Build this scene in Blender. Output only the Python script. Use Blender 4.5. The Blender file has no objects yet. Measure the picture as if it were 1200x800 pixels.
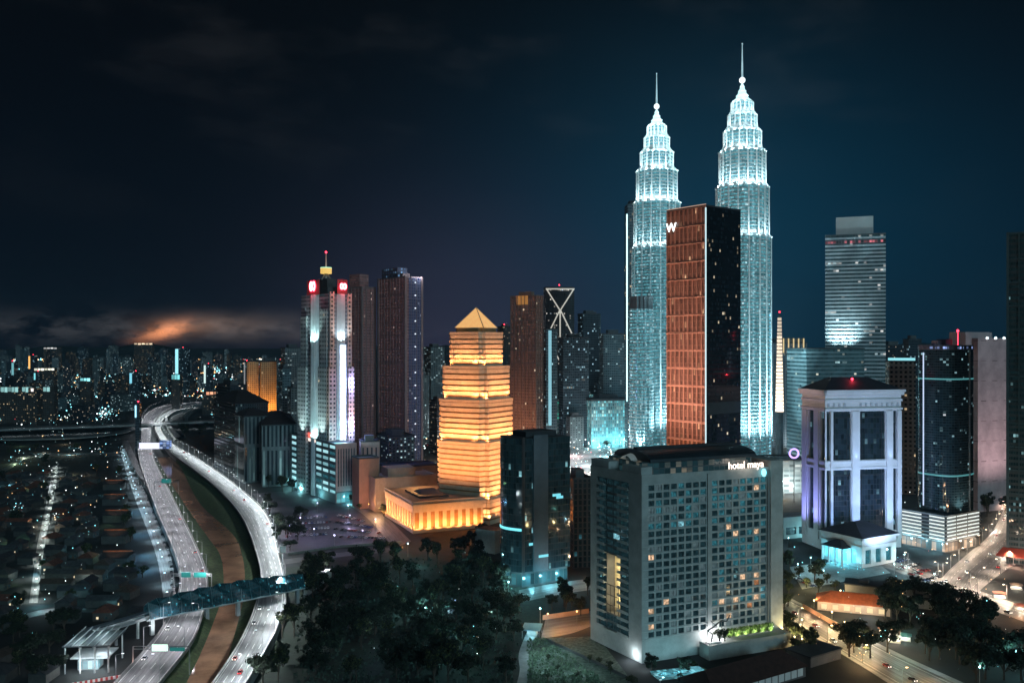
import bpy, math, random
from mathutils import Vector, Matrix
R = math.radians
SC = bpy.context.scene
COL = SC.collection
F, H, HOR = 1050.0, 150.0, 403.0      # focal length in photo pixels, eye height in metres, horizon row

# ------------------------------------------------------------------ camera
cd = bpy.data.cameras.new('camera')
cam = bpy.data.objects.new('camera', cd)
COL.objects.link(cam)
cam.location = (0, 0, H)
cam.rotation_euler = (R(90), 0, 0)
cd.sensor_width = 36.0
cd.lens = 36.0 * F / 1200.0
cd.shift_y = (HOR - 400.0) / 1200.0
cd.clip_start = 1.0
cd.clip_end = 60000.0
SC.camera = cam
SC.view_settings.view_transform = 'Standard'
SC.view_settings.look = 'None'
SC.view_settings.exposure = 0.40
SC.view_settings.gamma = 1.0
SC.cycles.max_bounces = 4
SC.cycles.diffuse_bounces = 2
SC.cycles.glossy_bounces = 2
SC.cycles.transparent_max_bounces = 6
SC.cycles.sample_clamp_indirect = 4.0
SC.cycles.sample_clamp_direct = 0.0
SC.cycles.caustics_reflective = False
SC.cycles.caustics_refractive = False
SC.cycles.use_denoising = True
SC.cycles.use_adaptive_sampling = True

# ------------------------------------------------------------------ node helpers
def vn(nt, op, a, b=None, c=None):
    n = nt.nodes.new('ShaderNodeMath'); n.operation = op
    for i, x in enumerate((a, b, c)):
        if x is None: continue
        if isinstance(x, (int, float)): n.inputs[i].default_value = x
        else: nt.links.new(x, n.inputs[i])
    return n.outputs[0]

def mixc(nt, fac, a, b, mode='MIX'):
    n = nt.nodes.new('ShaderNodeMix'); n.data_type = 'RGBA'; n.blend_type = mode
    for s, x in ((n.inputs[0], fac), (n.inputs[6], a), (n.inputs[7], b)):
        if isinstance(x, (int, float)): s.default_value = x
        elif isinstance(x, (tuple, list)): s.default_value = (*x[:3], 1)
        else: nt.links.new(x, s)
    return n.outputs[2]

def noise(nt, vec, scale, detail=3, rough=.55):
    n = nt.nodes.new('ShaderNodeTexNoise')
    n.inputs['Scale'].default_value = scale; n.inputs['Detail'].default_value = detail
    n.inputs['Roughness'].default_value = rough
    if vec is not None: nt.links.new(vec, n.inputs['Vector'])
    return n.outputs['Fac']

def ramp(nt, x, a, b):
    n = nt.nodes.new('ShaderNodeMapRange'); n.interpolation_type = 'SMOOTHSTEP'
    n.inputs[1].default_value = a; n.inputs[2].default_value = b
    nt.links.new(x, n.inputs[0])
    return n.outputs[0]

# ------------------------------------------------------------------ world: night sky over a lit city
w = bpy.data.worlds.new('World'); SC.world = w; w.use_nodes = True
nt = w.node_tree; nt.nodes.clear()
tc = nt.nodes.new('ShaderNodeTexCoord')
sp = nt.nodes.new('ShaderNodeSeparateXYZ'); nt.links.new(tc.outputs['Generated'], sp.inputs[0])
az = vn(nt, 'ARCTAN2', sp.outputs[0], sp.outputs[1])
el = vn(nt, 'ARCSINE', sp.outputs[2])
def gauss(a0, sa, e0, se):
    p = vn(nt, 'POWER', vn(nt, 'ABSOLUTE', vn(nt, 'DIVIDE', vn(nt, 'SUBTRACT', az, a0), sa)), 2.0)
    q = vn(nt, 'POWER', vn(nt, 'ABSOLUTE', vn(nt, 'DIVIDE', vn(nt, 'SUBTRACT', el, e0), se)), 2.0)
    return vn(nt, 'EXPONENT', vn(nt, 'MULTIPLY', vn(nt, 'ADD', p, q), -1.0))
def add(a, fac, c):
    return mixc(nt, 1.0, a, mixc(nt, fac, (0, 0, 0), c), 'ADD')
cv = nt.nodes.new('ShaderNodeCombineXYZ')
nt.links.new(az, cv.inputs[0]); nt.links.new(vn(nt, 'MULTIPLY', el, 2.4), cv.inputs[1])
cl1 = noise(nt, cv.outputs[0], 5.0, 6, .55)
cl2 = noise(nt, cv.outputs[0], 13.0, 7, .6); cl3 = noise(nt, cv.outputs[0], 20.0, 8, .62)
sky = mixc(nt, ramp(nt, el, 0.0, .42), (.0008, .0026, .0064), (.0008, .0013, .0022))
sky = add(sky, gauss(.22, .26, .10, .20), (.0000, .0175, .0350))
sky = add(sky, gauss(-.06, .17, .00, .13), (.0170, .0120, .0250))
sky = add(sky, gauss(.55, .30, .04, .18), (.0000, .0040, .0085))
sky = add(sky, vn(nt, 'MULTIPLY', ramp(nt, cl1, .48, .75), ramp(nt, el, .06, .35)), (.0060, .0062, .0066))
lowband = vn(nt, 'MULTIPLY', gauss(-.42, .24, .016, .014), ramp(nt, cl3, .40, .62))
sky = add(sky, lowband, (.034, .034, .036))
lowband2 = vn(nt, 'MULTIPLY', gauss(-.28, .08, .018, .014), ramp(nt, cl2, .30, .60))
sky = add(sky, lowband2, (.046, .039, .035))
glow = vn(nt, 'MULTIPLY', gauss(vn(nt, 'MULTIPLY_ADD', el, 1.3, -.386), .0175, .0135, .0095), ramp(nt, noise(nt, cv.outputs[0], 34.0, 6, .65), .28, .60))
sky = add(sky, glow, (.95, .32, .12))
glow2 = vn(nt, 'MULTIPLY', gauss(-.335, .05, .019, .010), ramp(nt, cl2, .30, .6))
sky = add(sky, glow2, (.11, .06, .037))
bg = nt.nodes.new('ShaderNodeBackground'); nt.links.new(sky, bg.inputs[0]); bg.inputs[1].default_value = 1.0
ns = nt.nodes.new('ShaderNodeTexSky'); ns.sky_type = 'NISHITA'; ns.sun_disc = False
ns.sun_elevation = R(17); ns.sun_rotation = R(152)
bg2 = nt.nodes.new('ShaderNodeBackground'); nt.links.new(ns.outputs[0], bg2.inputs[0]); bg2.inputs[1].default_value = 0.00012
ad = nt.nodes.new('ShaderNodeAddShader'); nt.links.new(bg.outputs[0], ad.inputs[0]); nt.links.new(bg2.outputs[0], ad.inputs[1])
wo = nt.nodes.new('ShaderNodeOutputWorld'); nt.links.new(ad.outputs[0], wo.inputs[0])

# soft low sun added as ambient city glow, from behind right of viewer
sl = bpy.data.lights.new('city_glow_fill', 'SUN'); sl.energy = 0.60; sl.angle = R(14); sl.color = (.46, .85, 1.0)
so = bpy.data.objects.new('city_glow_fill', sl); COL.objects.link(so)
_d = Vector((-math.sin(R(152 - 180)) * -1.0, 0, 0))
sun_dir = Vector((math.sin(R(152)) * math.cos(R(17)), math.cos(R(152)) * math.cos(R(17)), math.sin(R(17))))
so.rotation_euler = sun_dir.to_track_quat('Z', 'Y').to_euler()

# ------------------------------------------------------------------ placing: ground plan read from the photo, in metres
def gy(py, z=0.0): return (H - z) * F / (py - HOR)
def P(px, py, z=0.0):
    y = gy(py, z); return ((px - 600.0) / F * y, y)
def X(px, Y): return (px - 600.0) / F * Y
def Z(py, Y): return H - (py - HOR) / F * Y

# ------------------------------------------------------------------ mesh builder
class MB:
    def __init__(s): s.v = []; s.ix = {}; s.f = []; s.m = []; s.uv = []
    def _i(s, p):
        k = (round(p[0], 4), round(p[1], 4), round(p[2], 4)); i = s.ix.get(k)
        if i is None: i = s.ix[k] = len(s.v); s.v.append(k)
        return i
    def face(s, pts, m=0, uv=None):
        ids = [s._i(p) for p in pts]
        if len(set(ids)) < 3: return
        if len(set(ids)) < len(ids):
            keep = [j for j in range(len(ids)) if ids[j] != ids[j - 1]]
            ids = [ids[j] for j in keep]; uv = [uv[j] for j in keep] if uv else None
        s.f.append(ids); s.m.append(m); s.uv.append(uv or [(0.0, 0.0)] * len(ids))
    def prism(s, poly, z0, z1, m=0, mt=None, poly2=None, cell=None, bottom=True, top=True, useed=0):
        """side walls with UV in metres (snapped to whole cells), top and bottom caps"""
        p2 = poly2 or poly; n = len(poly)
        for i in range(n):
            a, b = poly[i], poly[(i + 1) % n]; c, d = p2[(i + 1) % n], p2[i]
            L = math.hypot(b[0] - a[0], b[1] - a[1]); h = z1 - z0; u1, v1 = L, h
            if cell: u1 = max(1, round(L / cell[0])) * cell[0]; v1 = max(1, round(h / cell[1])) * cell[1]
            o = (useed + i * 37) * (cell[0] if cell else 1.0)
            s.face([(a[0], a[1], z0), (b[0], b[1], z0), (c[0], c[1], z1), (d[0], d[1], z1)], m, [(o, 0), (o + u1, 0), (o + u1, v1), (o, v1)])
        mt = m if mt is None else mt
        if top: s.face([(p[0], p[1], z1) for p in p2], mt, [(p[0], p[1]) for p in p2])
        if bottom: s.face([(p[0], p[1], z0) for p in reversed(poly)], mt, [(p[0], p[1]) for p in reversed(poly)])
    def box(s, x0, x1, y0, y1, z0, z1, m=0, mt=None, cell=None, useed=0):
        s.prism([(x0, y0), (x1, y0), (x1, y1), (x0, y1)], z0, z1, m, mt, cell=cell, useed=useed)
    def tube(s, a, b, r0, r1=None, n=6, m=0):
        a, b = Vector(a), Vector(b); r1 = r0 if r1 is None else r1
        d = (b - a).normalized(); u = d.orthogonal().normalized(); v = d.cross(u)
        A = [a + (u * math.cos(t) + v * math.sin(t)) * r0 for t in [2 * math.pi * i / n for i in range(n)]]
        B = [b + (u * math.cos(t) + v * math.sin(t)) * r1 for t in [2 * math.pi * i / n for i in range(n)]]
        for i in range(n): s.face([A[i], A[(i + 1) % n], B[(i + 1) % n], B[i]], m)
        s.face(A[::-1], m); s.face(B, m)
    def ball(s, c, r, n=10, k=6, m=0, sz=1.0):
        rows = []
        for j in range(k + 1):
            t = math.pi * j / k
            rows.append([(c[0] + r * math.sin(t) * math.cos(2 * math.pi * i / n), c[1] + r * math.sin(t) * math.sin(2 * math.pi * i / n), c[2] - r * sz * math.cos(t)) for i in range(n)])
        for j in range(k):
            for i in range(n): s.face([rows[j][i], rows[j][(i + 1) % n], rows[j + 1][(i + 1) % n], rows[j + 1][i]], m)
    def mesh(s, name, mats):
        me = bpy.data.meshes.new(name); me.from_pydata(s.v, [], s.f)
        for m in (mats if isinstance(mats, (list, tuple)) else [mats]): me.materials.append(m)
        me.polygons.foreach_set('material_index', s.m)
        uvl = me.uv_layers.new(name='UVMap'); flat = [c for fc in s.uv for p in fc for c in p]
        uvl.data.foreach_set('uv', flat); me.update(); return me
    def build(s, name, mats, parent=None, loc=None, rz=0.0):
        o = bpy.data.objects.new(name, s.mesh(name, mats)); COL.objects.link(o)
        if parent is not None: o.parent = parent
        if loc is not None: o.location = loc
        o.rotation_euler.z = rz; return o

def tag(o, label, cat, group=None):
    o['label'] = label; o['category'] = cat
    if group: o['group'] = group
    return o
def thing(name, label, cat, loc=(0, 0, 0), rz=0.0, group=None):
    o = bpy.data.objects.new(name, None); COL.objects.link(o); o.location = loc; o.rotation_euler.z = rz
    o.empty_display_size = .5
    return tag(o, label, cat, group)
def struct(o, kind='structure'): o['kind'] = kind; return o
def copy_tree(o, parent=None):
    c = o.copy(); COL.objects.link(c)
    if parent is not None: c.parent = parent
    for ch in list(o.children): copy_tree(ch, c)
    return c

# ------------------------------------------------------------------ materials
MATS = {}
def mat(name, col, rough=.8, metal=0.0, var=.25, vs=.15, em=None, es=0.0, bump=0.0, sample=True):
    if name in MATS: return MATS[name]
    m = bpy.data.materials.new(name); m.use_nodes = True; t = m.node_tree; b = t.nodes['Principled BSDF']
    if var:
        c = t.nodes.new('ShaderNodeTexCoord')
        f = noise(t, c.outputs['Object'], vs, 6, .65)
        a = tuple(x * (1 - var) for x in col); d = tuple(min(1, x * (1 + var)) for x in col)
        t.links.new(mixc(t, ramp(t, f, .3, .7), a, d), b.inputs['Base Color'])
        if bump:
            bp = t.nodes.new('ShaderNodeBump'); bp.inputs['Strength'].default_value = bump
            t.links.new(noise(t, c.outputs['Object'], vs * 8, 4), bp.inputs['Height']); t.links.new(bp.outputs[0], b.inputs['Normal'])
    else: b.inputs['Base Color'].default_value = (*col, 1)
    if em and name.startswith('pane'):
        c = t.nodes.new('ShaderNodeTexCoord'); t.links.new(mixc(t, ramp(t, noise(t, c.outputs['Object'], .9, 3, .6), .35, .68), tuple(x * .25 for x in em), tuple(x * 1.5 for x in em)), b.inputs['Emission Color'])
    b.inputs['Roughness'].default_value = rough; b.inputs['Metallic'].default_value = metal
    if em: b.inputs['Emission Color'].default_value = (*em, 1)
    if em: b.inputs['Emission Strength'].default_value = es
    if not sample: m.cycles.emission_sampling = 'NONE'
    MATS[name] = m; return m
def glow_mat(name, col, s, sample=False): return mat(name, (.05, .05, .05), .6, var=0, em=col, es=s, sample=sample)

def facade(name, wall, glass=(.015, .022, .03), cw=3.0, ch=3.6, fw=.7, fh=.55, lit=.12, c1=(1, .72, .42), c2=(.55, .9, 1), st=.9, row=0.0, rough=.12,
           dim=0.0, dimc=(.2, .6, .7), rib=0.0, wrough=.75, metal=0.0, spec=.5):
    """wall with a grid of windows; a share LIT of them (and of whole floors, ROW) has its lights on"""
    if name in MATS: return MATS[name]
    m = bpy.data.materials.new(name); m.use_nodes = True; t = m.node_tree; b = t.nodes['Principled BSDF']
    uv = t.nodes.new('ShaderNodeUVMap'); s = t.nodes.new('ShaderNodeSeparateXYZ'); t.links.new(uv.outputs[0], s.inputs[0])
    u = vn(t, 'DIVIDE', s.outputs[0], cw); v = vn(t, 'DIVIDE', s.outputs[1], ch)
    fu, fv = vn(t, 'FLOOR', u), vn(t, 'FLOOR', v); ru, rv = vn(t, 'FRACT', u), vn(t, 'FRACT', v)
    mu = vn(t, 'LESS_THAN', vn(t, 'ABSOLUTE', vn(t, 'SUBTRACT', ru, .5)), fw / 2)
    mv = vn(t, 'LESS_THAN', vn(t, 'ABSOLUTE', vn(t, 'SUBTRACT', rv, .5)), fh / 2)
    win = vn(t, 'MULTIPLY', mu, mv)
    k = t.nodes.new('ShaderNodeCombineXYZ'); t.links.new(fu, k.inputs[0]); t.links.new(fv, k.inputs[1]); k.inputs[2].default_value = (len(MATS) * 7.31) % 97
    oi = t.nodes.new('ShaderNodeObjectInfo')
    kz = vn(t, 'MULTIPLY_ADD', oi.outputs['Random'], 311.0, (len(MATS) * 7.31) % 97); t.links.new(kz, k.inputs[2])
    wn = t.nodes.new('ShaderNodeTexWhiteNoise'); wn.noise_dimensions = '3D'; t.links.new(k.outputs[0], wn.inputs[0])
    k2 = t.nodes.new('ShaderNodeCombineXYZ'); t.links.new(fv, k2.inputs[1]); t.links.new(kz, k2.inputs[2])
    t.links.new(vn(t, 'FLOOR', vn(t, 'DIVIDE', fu, 6.0)), k2.inputs[0])
    wr = t.nodes.new('ShaderNodeTexWhiteNoise'); wr.noise_dimensions = '3D'; t.links.new(k2.outputs[0], wr.inputs[0])
    on = vn(t, 'LESS_THAN', wn.outputs[0], lit)
    if row: on = vn(t, 'MAXIMUM', on, vn(t, 'MULTIPLY', vn(t, 'LESS_THAN', wr.outputs[0], row), vn(t, 'LESS_THAN', wn.outputs[0], .8)))
    cs = t.nodes.new('ShaderNodeSeparateColor'); t.links.new(wn.outputs[1], cs.inputs[0])
    br = vn(t, 'MULTIPLY_ADD', vn(t, 'POWER', cs.outputs[1], 2.0), .9, .15)
    blind = vn(t, 'MULTIPLY_ADD', vn(t, 'GREATER_THAN', vn(t, 'ADD', rv, vn(t, 'MULTIPLY', cs.outputs[2], .6)), .75), -.45, 1.0)
    est = vn(t, 'MULTIPLY', vn(t, 'MULTIPLY', on, vn(t, 'MULTIPLY', br, blind)), st)
    ecol = mixc(t, vn(t, 'GREATER_THAN', cs.outputs[0], .5), c1, c2)
    emis = mixc(t, 1.0, (0, 0, 0), ecol)
    sc = t.nodes.new('ShaderNodeVectorMath'); sc.operation = 'SCALE'; t.links.new(ecol, sc.inputs[0]); t.links.new(est, sc.inputs[3])
    tot = sc.outputs[0]
    if dim:
        dd = vn(t, 'MULTIPLY', vn(t, 'MULTIPLY_ADD', cs.outputs[2], .9, .3), dim)
        s2 = t.nodes.new('ShaderNodeVectorMath'); s2.operation = 'SCALE'; s2.inputs[0].default_value = dimc; t.links.new(dd, s2.inputs[3])
        a2 = t.nodes.new('ShaderNodeVectorMath'); t.links.new(tot, a2.inputs[0]); t.links.new(s2.outputs[0], a2.inputs[1]); tot = a2.outputs[0]
    s3 = t.nodes.new('ShaderNodeVectorMath'); s3.operation = 'SCALE'; t.links.new(tot, s3.inputs[0]); t.links.new(win, s3.inputs[3])
    t.links.new(s3.outputs[0], b.inputs['Emission Color']); b.inputs['Emission Strength'].default_value = 1.0
    c = t.nodes.new('ShaderNodeTexCoord'); f = noise(t, c.outputs['Object'], .06, 6, .7)
    wc = mixc(t, ramp(t, f, .3, .7), tuple(x * .75 for x in wall), tuple(min(1, x * 1.2) for x in wall))
    if rib: wc = mixc(t, vn(t, 'LESS_THAN', vn(t, 'FRACT', vn(t, 'DIVIDE', s.outputs[1], ch)), rib), wc, tuple(x * .35 for x in wall))
    gv = mixc(t, cs.outputs[1], tuple(x * .5 for x in glass), tuple(x * 1.6 for x in glass))
    t.links.new(mixc(t, win, wc, gv), b.inputs['Base Color'])
    t.links.new(vn(t, 'MULTIPLY_ADD', win, rough - wrough, wrough), b.inputs['Roughness'])
    b.inputs['Metallic'].default_value = metal; b.inputs['Specular IOR Level'].default_value = spec
    m.cycles.emission_sampling = 'NONE'
    MATS[name] = m; return m

CONC = mat('concrete_grey', (.22, .22, .22), .85)
ROOFD = mat('roof_dark', (.045, .045, .05), .85, vs=.08)
ROOFM = mat('roof_grey', (.10, .10, .105), .85, vs=.08)
STEEL = mat('steel_grey', (.25, .26, .27), .4, .6, var=.1)
DARK = mat('dark_metal', (.03, .03, .035), .5, .3, var=.1)
WHITEW = mat('white_wall', (.62, .62, .60), .75, vs=.05, var=.12)
RED = glow_mat('red_beacon', (1, .03, .06), 6.0)
WLED = glow_mat('white_led', (.75, .95, 1), 3.0)

# ------------------------------------------------------------------ lights (most belong to lamps or floodlights; some unseen ones are added as fill)
LD = {}
def light(kind, power, col, loc, target=None, size=.6, angle=120, blend=.6, parent=None):
    key = (kind, round(power, 1), col, size, angle)
    l = LD.get(key)
    if l is None:
        l = LD[key] = bpy.data.lights.new('lamp_light', kind); l.energy = power; l.color = col
        l.shadow_soft_size = size
        if kind == 'SPOT': l.spot_size = R(angle); l.spot_blend = blend
    o = bpy.data.objects.new('lamp_light', l); COL.objects.link(o)
    if parent is not None: o.parent = parent
    o.location = loc
    if target is not None: o.rotation_euler = (Vector(loc) - Vector(target)).to_track_quat('Z', 'Y').to_euler()
    return o
COOL, TEAL, WARM, ORNG, BLUE = (.8, .95, 1), (.35, .9, 1), (1, .75, .45), (1, .42, .12), (.35, .45, 1)

# ------------------------------------------------------------------ building frames
class Frame:
    """a rectangular plan standing on a corner nearest the viewer: local x runs along the right face, y away along the left face"""
    def __init__(s, pxc, Y, pxl, pxr, a, M=None, L=None):
        a = R(a); cx, cy = X(pxc, Y), Y; t = (pxr - 600) / F; q = (pxl - 600) / F
        s.L = L or (t * cy - cx) / (math.cos(a) - t * math.sin(a))
        s.M = M or max(4.0, (cx - q * cy) / max(.05, math.sin(a) + q * math.cos(a)))
        s.a = a; s.c = (cx, cy)
    def th(s, name, label, cat, group=None):
        return thing(name, label, cat, (s.c[0], s.c[1], 0), s.a, group)
    def w(s, x, y, z=0.0):
        return (s.c[0] + x * math.cos(s.a) - y * math.sin(s.a), s.c[1] + x * math.sin(s.a) + y * math.cos(s.a), z)

class Face:
    """local face coordinates: along, outward depth d (positive = into the building), height"""
    def __init__(s, o, d, n): s.o, s.d, s.n = o, d, n
    def __call__(s, a, z, d=0.0): return (s.o[0] + s.d[0] * a + s.n[0] * d, s.o[1] + s.d[1] * a + s.n[1] * d, z)
def faces(L, M):
    return {'front': Face((0, 0), (1, 0), (0, 1)), 'left': Face((0, M), (0, -1), (1, 0)), 'right': Face((L, 0), (0, 1), (-1, 0)), 'back': Face((L, M), (-1, 0), (0, -1))}
def holes(mb, fc, L, z0, z1, ops, depth=.4, m=0):
    """a wall L wide pierced by openings (a0, a1, za, zb), with reveals"""
    xs = sorted({0.0, L} | {o[0] for o in ops} | {o[1] for o in ops}); zs = sorted({z0, z1} | {o[2] for o in ops} | {o[3] for o in ops})
    for i in range(len(xs) - 1):
        for j in range(len(zs) - 1):
            x, z = (xs[i] + xs[i + 1]) / 2, (zs[j] + zs[j + 1]) / 2
            if any(o[0] < x < o[1] and o[2] < z < o[3] for o in ops): continue
            mb.face([fc(xs[i], zs[j]), fc(xs[i + 1], zs[j]), fc(xs[i + 1], zs[j + 1]), fc(xs[i], zs[j + 1])], m, [(xs[i], zs[j]), (xs[i + 1], zs[j]), (xs[i + 1], zs[j + 1]), (xs[i], zs[j + 1])])
    for a0, a1, za, zb in ops:
        for p, q in (((a0, za), (a1, za)), ((a1, za), (a1, zb)), ((a1, zb), (a0, zb)), ((a0, zb), (a0, za))):
            mb.face([fc(p[0], p[1]), fc(q[0], q[1]), fc(q[0], q[1], depth), fc(p[0], p[1], depth)], m)
def fquad(mb, fc, a0, a1, za, zb, d, m=0):
    mb.face([fc(a0, za, d), fc(a1, za, d), fc(a1, zb, d), fc(a0, zb, d)], m, [(0, 0), (a1 - a0, 0), (a1 - a0, zb - za), (0, zb - za)])
def fbox(mb, fc, a0, a1, za, zb, d0, d1, m=0, uvs=False):
    p = [fc(a0, za, d0), fc(a1, za, d0), fc(a1, za, d1), fc(a0, za, d1)]; q = [fc(a0, zb, d0), fc(a1, zb, d0), fc(a1, zb, d1), fc(a0, zb, d1)]
    for i in range(4):
        j = (i + 1) % 4; ln = math.dist(p[i], p[j])
        mb.face([p[i], p[j], q[j], q[i]], m, [(0, 0), (ln, 0), (ln, zb - za), (0, zb - za)])
    mb.face(q, m); mb.face(p[::-1], m)
def text_mesh(name, body, size, m, extrude=.15):
    cu = bpy.data.curves.new('lettering', 'FONT'); cu.body = body; cu.size = size; cu.extrude = extrude; cu.align_x = 'CENTER'
    o = bpy.data.objects.new('lettering', cu); COL.objects.link(o)
    dg = bpy.context.evaluated_depsgraph_get(); me = bpy.data.meshes.new_from_object(o.evaluated_get(dg))
    bpy.data.objects.remove(o); me.name = name; me.materials.clear(); me.materials.append(m); return me
def put_text(name, body, size, m, parent, fc, a, z, d=-.4):
    """lettering standing on a face"""
    o = bpy.data.objects.new(name, text_mesh(name, body, size, m)); COL.objects.link(o); o.parent = parent
    ex, ez, ey = Vector((fc.d[0], fc.d[1], 0)), Vector((0, 0, 1)), None
    mt = Matrix((ex, ez, ex.cross(ez))).transposed().to_4x4(); mt.translation = Vector(fc(a, z, d)); o.matrix_local = mt; return o
# ================================================================== the setting: ground, hills, river, roads
def catmull(pts, n):
    out = []
    for i in range(len(pts) - 1):
        p0, p1, p2, p3 = pts[max(i - 1, 0)], pts[i], pts[i + 1], pts[min(i + 2, len(pts) - 1)]
        for k in range(n):
            t = k / n
            out.append(tuple(.5 * (2 * b + (c - a) * t + (2 * a - 5 * b + 4 * c - d) * t * t + (3 * b - a - 3 * c + d) * t ** 3) for a, b, c, d in zip(p0, p1, p2, p3)))
    out.append(tuple(pts[-1])); return out
def resample(pl, n):
    d = [0]
    for i in range(1, len(pl)): d.append(d[-1] + math.dist(pl[i], pl[i - 1]))
    out = []; j = 0
    for k in range(n + 1):
        s = d[-1] * k / n
        while j < len(pl) - 2 and d[j + 1] < s: j += 1
        t = (s - d[j]) / max(1e-9, d[j + 1] - d[j]); out.append(tuple(a + (b - a) * t for a, b in zip(pl[j], pl[j + 1])))
    return out
def edges(rows, z):
    """two edge lines read from the photo, smoothed, as ground positions at height z"""
    A = catmull([P(*a, z) for a, b in rows], 8); B = catmull([P(*b, z) for a, b in rows], 8)
    return A, B
def ribbon(name, A, B, zA, zB, m, skirt=None, kind='structure'):
    mb = MB(); L = 0
    for i in range(len(A) - 1):
        dl = math.dist(A[i], A[i + 1]); W = math.dist(A[i], B[i])
        mb.face([(*A[i], zA), (*B[i], zB), (*B[i + 1], zB), (*A[i + 1], zA)], 0, [(0, L), (W, L), (W, L + dl), (0, L + dl)])
        if skirt is not None:
            mb.face([(*A[i], zA), (*A[i + 1], zA), (*A[i + 1], skirt), (*A[i], skirt)], 1); mb.face([(*B[i], zB), (*B[i + 1], zB), (*B[i + 1], skirt), (*B[i], skirt)], 1)
        L += dl
    o = mb.build(name, [m, CONC]); o['kind'] = kind; return o
def parapet(A, z, label, side):
    """low concrete wall along a road edge"""
    mb = MB(); n = len(A); off = []
    for i in range(n):
        d = Vector(A[min(i + 1, n - 1)]) - Vector(A[max(i - 1, 0)]); d.normalize(); off.append((A[i][0] - d.y * .35 * side, A[i][1] + d.x * .35 * side))
    for i in range(n - 1):
        a, b, c, d = A[i], A[i + 1], off[i + 1], off[i]
        for q in (((*a, z), (*b, z), (*b, z + 1.1), (*a, z + 1.1)), ((*d, z), (*c, z), (*c, z + 1.1), (*d, z + 1.1)), ((*a, z + 1.1), (*b, z + 1.1), (*c, z + 1.1), (*d, z + 1.1))): mb.face(list(q))
    o = mb.build('parapet_wall', mat('parapet_concrete', (.26, .25, .24), .85, vs=.3)); return tag(o, label, 'wall', 'parapet walls along the raised roads')
def marks(name, A, B, z, frac, dash=None, w=.22, m=None):
    """painted line at a fraction of the road's width; dash = (on, off) metres"""
    line = resample([tuple(a + (b - a) * frac for a, b in zip(p, q)) for p, q in zip(A, B)], 260); mb = MB(); s = 0
    for i in range(len(line) - 1):
        a, b = Vector(line[i]), Vector(line[i + 1]); L = (b - a).length; s += L
        if L < 1e-6 or dash and (s % (dash[0] + dash[1])) > dash[0]: continue
        n = Vector((-(b - a).y, (b - a).x)).normalized() * w / 2
        mb.face([(*(a - n), z), (*(b - n), z), (*(b + n), z), (*(a + n), z)])
    o = mb.build(name, m or mat('road_paint', (.72, .72, .70), .7, var=.1)); o['kind'] = 'structure'; return o
def patch(name, px, z, m, kind='structure'):
    mb = MB(); mb.face([(*P(x, y), z) for x, y in px]); o = mb.build(name, m); o['kind'] = kind; return o

ASPH = mat('asphalt', (.055, .055, .058), .75, vs=.12, var=.3)
def road_mat(name, col):
    """worn asphalt with darker wheel tracks, patches and stains along the lanes"""
    m = bpy.data.materials.new(name); m.use_nodes = True; t = m.node_tree; b = t.nodes['Principled BSDF']; MATS[name] = m
    uv = t.nodes.new('ShaderNodeUVMap'); mp = t.nodes.new('ShaderNodeMapping'); mp.inputs['Scale'].default_value = (.9, .018, 1); t.links.new(uv.outputs[0], mp.inputs[0])
    mp2 = t.nodes.new('ShaderNodeMapping'); mp2.inputs['Scale'].default_value = (.12, .035, 1); t.links.new(uv.outputs[0], mp2.inputs[0])
    f = vn(t, 'ADD', vn(t, 'MULTIPLY', noise(t, mp.outputs[0], 1.0, 5, .6), .55), vn(t, 'MULTIPLY', noise(t, mp2.outputs[0], 1.0, 6, .7), .45))
    t.links.new(mixc(t, ramp(t, f, .36, .64), tuple(x * .45 for x in col), tuple(x * 1.45 for x in col)), b.inputs['Base Color']); b.inputs['Roughness'].default_value = .55; return m
ASPL = road_mat('asphalt_worn', (.155, .152, .155))
ASPP = mat('asphalt_purple', (.042, .034, .045), .7, vs=.05, var=.4)
GRASS = mat('grass_turf', (.035, .06, .018), .95, vs=.4, var=.5)
GRND = mat('ground_soil', (.018, .020, .021), .95, vs=.02, var=.5)
PAVE = mat('paving_pale', (.28, .29, .29), .8, vs=.2, var=.2)

g = MB(); g.face([(-16000, -600, 0), (16000, -600, 0), (16000, 30000, 0), (-16000, 30000, 0)])
struct(g.build('ground', GRND))

hl = MB(); pr = []
for i in range(121):
    x = -7000 + 16000 * i / 120
    pr.append((x, 9500 + 500 * math.sin(i * .7), 95 + 45 * math.sin(i * .31 + 1) + 28 * math.sin(i * .83) + 14 * math.sin(i * 2.3)))
for i in range(120):
    a, b = pr[i], pr[i + 1]
    hl.face([(a[0], a[1] - 1800, -2), (b[0], b[1] - 1800, -2), b, a]); hl.face([a, b, (b[0], b[1] + 1800, -2), (a[0], a[1] + 1800, -2)])
struct(hl.build('hills', mat('hill_forest', (.012, .02, .016), .95, vs=.004, var=.5)))

# the river between its grass banks
LROWS = [((130, 806), (182, 806)), ((178, 753), (224, 753)), ((197, 725), (237, 722)), ((208, 700), (243, 698)), ((211, 675), (242, 672)), ((203, 644), (231, 642)), ((183, 597), (209, 596)),
         ((166, 550), (186, 550)), ((162, 532), (179, 532)), ((162, 508), (177, 508)), ((166, 493), (180, 494)), ((176, 481.5), (189, 484.5)), ((196, 474.4), (204, 478)), ((238, 470.6), (240, 473))]
RROWS = [((246, 806), (285, 806)), ((272, 768), (308, 768)), ((290, 735), (325, 735)), ((302, 700), (335, 700)), ((304, 662), (328, 655)), ((284, 607), (312, 602)), ((256, 574), (278, 570)), ((229, 552), (249, 549)),
         ((208, 537), (226, 534)), ((196, 526), (206, 523)), ((186, 512), (193, 511)), ((182, 500), (188, 500)), ((187, 489), (193, 490.4)), ((203, 479.8), (206, 482.4)), ((226, 475), (228, 477))]
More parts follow.
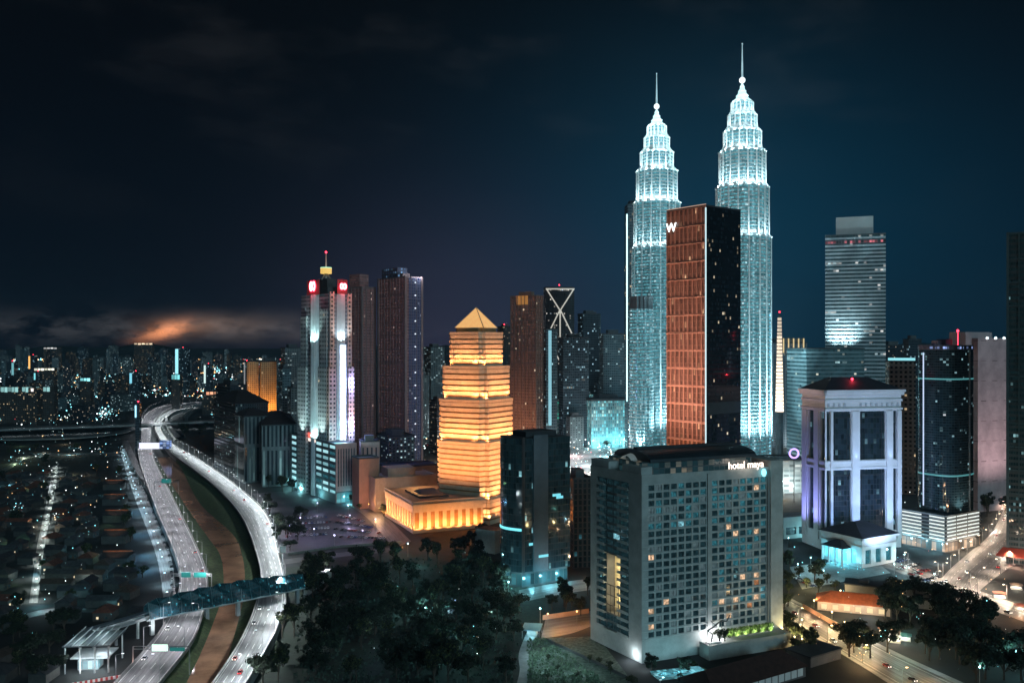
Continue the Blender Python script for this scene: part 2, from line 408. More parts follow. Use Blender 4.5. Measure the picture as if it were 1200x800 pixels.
WROWS = [((214, 808), (257, 808)), ((233, 770), (268, 768)), ((247, 737), (277, 735)), ((258, 706), (285, 702)), ((262, 680), (287, 675)), ((258, 650), (283, 648)), ((243, 628), (272, 625)), ((216, 590), (233, 588)), ((191, 550), (212, 548)), ((184, 536), (200, 535))]
LA, LB = edges(LROWS, 5.0); RA, RB = edges(RROWS, 5.0); WA, WB = edges(WROWS, 0.3)
wat = mat('river_water', (.30, .165, .10), .10, vs=.05, var=.35, bump=.10)
ribbon('river_water', WA, WB, .3, .3, wat)
def upto(pl, ylim): return [p for p in pl if p[1] < ylim]
ribbon('river_bank', resample(upto(LB, 1130), 60), resample(upto(WA, 1130), 60), 3.6, .28, GRASS)
ribbon('river_bank', resample(upto(WB, 1150), 60), resample(upto(RA, 1150), 60), .28, 3.2, GRASS)
ribbon('highway', LA, LB, 5, 5, ASPL, 0)
ribbon('highway', RA, RB, 5.05, 5.05, ASPL, 0)
parapet(LA, 5, 'pale concrete parapet along the outer village side of the river highway', 1); parapet(LB, 5, 'pale concrete parapet between the near highway and the brown river', -1)
parapet(RA, 5.05, 'concrete parapet on the river side of the bright far carriageway', 1); parapet(RB, 5.05, 'concrete parapet on the tower side of the bright far carriageway', -1)
for k, fr in enumerate((.05, .95)): marks('lane_marking', LA, LB, 5.02, fr); marks('lane_marking', RA, RB, 5.07, fr)
for fr in (.28, .51, .73): marks('lane_marking', LA, LB, 5.02, fr, (5, 8)); marks('lane_marking', RA, RB, 5.07, fr, (5, 8))
BA, BB = edges([((205, 513), (212, 511)), ((195, 498), (200, 498)), ((193.5, 487.5), (197, 488.5)), ((204, 478.3), (206.5, 480.6))], 5)
ribbon('ramp_road', BA, BB, 4.9, 4.9, ASPL, 0)
CA, CB = edges([((216.5, 494), (220.5, 494)), ((217, 485), (221, 486)), ((227, 477.5), (229, 479.5)), ((239, 473.5), (240, 475))], 5)
ribbon('ramp_road', CA, CB, 4.8, 4.8, ASPL, 0)
FA, FB = edges([((-25, 500.8), (-25, 504.6)), ((60, 498.4), (60, 501.6)), ((120, 496.6), (120, 499.6)), ((165, 495), (165, 497.6)), ((262, 491), (262, 493.6))], 10)
ribbon('flyover_road', FA, FB, 10, 10, ASPL, 8.2)
parapet(FB, 10, 'pale parapet of the flyover that crosses over the river highway', 1)
VA, VB = edges([((-25, 513), (-25, 515)), ((40, 512.6), (40, 514.4)), ((100, 510), (100, 512)), ((140, 505), (142, 507)), ((163, 497), (166, 499.5))], 7)
ribbon('ramp_road', VA, VB, 7, 7, ASPL, 5.6)
KA, KB = edges([((143, 517), (150, 516)), ((148, 530), (156, 529)), ((156, 546), (163, 543)), ((166, 562), (173, 558)), ((178, 580), (184, 578))], 4)
ribbon('ramp_road', KA, KB, 4, 4, ASPL, 0)
TA, TB = edges([((192, 712), (207, 712)), ((190, 690), (205, 690)), ((181, 644), (198, 644)), ((157, 581), (172, 581)), ((147, 550), (157, 550)), ((141, 528), (147, 528))], .05)
ribbon('frontage_street', TA, TB, .05, .05, ASPL)
UA, UB = edges([((34, 706), (44, 706)), ((39, 672), (48, 672)), ((44, 636), (53, 636)), ((52, 600), (60, 600)), ((58, 568), (66, 568)), ((62, 545), (68, 545))], .05)
ribbon('village_street', UA, UB, .05, .05, ASPL)
ribbon('village_street', *edges([((-10, 734), (-10, 740)), ((40, 716), (40, 722)), ((80, 712), (80, 717)), ((130, 714), (130, 718))], .06), .06, .06, ASPL)
ribbon('village_street', *edges([((-10, 556), (-10, 560)), ((10, 545), (12, 549)), ((30, 533), (34, 537)), ((100, 530), (100, 533)), ((140, 530), (140, 533))], .06), .06, .06, ASPL)
S1A, S1B = edges([((880, 680), (868, 692)), ((925, 703), (913, 716)), ((965, 724), (950, 740)), ((1045, 766), (1020, 782)), ((1135, 808), (1080, 818))], .05)
ribbon('main_street', S1A, S1B, .05, .05, ASPL); ribbon('footway', [tuple(Vector(p) + (Vector(p) - Vector(q)).normalized() * 4.5) for p, q in zip(S1A, S1B)], [tuple(Vector(p) + (Vector(p) - Vector(q)).normalized() * .4) for p, q in zip(S1A, S1B)], .14, .14, PAVE, 0); ribbon('footway', [tuple(Vector(q) + (Vector(q) - Vector(p)).normalized() * 3.5) for p, q in zip(S1A, S1B)], [tuple(Vector(q) + (Vector(q) - Vector(p)).normalized() * .4) for p, q in zip(S1A, S1B)], .14, .14, PAVE, 0); marks('lane_marking', S1A, S1B, .08, .5, (4, 5)); marks('lane_marking', S1A, S1B, .08, .06); marks('lane_marking', S1A, S1B, .08, .94)
S2A, S2B = edges([((1020, 650), (1012, 656)), ((1068, 664), (1060, 673)), ((1125, 684), (1118, 698)), ((1215, 715), (1212, 732))], .055)
ribbon('boulevard', S2A, S2B, .055, .055, ASPL); marks('lane_marking', S2A, S2B, .085, .5)
S3A, S3B = edges([((1086, 700), (1135, 712)), ((1108, 672), (1150, 690)), ((1132, 650), (1178, 668)), ((1158, 628), (1206, 648)), ((1172, 606), (1204, 612)), ((1178, 588), (1204, 590))], .06)
ribbon('boulevard', S3A, S3B, .06, .06, ASPL)
for fr in (.2, .4, .6, .8): marks('lane_marking', S3A, S3B, .09, fr, (4, 6))
ribbon('service_street', *edges([((608, 691), (608, 706)), ((650, 683), (650, 697)), ((696, 677), (696, 690))], .05), .05, .05, ASPL)
ribbon('service_street', *edges([((640, 722), (634, 748)), ((668, 718), (668, 742)), ((696, 715), (696, 732))], .05), .05, .05, ASPL)
ribbon('park_path', *edges([((617, 741), (631, 741)), ((608, 765), (620, 765)), ((609, 785), (620, 785)), ((604, 806), (616, 806))], .05), .05, .05, PAVE)
ribbon('service_street', *edges([((392, 570), (384, 577)), ((440, 595), (426, 603)), ((482, 634), (462, 642))], .05), .05, .05, ASPL)
ribbon('service_street', *edges([((332, 655), (332, 661)), ((400, 647), (400, 652)), ((472, 640), (472, 645))], .056), .056, .056, ASPH)
patch('car_park_ground', [(296, 578), (384, 572), (468, 634), (335, 648), (322, 612)], .03, ASPP)
patch('car_park_ground', [(1030, 660), (1058, 650), (1115, 686), (1088, 706)], .03, ASPH)
patch('forecourt_ground', [(925, 664), (1045, 648), (1060, 668), (940, 690)], .026, PAVE)
patch('park_lawn', [(335, 665), (470, 648), (600, 655), (640, 700), (632, 806), (280, 806), (318, 730)], .02, mat('park_grass', (.009, .016, .010), .95, vs=.3, var=.6))
patch('park_lawn', [(622, 748), (700, 745), (735, 790), (735, 806), (614, 806)], .024, mat('scrub_ground', (.10, .13, .10), .95, vs=.5, var=.6))
patch('town_ground', [(630, 500), (740, 500), (740, 560), (690, 600), (640, 560)], .02, mat('paved_town', (.13, .13, .13), .85, vs=.03, var=.4))
patch('town_ground', [(880, 488), (945, 488), (945, 600), (905, 600)], .02, MATS['paved_town'])
# ------------------------------------------------------------------ the humid night air
hz = MB(); hz.box(-5200, 5200, -120, 7000, -1.2, 520)
hm = bpy.data.materials.new('humid_air'); hm.use_nodes = True; ht = hm.node_tree; ht.nodes.clear()
pv_ = ht.nodes.new('ShaderNodeVolumePrincipled'); pv_.inputs['Color'].default_value = (.45, .74, .98, 1); pv_.inputs['Density'].default_value = 0.00005; pv_.inputs['Anisotropy'].default_value = .35
ho = ht.nodes.new('ShaderNodeOutputMaterial'); ht.links.new(pv_.outputs[0], ho.inputs['Volume'])
haze = hz.build('haze', hm); haze['kind'] = 'stuff'
# ================================================================== the twin spired towers
def star(r, n=96, ph=.2):
    """eight-pointed star with a lobe in every notch"""
    out = []
    for i in range(n):
        t = 2 * math.pi * i / n; q = (8 * (t + ph) / (2 * math.pi)) % 1.0; e = abs(q - .5) * 2      # e = 1 at a star point
        k = .85 + .15 * max(0, (e - .55) / .45) + (.105 * math.sqrt(max(0, 1 - (e / .5) ** 2)) if e < .5 else 0)
        out.append((r * k * math.cos(t), r * k * math.sin(t)))
    return out
TSTEEL = mat('tower_steel', (.52, .56, .58), .38, .35, var=.08)
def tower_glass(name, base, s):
    return facade(name, (.30, .36, .38), (.02, .05, .06), 2.2, 2.6, .86, .99, lit=.10, c1=(.75, .95, 1), c2=(.45, .92, 1), st=s * 1.3, row=.04, dim=base, dimc=(.20, .70, .82))  # glow of the glass stands in for floodlight on the shaft
def spired(px, Y, label, with_annex):
    k = 1.0 / F * Y; cx = X(px, Y)
    t = thing('spired_tower', label, 'skyscraper', (cx, Y, 0), 0, 'twin spired towers')
    sc = 353.0 / (353.0 if px > 800 else 318.0)
    ref = lambda py: Z(403 - (403 - py) * (318.0 / 353.0 if px < 800 else 1.0), Y)     # rows of the right-hand tower
    hw = lambda w: w * k * (318.0 / 353.0 if px < 800 else 1.0)
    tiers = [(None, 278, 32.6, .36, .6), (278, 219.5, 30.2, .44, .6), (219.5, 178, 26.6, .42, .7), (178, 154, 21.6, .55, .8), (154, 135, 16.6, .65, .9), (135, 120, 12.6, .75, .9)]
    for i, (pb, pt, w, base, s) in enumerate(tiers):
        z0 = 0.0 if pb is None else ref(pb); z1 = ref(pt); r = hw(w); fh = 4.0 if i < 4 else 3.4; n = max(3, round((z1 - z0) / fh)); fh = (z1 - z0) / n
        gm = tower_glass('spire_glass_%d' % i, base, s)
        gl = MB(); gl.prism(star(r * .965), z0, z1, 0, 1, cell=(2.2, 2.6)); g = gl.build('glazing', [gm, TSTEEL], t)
        rg = MB()
        for j in range(n):
            z = z0 + (j + .62) * fh
            rg.prism(star(r), z, z + fh * .36, 0, poly2=star(r * .992)); rg.prism(star(r * 1.028), z - .1, z + .22, 0)
        rg.prism(star(r * 1.05), z1 - 1.6, z1 + .2, 0)
        rg.build('sunshade_rings', TSTEEL, t)
        vf = MB()
        for q in range(16):
            th = math.pi * (q + .5) / 8 - .2; k2 = r * (1.01 if q % 2 else .97); vf.tube((k2 * math.cos(th), k2 * math.sin(th), z0), (k2 * math.cos(th), k2 * math.sin(th), z1 - 1), .75, .75, 5)
        vf.build('light_line_ribs', mat('rib_bright', (.75, .78, .80), .4, .2, var=.05), t)  # bright ribs added to stand in for vertical lines of light
        if i < 5:
            cp = MB(); rn = hw(tiers[i + 1][2])
            for q in range(3):
                f = 1 - q / 3.0; cp.prism(star(rn + (r * .98 - rn) * f), z1 + q * 2.0, z1 + q * 2.0 + 1.3, 0)
            cp.build('setback_roof', TSTEEL, t)
        # floodlights on the ledge below this tier, and along it
        if pb is not None:
            pw = [0, 19000, 25000, 20000, 14000, 10000][i]
            for q in range(9):
                th = math.pi + math.pi * (q + .5) / 9; rr = r * 1.03 + 6.5
                light('SPOT', pw * 1.05, (.68, .95, 1), (rr * math.cos(th), rr * math.sin(th), z0 - 2.5), (r * .8 * math.cos(th), r * .8 * math.sin(th), z0 + 22), .5, 110, .8, t)
    # crown: shrinking ring cones, ball and mast
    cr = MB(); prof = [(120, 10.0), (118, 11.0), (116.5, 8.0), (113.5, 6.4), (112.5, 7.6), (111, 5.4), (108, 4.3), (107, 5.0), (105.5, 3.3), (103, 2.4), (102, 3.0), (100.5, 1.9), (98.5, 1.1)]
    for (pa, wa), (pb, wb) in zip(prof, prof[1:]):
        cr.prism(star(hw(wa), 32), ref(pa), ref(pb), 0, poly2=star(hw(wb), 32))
    cr.build('crown', mat('crown_steel_glow', (.75, .8, .82), .4, .2, var=.05, em=(.62, .95, 1), es=.75, sample=False), t)  # floodlight on the crown steel put into its emission
    bl = MB(); bl.ball((0, 0, ref(94.3)), hw(3.6), 14, 8); bl.build('ring_ball', glow_mat('ball_lit', (.85, .98, 1), 1.5), t)
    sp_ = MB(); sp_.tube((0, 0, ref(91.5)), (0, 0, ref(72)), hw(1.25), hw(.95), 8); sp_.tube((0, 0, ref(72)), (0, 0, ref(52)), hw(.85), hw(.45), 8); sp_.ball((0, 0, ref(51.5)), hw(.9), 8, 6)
    sp_.build('spire_mast', mat('mast_steel_glow', (.7, .75, .78), .35, .4, var=.05, em=(.5, .85, .95), es=.3, sample=False), t)  # floodlit look of the mast put into its emission
    for q in range(5):
        th = math.pi * 1.1 + math.pi * .8 * q / 4; r = hw(13)
        light('SPOT', 12000, (.62, .95, 1), (r * math.cos(th), r * math.sin(th), ref(121)), (0, 0, ref(104)), .4, 90, .8, t)
    light('SPOT', 2500, (.7, .96, 1), (0, -hw(9), ref(104)), (0, 0, ref(75)), .3, 40, .8, t)
    if with_annex:
        r = hw(16.5); ax, ay = X(751.5, Y - 34) - cx, -34.0; a = MB(); rg = MB(); z1 = Z(362, Y - 34)
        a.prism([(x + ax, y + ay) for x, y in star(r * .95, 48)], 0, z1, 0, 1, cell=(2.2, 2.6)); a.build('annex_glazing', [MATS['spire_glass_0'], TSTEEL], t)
        n = round(z1 / 4.0)
        for j in range(n):
            z = (j + .6) * z1 / n; rg.prism([(x + ax, y + ay) for x, y in star(r, 48)], z, z + 1.35, 0); rg.prism([(x + ax, y + ay) for x, y in star(r * 1.03, 48)], z - .1, z + .2, 0)
        rg.build('annex_rings', TSTEEL, t)
        d = MB(); d.prism([(x + ax, y + ay) for x, y in star(r * .93, 48)], z1, z1 + 13, 0); d.prism([(x + ax, y + ay) for x, y in star(r, 48)], z1 + 13, z1 + 15, 0); d.build('annex_drum', mat('annex_drum', (.16, .17, .18), .5, .4, var=.1), t)
    for q in range(7):                                        # floods around the foot light the long shaft
        th = math.pi * 1.02 + math.pi * .96 * q / 6; rr = hw(32.6) + 26
        light('SPOT', 1150000, (.55, .92, 1), (rr * math.cos(th), rr * math.sin(th), 30), (0, 0, 185), 1.5, 75, .9, t)
    return t
spired(869.8, 1000, 'twin spired skyscraper standing behind the brown and black slab tower, the taller in view', False)
spired(769.5, 1110, 'twin spired skyscraper with the lit vertical strip at its side, partly behind the slab tower', True)

# a slim tower with a lit edge, just left of the twin
fr = Frame(735.5, 1240, 734.0, 757, 4, M=22); t = fr.th('slim_tower', 'slim dark tower with one bright cyan light strip down its edge', 'skyscraper')
mb = MB(); mb.box(0, fr.L, 0, fr.M, 0, Z(239, 1240), 0, 1, cell=(3, 4)); mb.build('curtain_wall', [facade('slim_glass', (.05, .06, .07), (.02, .03, .04), 3, 4, .8, .6, lit=.05), ROOFD], t)
mb = MB(); mb.box(-1.6, -.3, -1.2, 1.2, Z(470, 1240), Z(251, 1240)); mb.build('light_strip', glow_mat('edge_strip', (.45, .93, 1), 2.2), t)
mb = MB(); mb.box(4, fr.L - 3, 3, fr.M - 3, Z(239, 1240), Z(236, 1240) + 2); mb.build('plant_room', ROOFD, t)

# ================================================================== brown and black slab tower with the white letter
fr = Frame(827, 650, 781, 868, 38); L, M = fr.L, fr.M; HT = Z(241.5, 650); fc = faces(L, M)
t = fr.th('slab_tower', 'tall slab tower with brown lit side, black glass side and glowing white letter W', 'skyscraper')
bw = MB(); ops = []; nf = 19; fhh = HT / nf; nb = 9
for j in range(nf):
    for i in range(nb): ops.append((i * M / nb + .45, (i + 1) * M / nb - .45, j * fhh + 1.3, (j + 1) * fhh - .25))
holes(bw, fc['left'], M, 0, HT, ops, .9); bw.build('brown_facade', mat('brown_cladding', (.40, .19, .135), .6, vs=.3, var=.12), t)
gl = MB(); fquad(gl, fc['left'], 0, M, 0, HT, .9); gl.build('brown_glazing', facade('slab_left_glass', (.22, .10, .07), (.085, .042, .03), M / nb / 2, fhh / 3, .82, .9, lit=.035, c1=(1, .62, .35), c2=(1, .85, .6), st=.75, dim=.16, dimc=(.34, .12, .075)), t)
fn = MB()
for j in range(1, nf): fbox(fn, fc['left'], 0, M, j * fhh - .25, j * fhh + .45, -.55, 0)
fn.build('floor_ledges', mat('ledge_brown', (.50, .26, .19), .6, var=.1), t)
rg = MB(); fquad(rg, fc['front'], 0, L, 0, HT, 0); rg.build('black_glazing', facade('slab_black_glass', (.006, .010, .013), (.010, .017, .022), 1.7, HT / 76, .8, .62, lit=.03, c1=(1, .85, .6), c2=(.6, .9, 1), st=.8, rough=.06, wrough=.25), t)
fb = MB()
fquad(fb, fc['front'], 0, L, Z(486, 650), Z(472, 650), -.12); fb.build('mechanical_band', mat('mech_band', (.03, .038, .042), .6, .3, var=.2), t)
bk = MB(); fquad(bk, fc['back'], 0, L, 0, HT, 0); fquad(bk, fc['right'], 0, M, 0, HT, 0); bk.face([(0, 0, HT - 1.5), (L, 0, HT - 1.5), (L, M, HT - 1.5), (0, M, HT - 1.5)]); bk.build('back_wall', DARK, t)
cap = MB()
for a, b, c, d in ((0, L, 0, .5), (0, L, M - .5, M), (0, .5, .5, M - .5), (L - .5, L, .5, M - .5)): cap.box(a, b, c, d, HT, HT + 1.2)
cap.build('parapet', mat('parapet_dark', (.05, .05, .055), .5, var=.1), t)
ed = MB(); ed.box(-.55, .2, -.55, .2, 20, HT - 1); ed.build('corner_light', glow_mat('corner_strip', (.65, .93, 1), .75), t)
tl = MB(); fbox(tl, fc['left'], 0, M, HT + 1.2, HT + 1.7, .1, .5); tl.build('roofline_light', glow_mat('roof_strip', (1, .62, .45), .5), t)
put_text('letter_sign', 'W', 9.5, glow_mat('letter_lit', (.8, .98, 1), 3.0), t, fc['left'], 5.2, HT - 15.5, -.5)
for q in range(5): light('SPOT', 9000, (1, .46, .2), fr.w(-16, M * (q + .5) / 5, HT * .22), fr.w(0, M * (q + .5) / 5, HT * .42), 1.0, 100, .9)
for q in range(4): light('SPOT', 330000, (1, .64, .50), fr.w(-95, M * (q + .5) / 4, HT * .25), fr.w(0, M * (q + .5) / 4, HT * .68), 1.5, 90, .9)

# ================================================================== the golden stepped tower
Y0 = 745; GX, GYY = X(558, Y0 + 30), Y0 + 30.0
def notched(w, n1, n2):
    """square plan of half-width w with two stepped notches in each corner"""
    q = [(w, -n2 * w), (w, n2 * w), ((w + n1 * w) / 2 + .12 * w, n2 * w), ((w + n1 * w) / 2 + .12 * w, (n1 + n2) / 2 * w), (n1 * w, (n1 + n2) / 2 * w + 0), (n1 * w, n1 * w)]
    quarter = [(w, -n2 * w), (w, n2 * w), (n1 * w, n2 * w + (n1 - n2) * .45 * w), (n1 * w, n1 * w), (n2 * w + (n1 - n2) * .45 * w, n1 * w)]
    out = []
    for k in range(4):
        c, s = math.cos(k * math.pi / 2), math.sin(k * math.pi / 2)
        out += [(x * c - y * s, x * s + y * c) for x, y in quarter[1:]] if True else []
    return out
t = thing('stepped_tower', 'golden floodlit stepped tower with a lit glass pyramid on top', 'skyscraper', (GX, GYY, 0), R(-24))
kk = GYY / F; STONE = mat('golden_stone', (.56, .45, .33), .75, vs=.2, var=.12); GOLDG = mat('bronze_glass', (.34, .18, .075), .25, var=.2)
tiers = [(632, 580, 45.5), (580, 516, 43.0), (516, 468, 41.0), (468, 430, 37.5), (430, 391, 30.0)]
for i, (pb, pt, w_) in enumerate(tiers):
    r = w_ * kk * .90; z0 = max(0, Z(pb, GYY)); z1 = Z(pt, GYY); n = max(2, round((z1 - z0) / 4.4)); fh = (z1 - z0) / n
    po = lambda k, r=r: notched(r * k, .82, .60)
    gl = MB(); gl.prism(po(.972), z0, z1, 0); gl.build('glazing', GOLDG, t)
    bd = MB()
    for j in range(n): bd.prism(po(1.0), z0 + j * fh, z0 + j * fh + fh * .68, 0)
    bd.prism(po(1.015), z1 - 1.0, z1 + 1.4, 0); bd.build('stone_bands', STONE, t)
    rf = MB(); rf.prism(po(.96), z1 + .2, z1 + .6, 0); rf.build('terrace', STONE, t)
    pw = [15000, 25000, 20000, 19000, 17000][i]
    for q in range(14):
        th = math.pi * .72 + 1.6 * math.pi * q / 13 + R(24) - .3; rr = r * 1.16 + 2.0
        light('SPOT', pw, (1, .40, .15), (rr * math.cos(th), rr * math.sin(th), z0 + (2 if i else 6)), (r * .82 * math.cos(th), r * .82 * math.sin(th), z0 + 24), .5, 125, .9, t)
z = Z(391, GYY); r = 24 * kk * .84
mb = MB(); mb.prism(notched(r, .82, .6), z, Z(385, GYY), 0); mb.build('penthouse', GOLDG, t)
mb = MB(); mb.prism(notched(r * .98, .82, .6), Z(385, GYY), Z(384, GYY), 0); mb.build('penthouse_cornice', STONE, t)
py_ = MB(); r2 = 24 * kk * .78; zb, zt = Z(384, GYY), Z(360.5, GYY)
b4 = [(r2, -r2), (r2, r2), (-r2, r2), (-r2, -r2)]
for i in range(4):
    a, b = b4[i], b4[(i + 1) % 4]; py_.face([(*a, zb), (*b, zb), (0, 0, zt)], 0, [(0, 0), (2 * r2, 0), (r2, 24)])
py_.face([(*p, zb) for p in b4[::-1]])
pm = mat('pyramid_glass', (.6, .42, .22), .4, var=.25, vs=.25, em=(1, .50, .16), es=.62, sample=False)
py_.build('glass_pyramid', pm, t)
rb = MB()
for i in range(4): rb.tube((*b4[i], zb), (0, 0, zt + .4), .45, .3, 5)
rb.build('pyramid_ribs', STONE, t)
for q in range(6):
    th = math.pi * 1.0 + math.pi * q / 5 + R(24)
    light('SPOT', 170000, (1, .37, .115), (75 * math.cos(th), 75 * math.sin(th), 26), (0, 0, 85), 1.2, 70, .9, t)
# its floodlit annex
fr = Frame(484, 709, 451, 566, 24); L, M = fr.L, fr.M; fc = faces(L, M); ha = Z(589, 709)
t = fr.th('bank_annex', 'low golden floodlit annex with an open roof court beside the stepped tower', 'annex building')
wl = MB()
for k, LL in (('front', L), ('left', M)):
    nb = max(3, round(LL / 7)); ops = [(i * LL / nb + 1.6, (i + 1) * LL / nb - 1.6, 3.5, ha - 8) for i in range(nb)]
    holes(wl, fc[k], LL, 0, ha, ops, .8)
fquad(wl, fc['right'], 0, M, 0, ha, 0); fquad(wl, fc['back'], 0, L, 0, ha, 0); wl.build('stone_wall', STONE, t)
gl = MB(); fquad(gl, fc['front'], .5, L - .5, .5, ha - 1, .8); fquad(gl, fc['left'], .5, M - .5, .5, ha - 1, .8); gl.build('glazing', GOLDG, t)
for k, LL in (('front', L), ('left', M)):
    cn = MB(); fbox(cn, fc[k], -.8, LL + .8, ha - 3.0, ha - 1.6, -.8, -.01); cn.build('string_course', STONE, t)
    cn = MB(); fbox(cn, fc[k], -.5, LL + .5, ha - .6, ha + .8, -.5, .8); cn.build('cornice', STONE, t)
rf = MB(); rf.face([(0.5, .5, ha - .4), (L - .5, .5, ha - .4), (L - .5, M - .5, ha - .4), (.5, M - .5, ha - .4)]); rf.build('roof', mat('annex_roof', (.30, .24, .18), .85, var=.2), t)
ct = MB(); ct.box(L * .2, L * .62, M * .25, M * .75, ha - .3, ha + 1.0, 0); ct.build('roof_court', mat('court_dark', (.05, .05, .06), .6, var=.2), t)
mb = MB(); mb.prism([(L * .27, M * .36), (L * .55, M * .36), (L * .55, M * .62), (L * .27, M * .62)], ha + 1.02, ha + 4, poly2=[(L * .29, M * .48), (L * .53, M * .48), (L * .53, M * .50), (L * .29, M * .50)]); mb.build('skylight', mat('skylight_glass', (.12, .14, .2), .2, var=.1), t)
for k, LL in (('front', L), ('left', M)):
    for i in range(max(3, round(LL / 8))):
        a = (i + .5) * LL / max(3, round(LL / 8)); p = fc[k](a, 1.0, -4.5); q = fc[k](a, ha * .7, 0); light('SPOT', 17000, (1, .385, .115), p, q, .4, 130, .9, t)
light('SPOT', 30000, (1, .46, .14), (L * .5, M + 8, ha + 18), (L * .4, M * .5, ha), .5, 130, .9, t)

# ================================================================== hotel slab in the foreground
C = Vector((X(752, 421), 421)); Lf = Vector(P(692, 748)); Rt = Vector(P(901, 752.5)); HH = Z(560, 421)
u = (Rt - C); L = u.length; ua = math.atan2(u.y, u.x); v = Lf - C
t = thing('hotel_slab', 'pale grey hotel slab with a grid of windows, curved dark roof and glowing rooftop name', 'hotel', (C.x, C.y, 0), ua)
cu_, su_ = math.cos(-ua), math.sin(-ua); lv = (v.x * cu_ - v.y * su_, v.x * su_ + v.y * cu_); M = math.hypot(*lv); ld = (lv[0] / M, lv[1] / M)
HW = mat('hotel_wall', (.40, .41, .40), .8, vs=.12, var=.18)
ff = Face((0, 0), (1, 0), (0, 1)); fl = Face(lv, (-ld[0], -ld[1]), (ld[1] * 1, -ld[0]) if ld[1] > 0 else (1, 0))
ff_inner = 1.0
rows, zlo, zhi = 20, 11.0, HH - 3.2; rp = (zhi - zlo) / rows
cols = [3.2 + i * (L * .495 - 3.2) / 8 for i in range(8)]; cp = (L * .495 - 3.2) / 8
cols += [L * .53 + i * cp for i in range(8)]
ops = []
for j in range(rows):
    for c in cols: ops.append((c + cp * .12, c + cp * .88, zlo + j * rp + rp * .16, zlo + j * rp + rp * .86))
wl = MB(); holes(wl, ff, L, 0, HH, ops, .55)
wl.build('front_wall', HW, t)
rnd = random.Random(5)
def pane_mat(k):
    return [mat('pane_dark', (.012, .020, .024), .08, var=0, em=(.05, .16, .2), es=.10, sample=False), mat('pane_teal', (.02, .06, .075), .08, var=0, em=(.1, .5, .62), es=.16, sample=False), mat('pane_bright', (.05, .1, .12), .2, var=0, em=(.35, .85, 1), es=.55, sample=False),
            mat('pane_warm', (.2, .15, .1), .4, var=0, em=(1, .62, .38), es=.62, sample=False), mat('pane_curtain', (.16, .18, .18), .6, var=0, em=(.3, .45, .5), es=.10, sample=False), mat('pane_orange', (.2, .1, .05), .4, var=0, em=(1, .38, .16), es=.30, sample=False)][k]
def pane_kind(i, j):  # teal and bright kinds paint cyan reflections as glow
    r = rnd.random()
    if i >= 8:
        if r < .065: return 3
        if r < .08: return 5
        if r < .42 and (i in (11, 12, 13, 14) and 6 < j < 13 or j > 14): return 1
        if r < .46 and 8 <= j <= 12 and i in (10, 11, 12): return 2
        return 4 if r > .86 else (1 if r > .66 else 0)
    if j > 13 and r < .42: return 1
    if j in (14, 15) and r < .55: return 2
    if r < .02: return 3
    return 4 if r > .9 else 0
stuffs = MB(); cnt = 0; proto = {}
for j in range(rows):
    for i, c in enumerate(cols):
        o = ops[j * 16 + i]; k = pane_kind(i, j)
        if cnt < 100 and i < 5:
            mb = MB(); fquad(mb, ff, o[0], o[1], o[2], o[3], .5); wdw = mb.build('window', pane_mat(k), t)
            fm = MB(); fbox(fm, ff, (o[0] + o[1]) / 2 - .06, (o[0] + o[1]) / 2 + .06, o[2], o[3], .40, .49); fm.build('frame', DARK, wdw)
            if k in (2, 3, 5): wdw['label'] = {2: 'window with painted bright cyan reflection', 3: 'window lit warm white', 5: 'window lit orange'}[k]
            cnt += 1
        else: fquad(stuffs, ff, o[0], o[1], o[2], o[3], .5, k)
so_ = stuffs.build('window_panes', [pane_mat(k) for k in range(6)], t); so_['kind'] = 'stuff'
fls = MB()
for j in range(rows + 1): fbox(fls, ff, .4, L - 1.5, zlo + j * rp - .16, zlo + j * rp + .06, -.22, -.012)
fls.build('floor_ledges', mat('ledge_pale', (.50, .51, .50), .8, vs=.2, var=.15), t)
pl = MB(); pl.box(L * .497, L * .525, -.7, -.01, 8, HH, 0); pl.build('mid_pier', HW, t)
# left end: corner piers, balconies, dark windows and the lit void
def lbox(mb, a0, a1, z0, z1, d0, d1, m=0): fbox(mb, fl, a0, a1, z0, z1, d0, d1, m)
p1 = MB(); lbox(p1, M * .76, M, 0, HH, 0, 1.5); lbox(p1, 0, M * .13, 0, HH, 0, 1.5); lbox(p1, M * .13, M * .76, 0, 9, 0, 1.5); lbox(p1, M * .13, M * .76, HH - 3.5, HH, 0, 1.5); p1.build('end_pier', HW, t)
va, vb, vz0, vz1 = M * .30, M * .56, 17.0, 46.0
bk = MB(); holes(bk, Face(fl(0, 0, 1.2)[:2], fl.d, fl.n), M, 0, HH - 1, [(va, vb, vz0, vz1)], 5.0); bk.build('end_wall', mat('hotel_recess', (.13, .135, .135), .8, vs=.2, var=.15), t)
vd = MB(); fquad(vd, fl, va, vb, vz0, vz1, 6.2); vd.build('void_wall', mat('void_cream', (.72, .60, .36), .8, vs=.2, var=.1), t)
gr = MB()
for i in range(4): lbox(gr, va + .4 + i * (vb - va - .8) / 3 - .12, va + .4 + i * (vb - va - .8) / 3 + .12, vz0, vz0 + 14, .4, .6)
for i in range(3): lbox(gr, va + .3, vb - .3, vz0 + 4 + i * 5, vz0 + 4.3 + i * 5, .35, .65)
gr.build('void_lattice', DARK, t)
light('POINT', 900, (1, .82, .5), fl((va + vb) / 2, vz0 + 6, 3.0), None, .8, parent=t); light('POINT', 1100, (1, .85, .55), fl((va + vb) / 2, vz1 - 6, 3.0), None, .8, parent=t); light('POINT', 900, (1, .85, .55), fl((va + vb) / 2, (vz0 + vz1) / 2, 3.0), None, .8, parent=t)
nr = 20; bp_ = (HH - 3.5 - 9) / nr
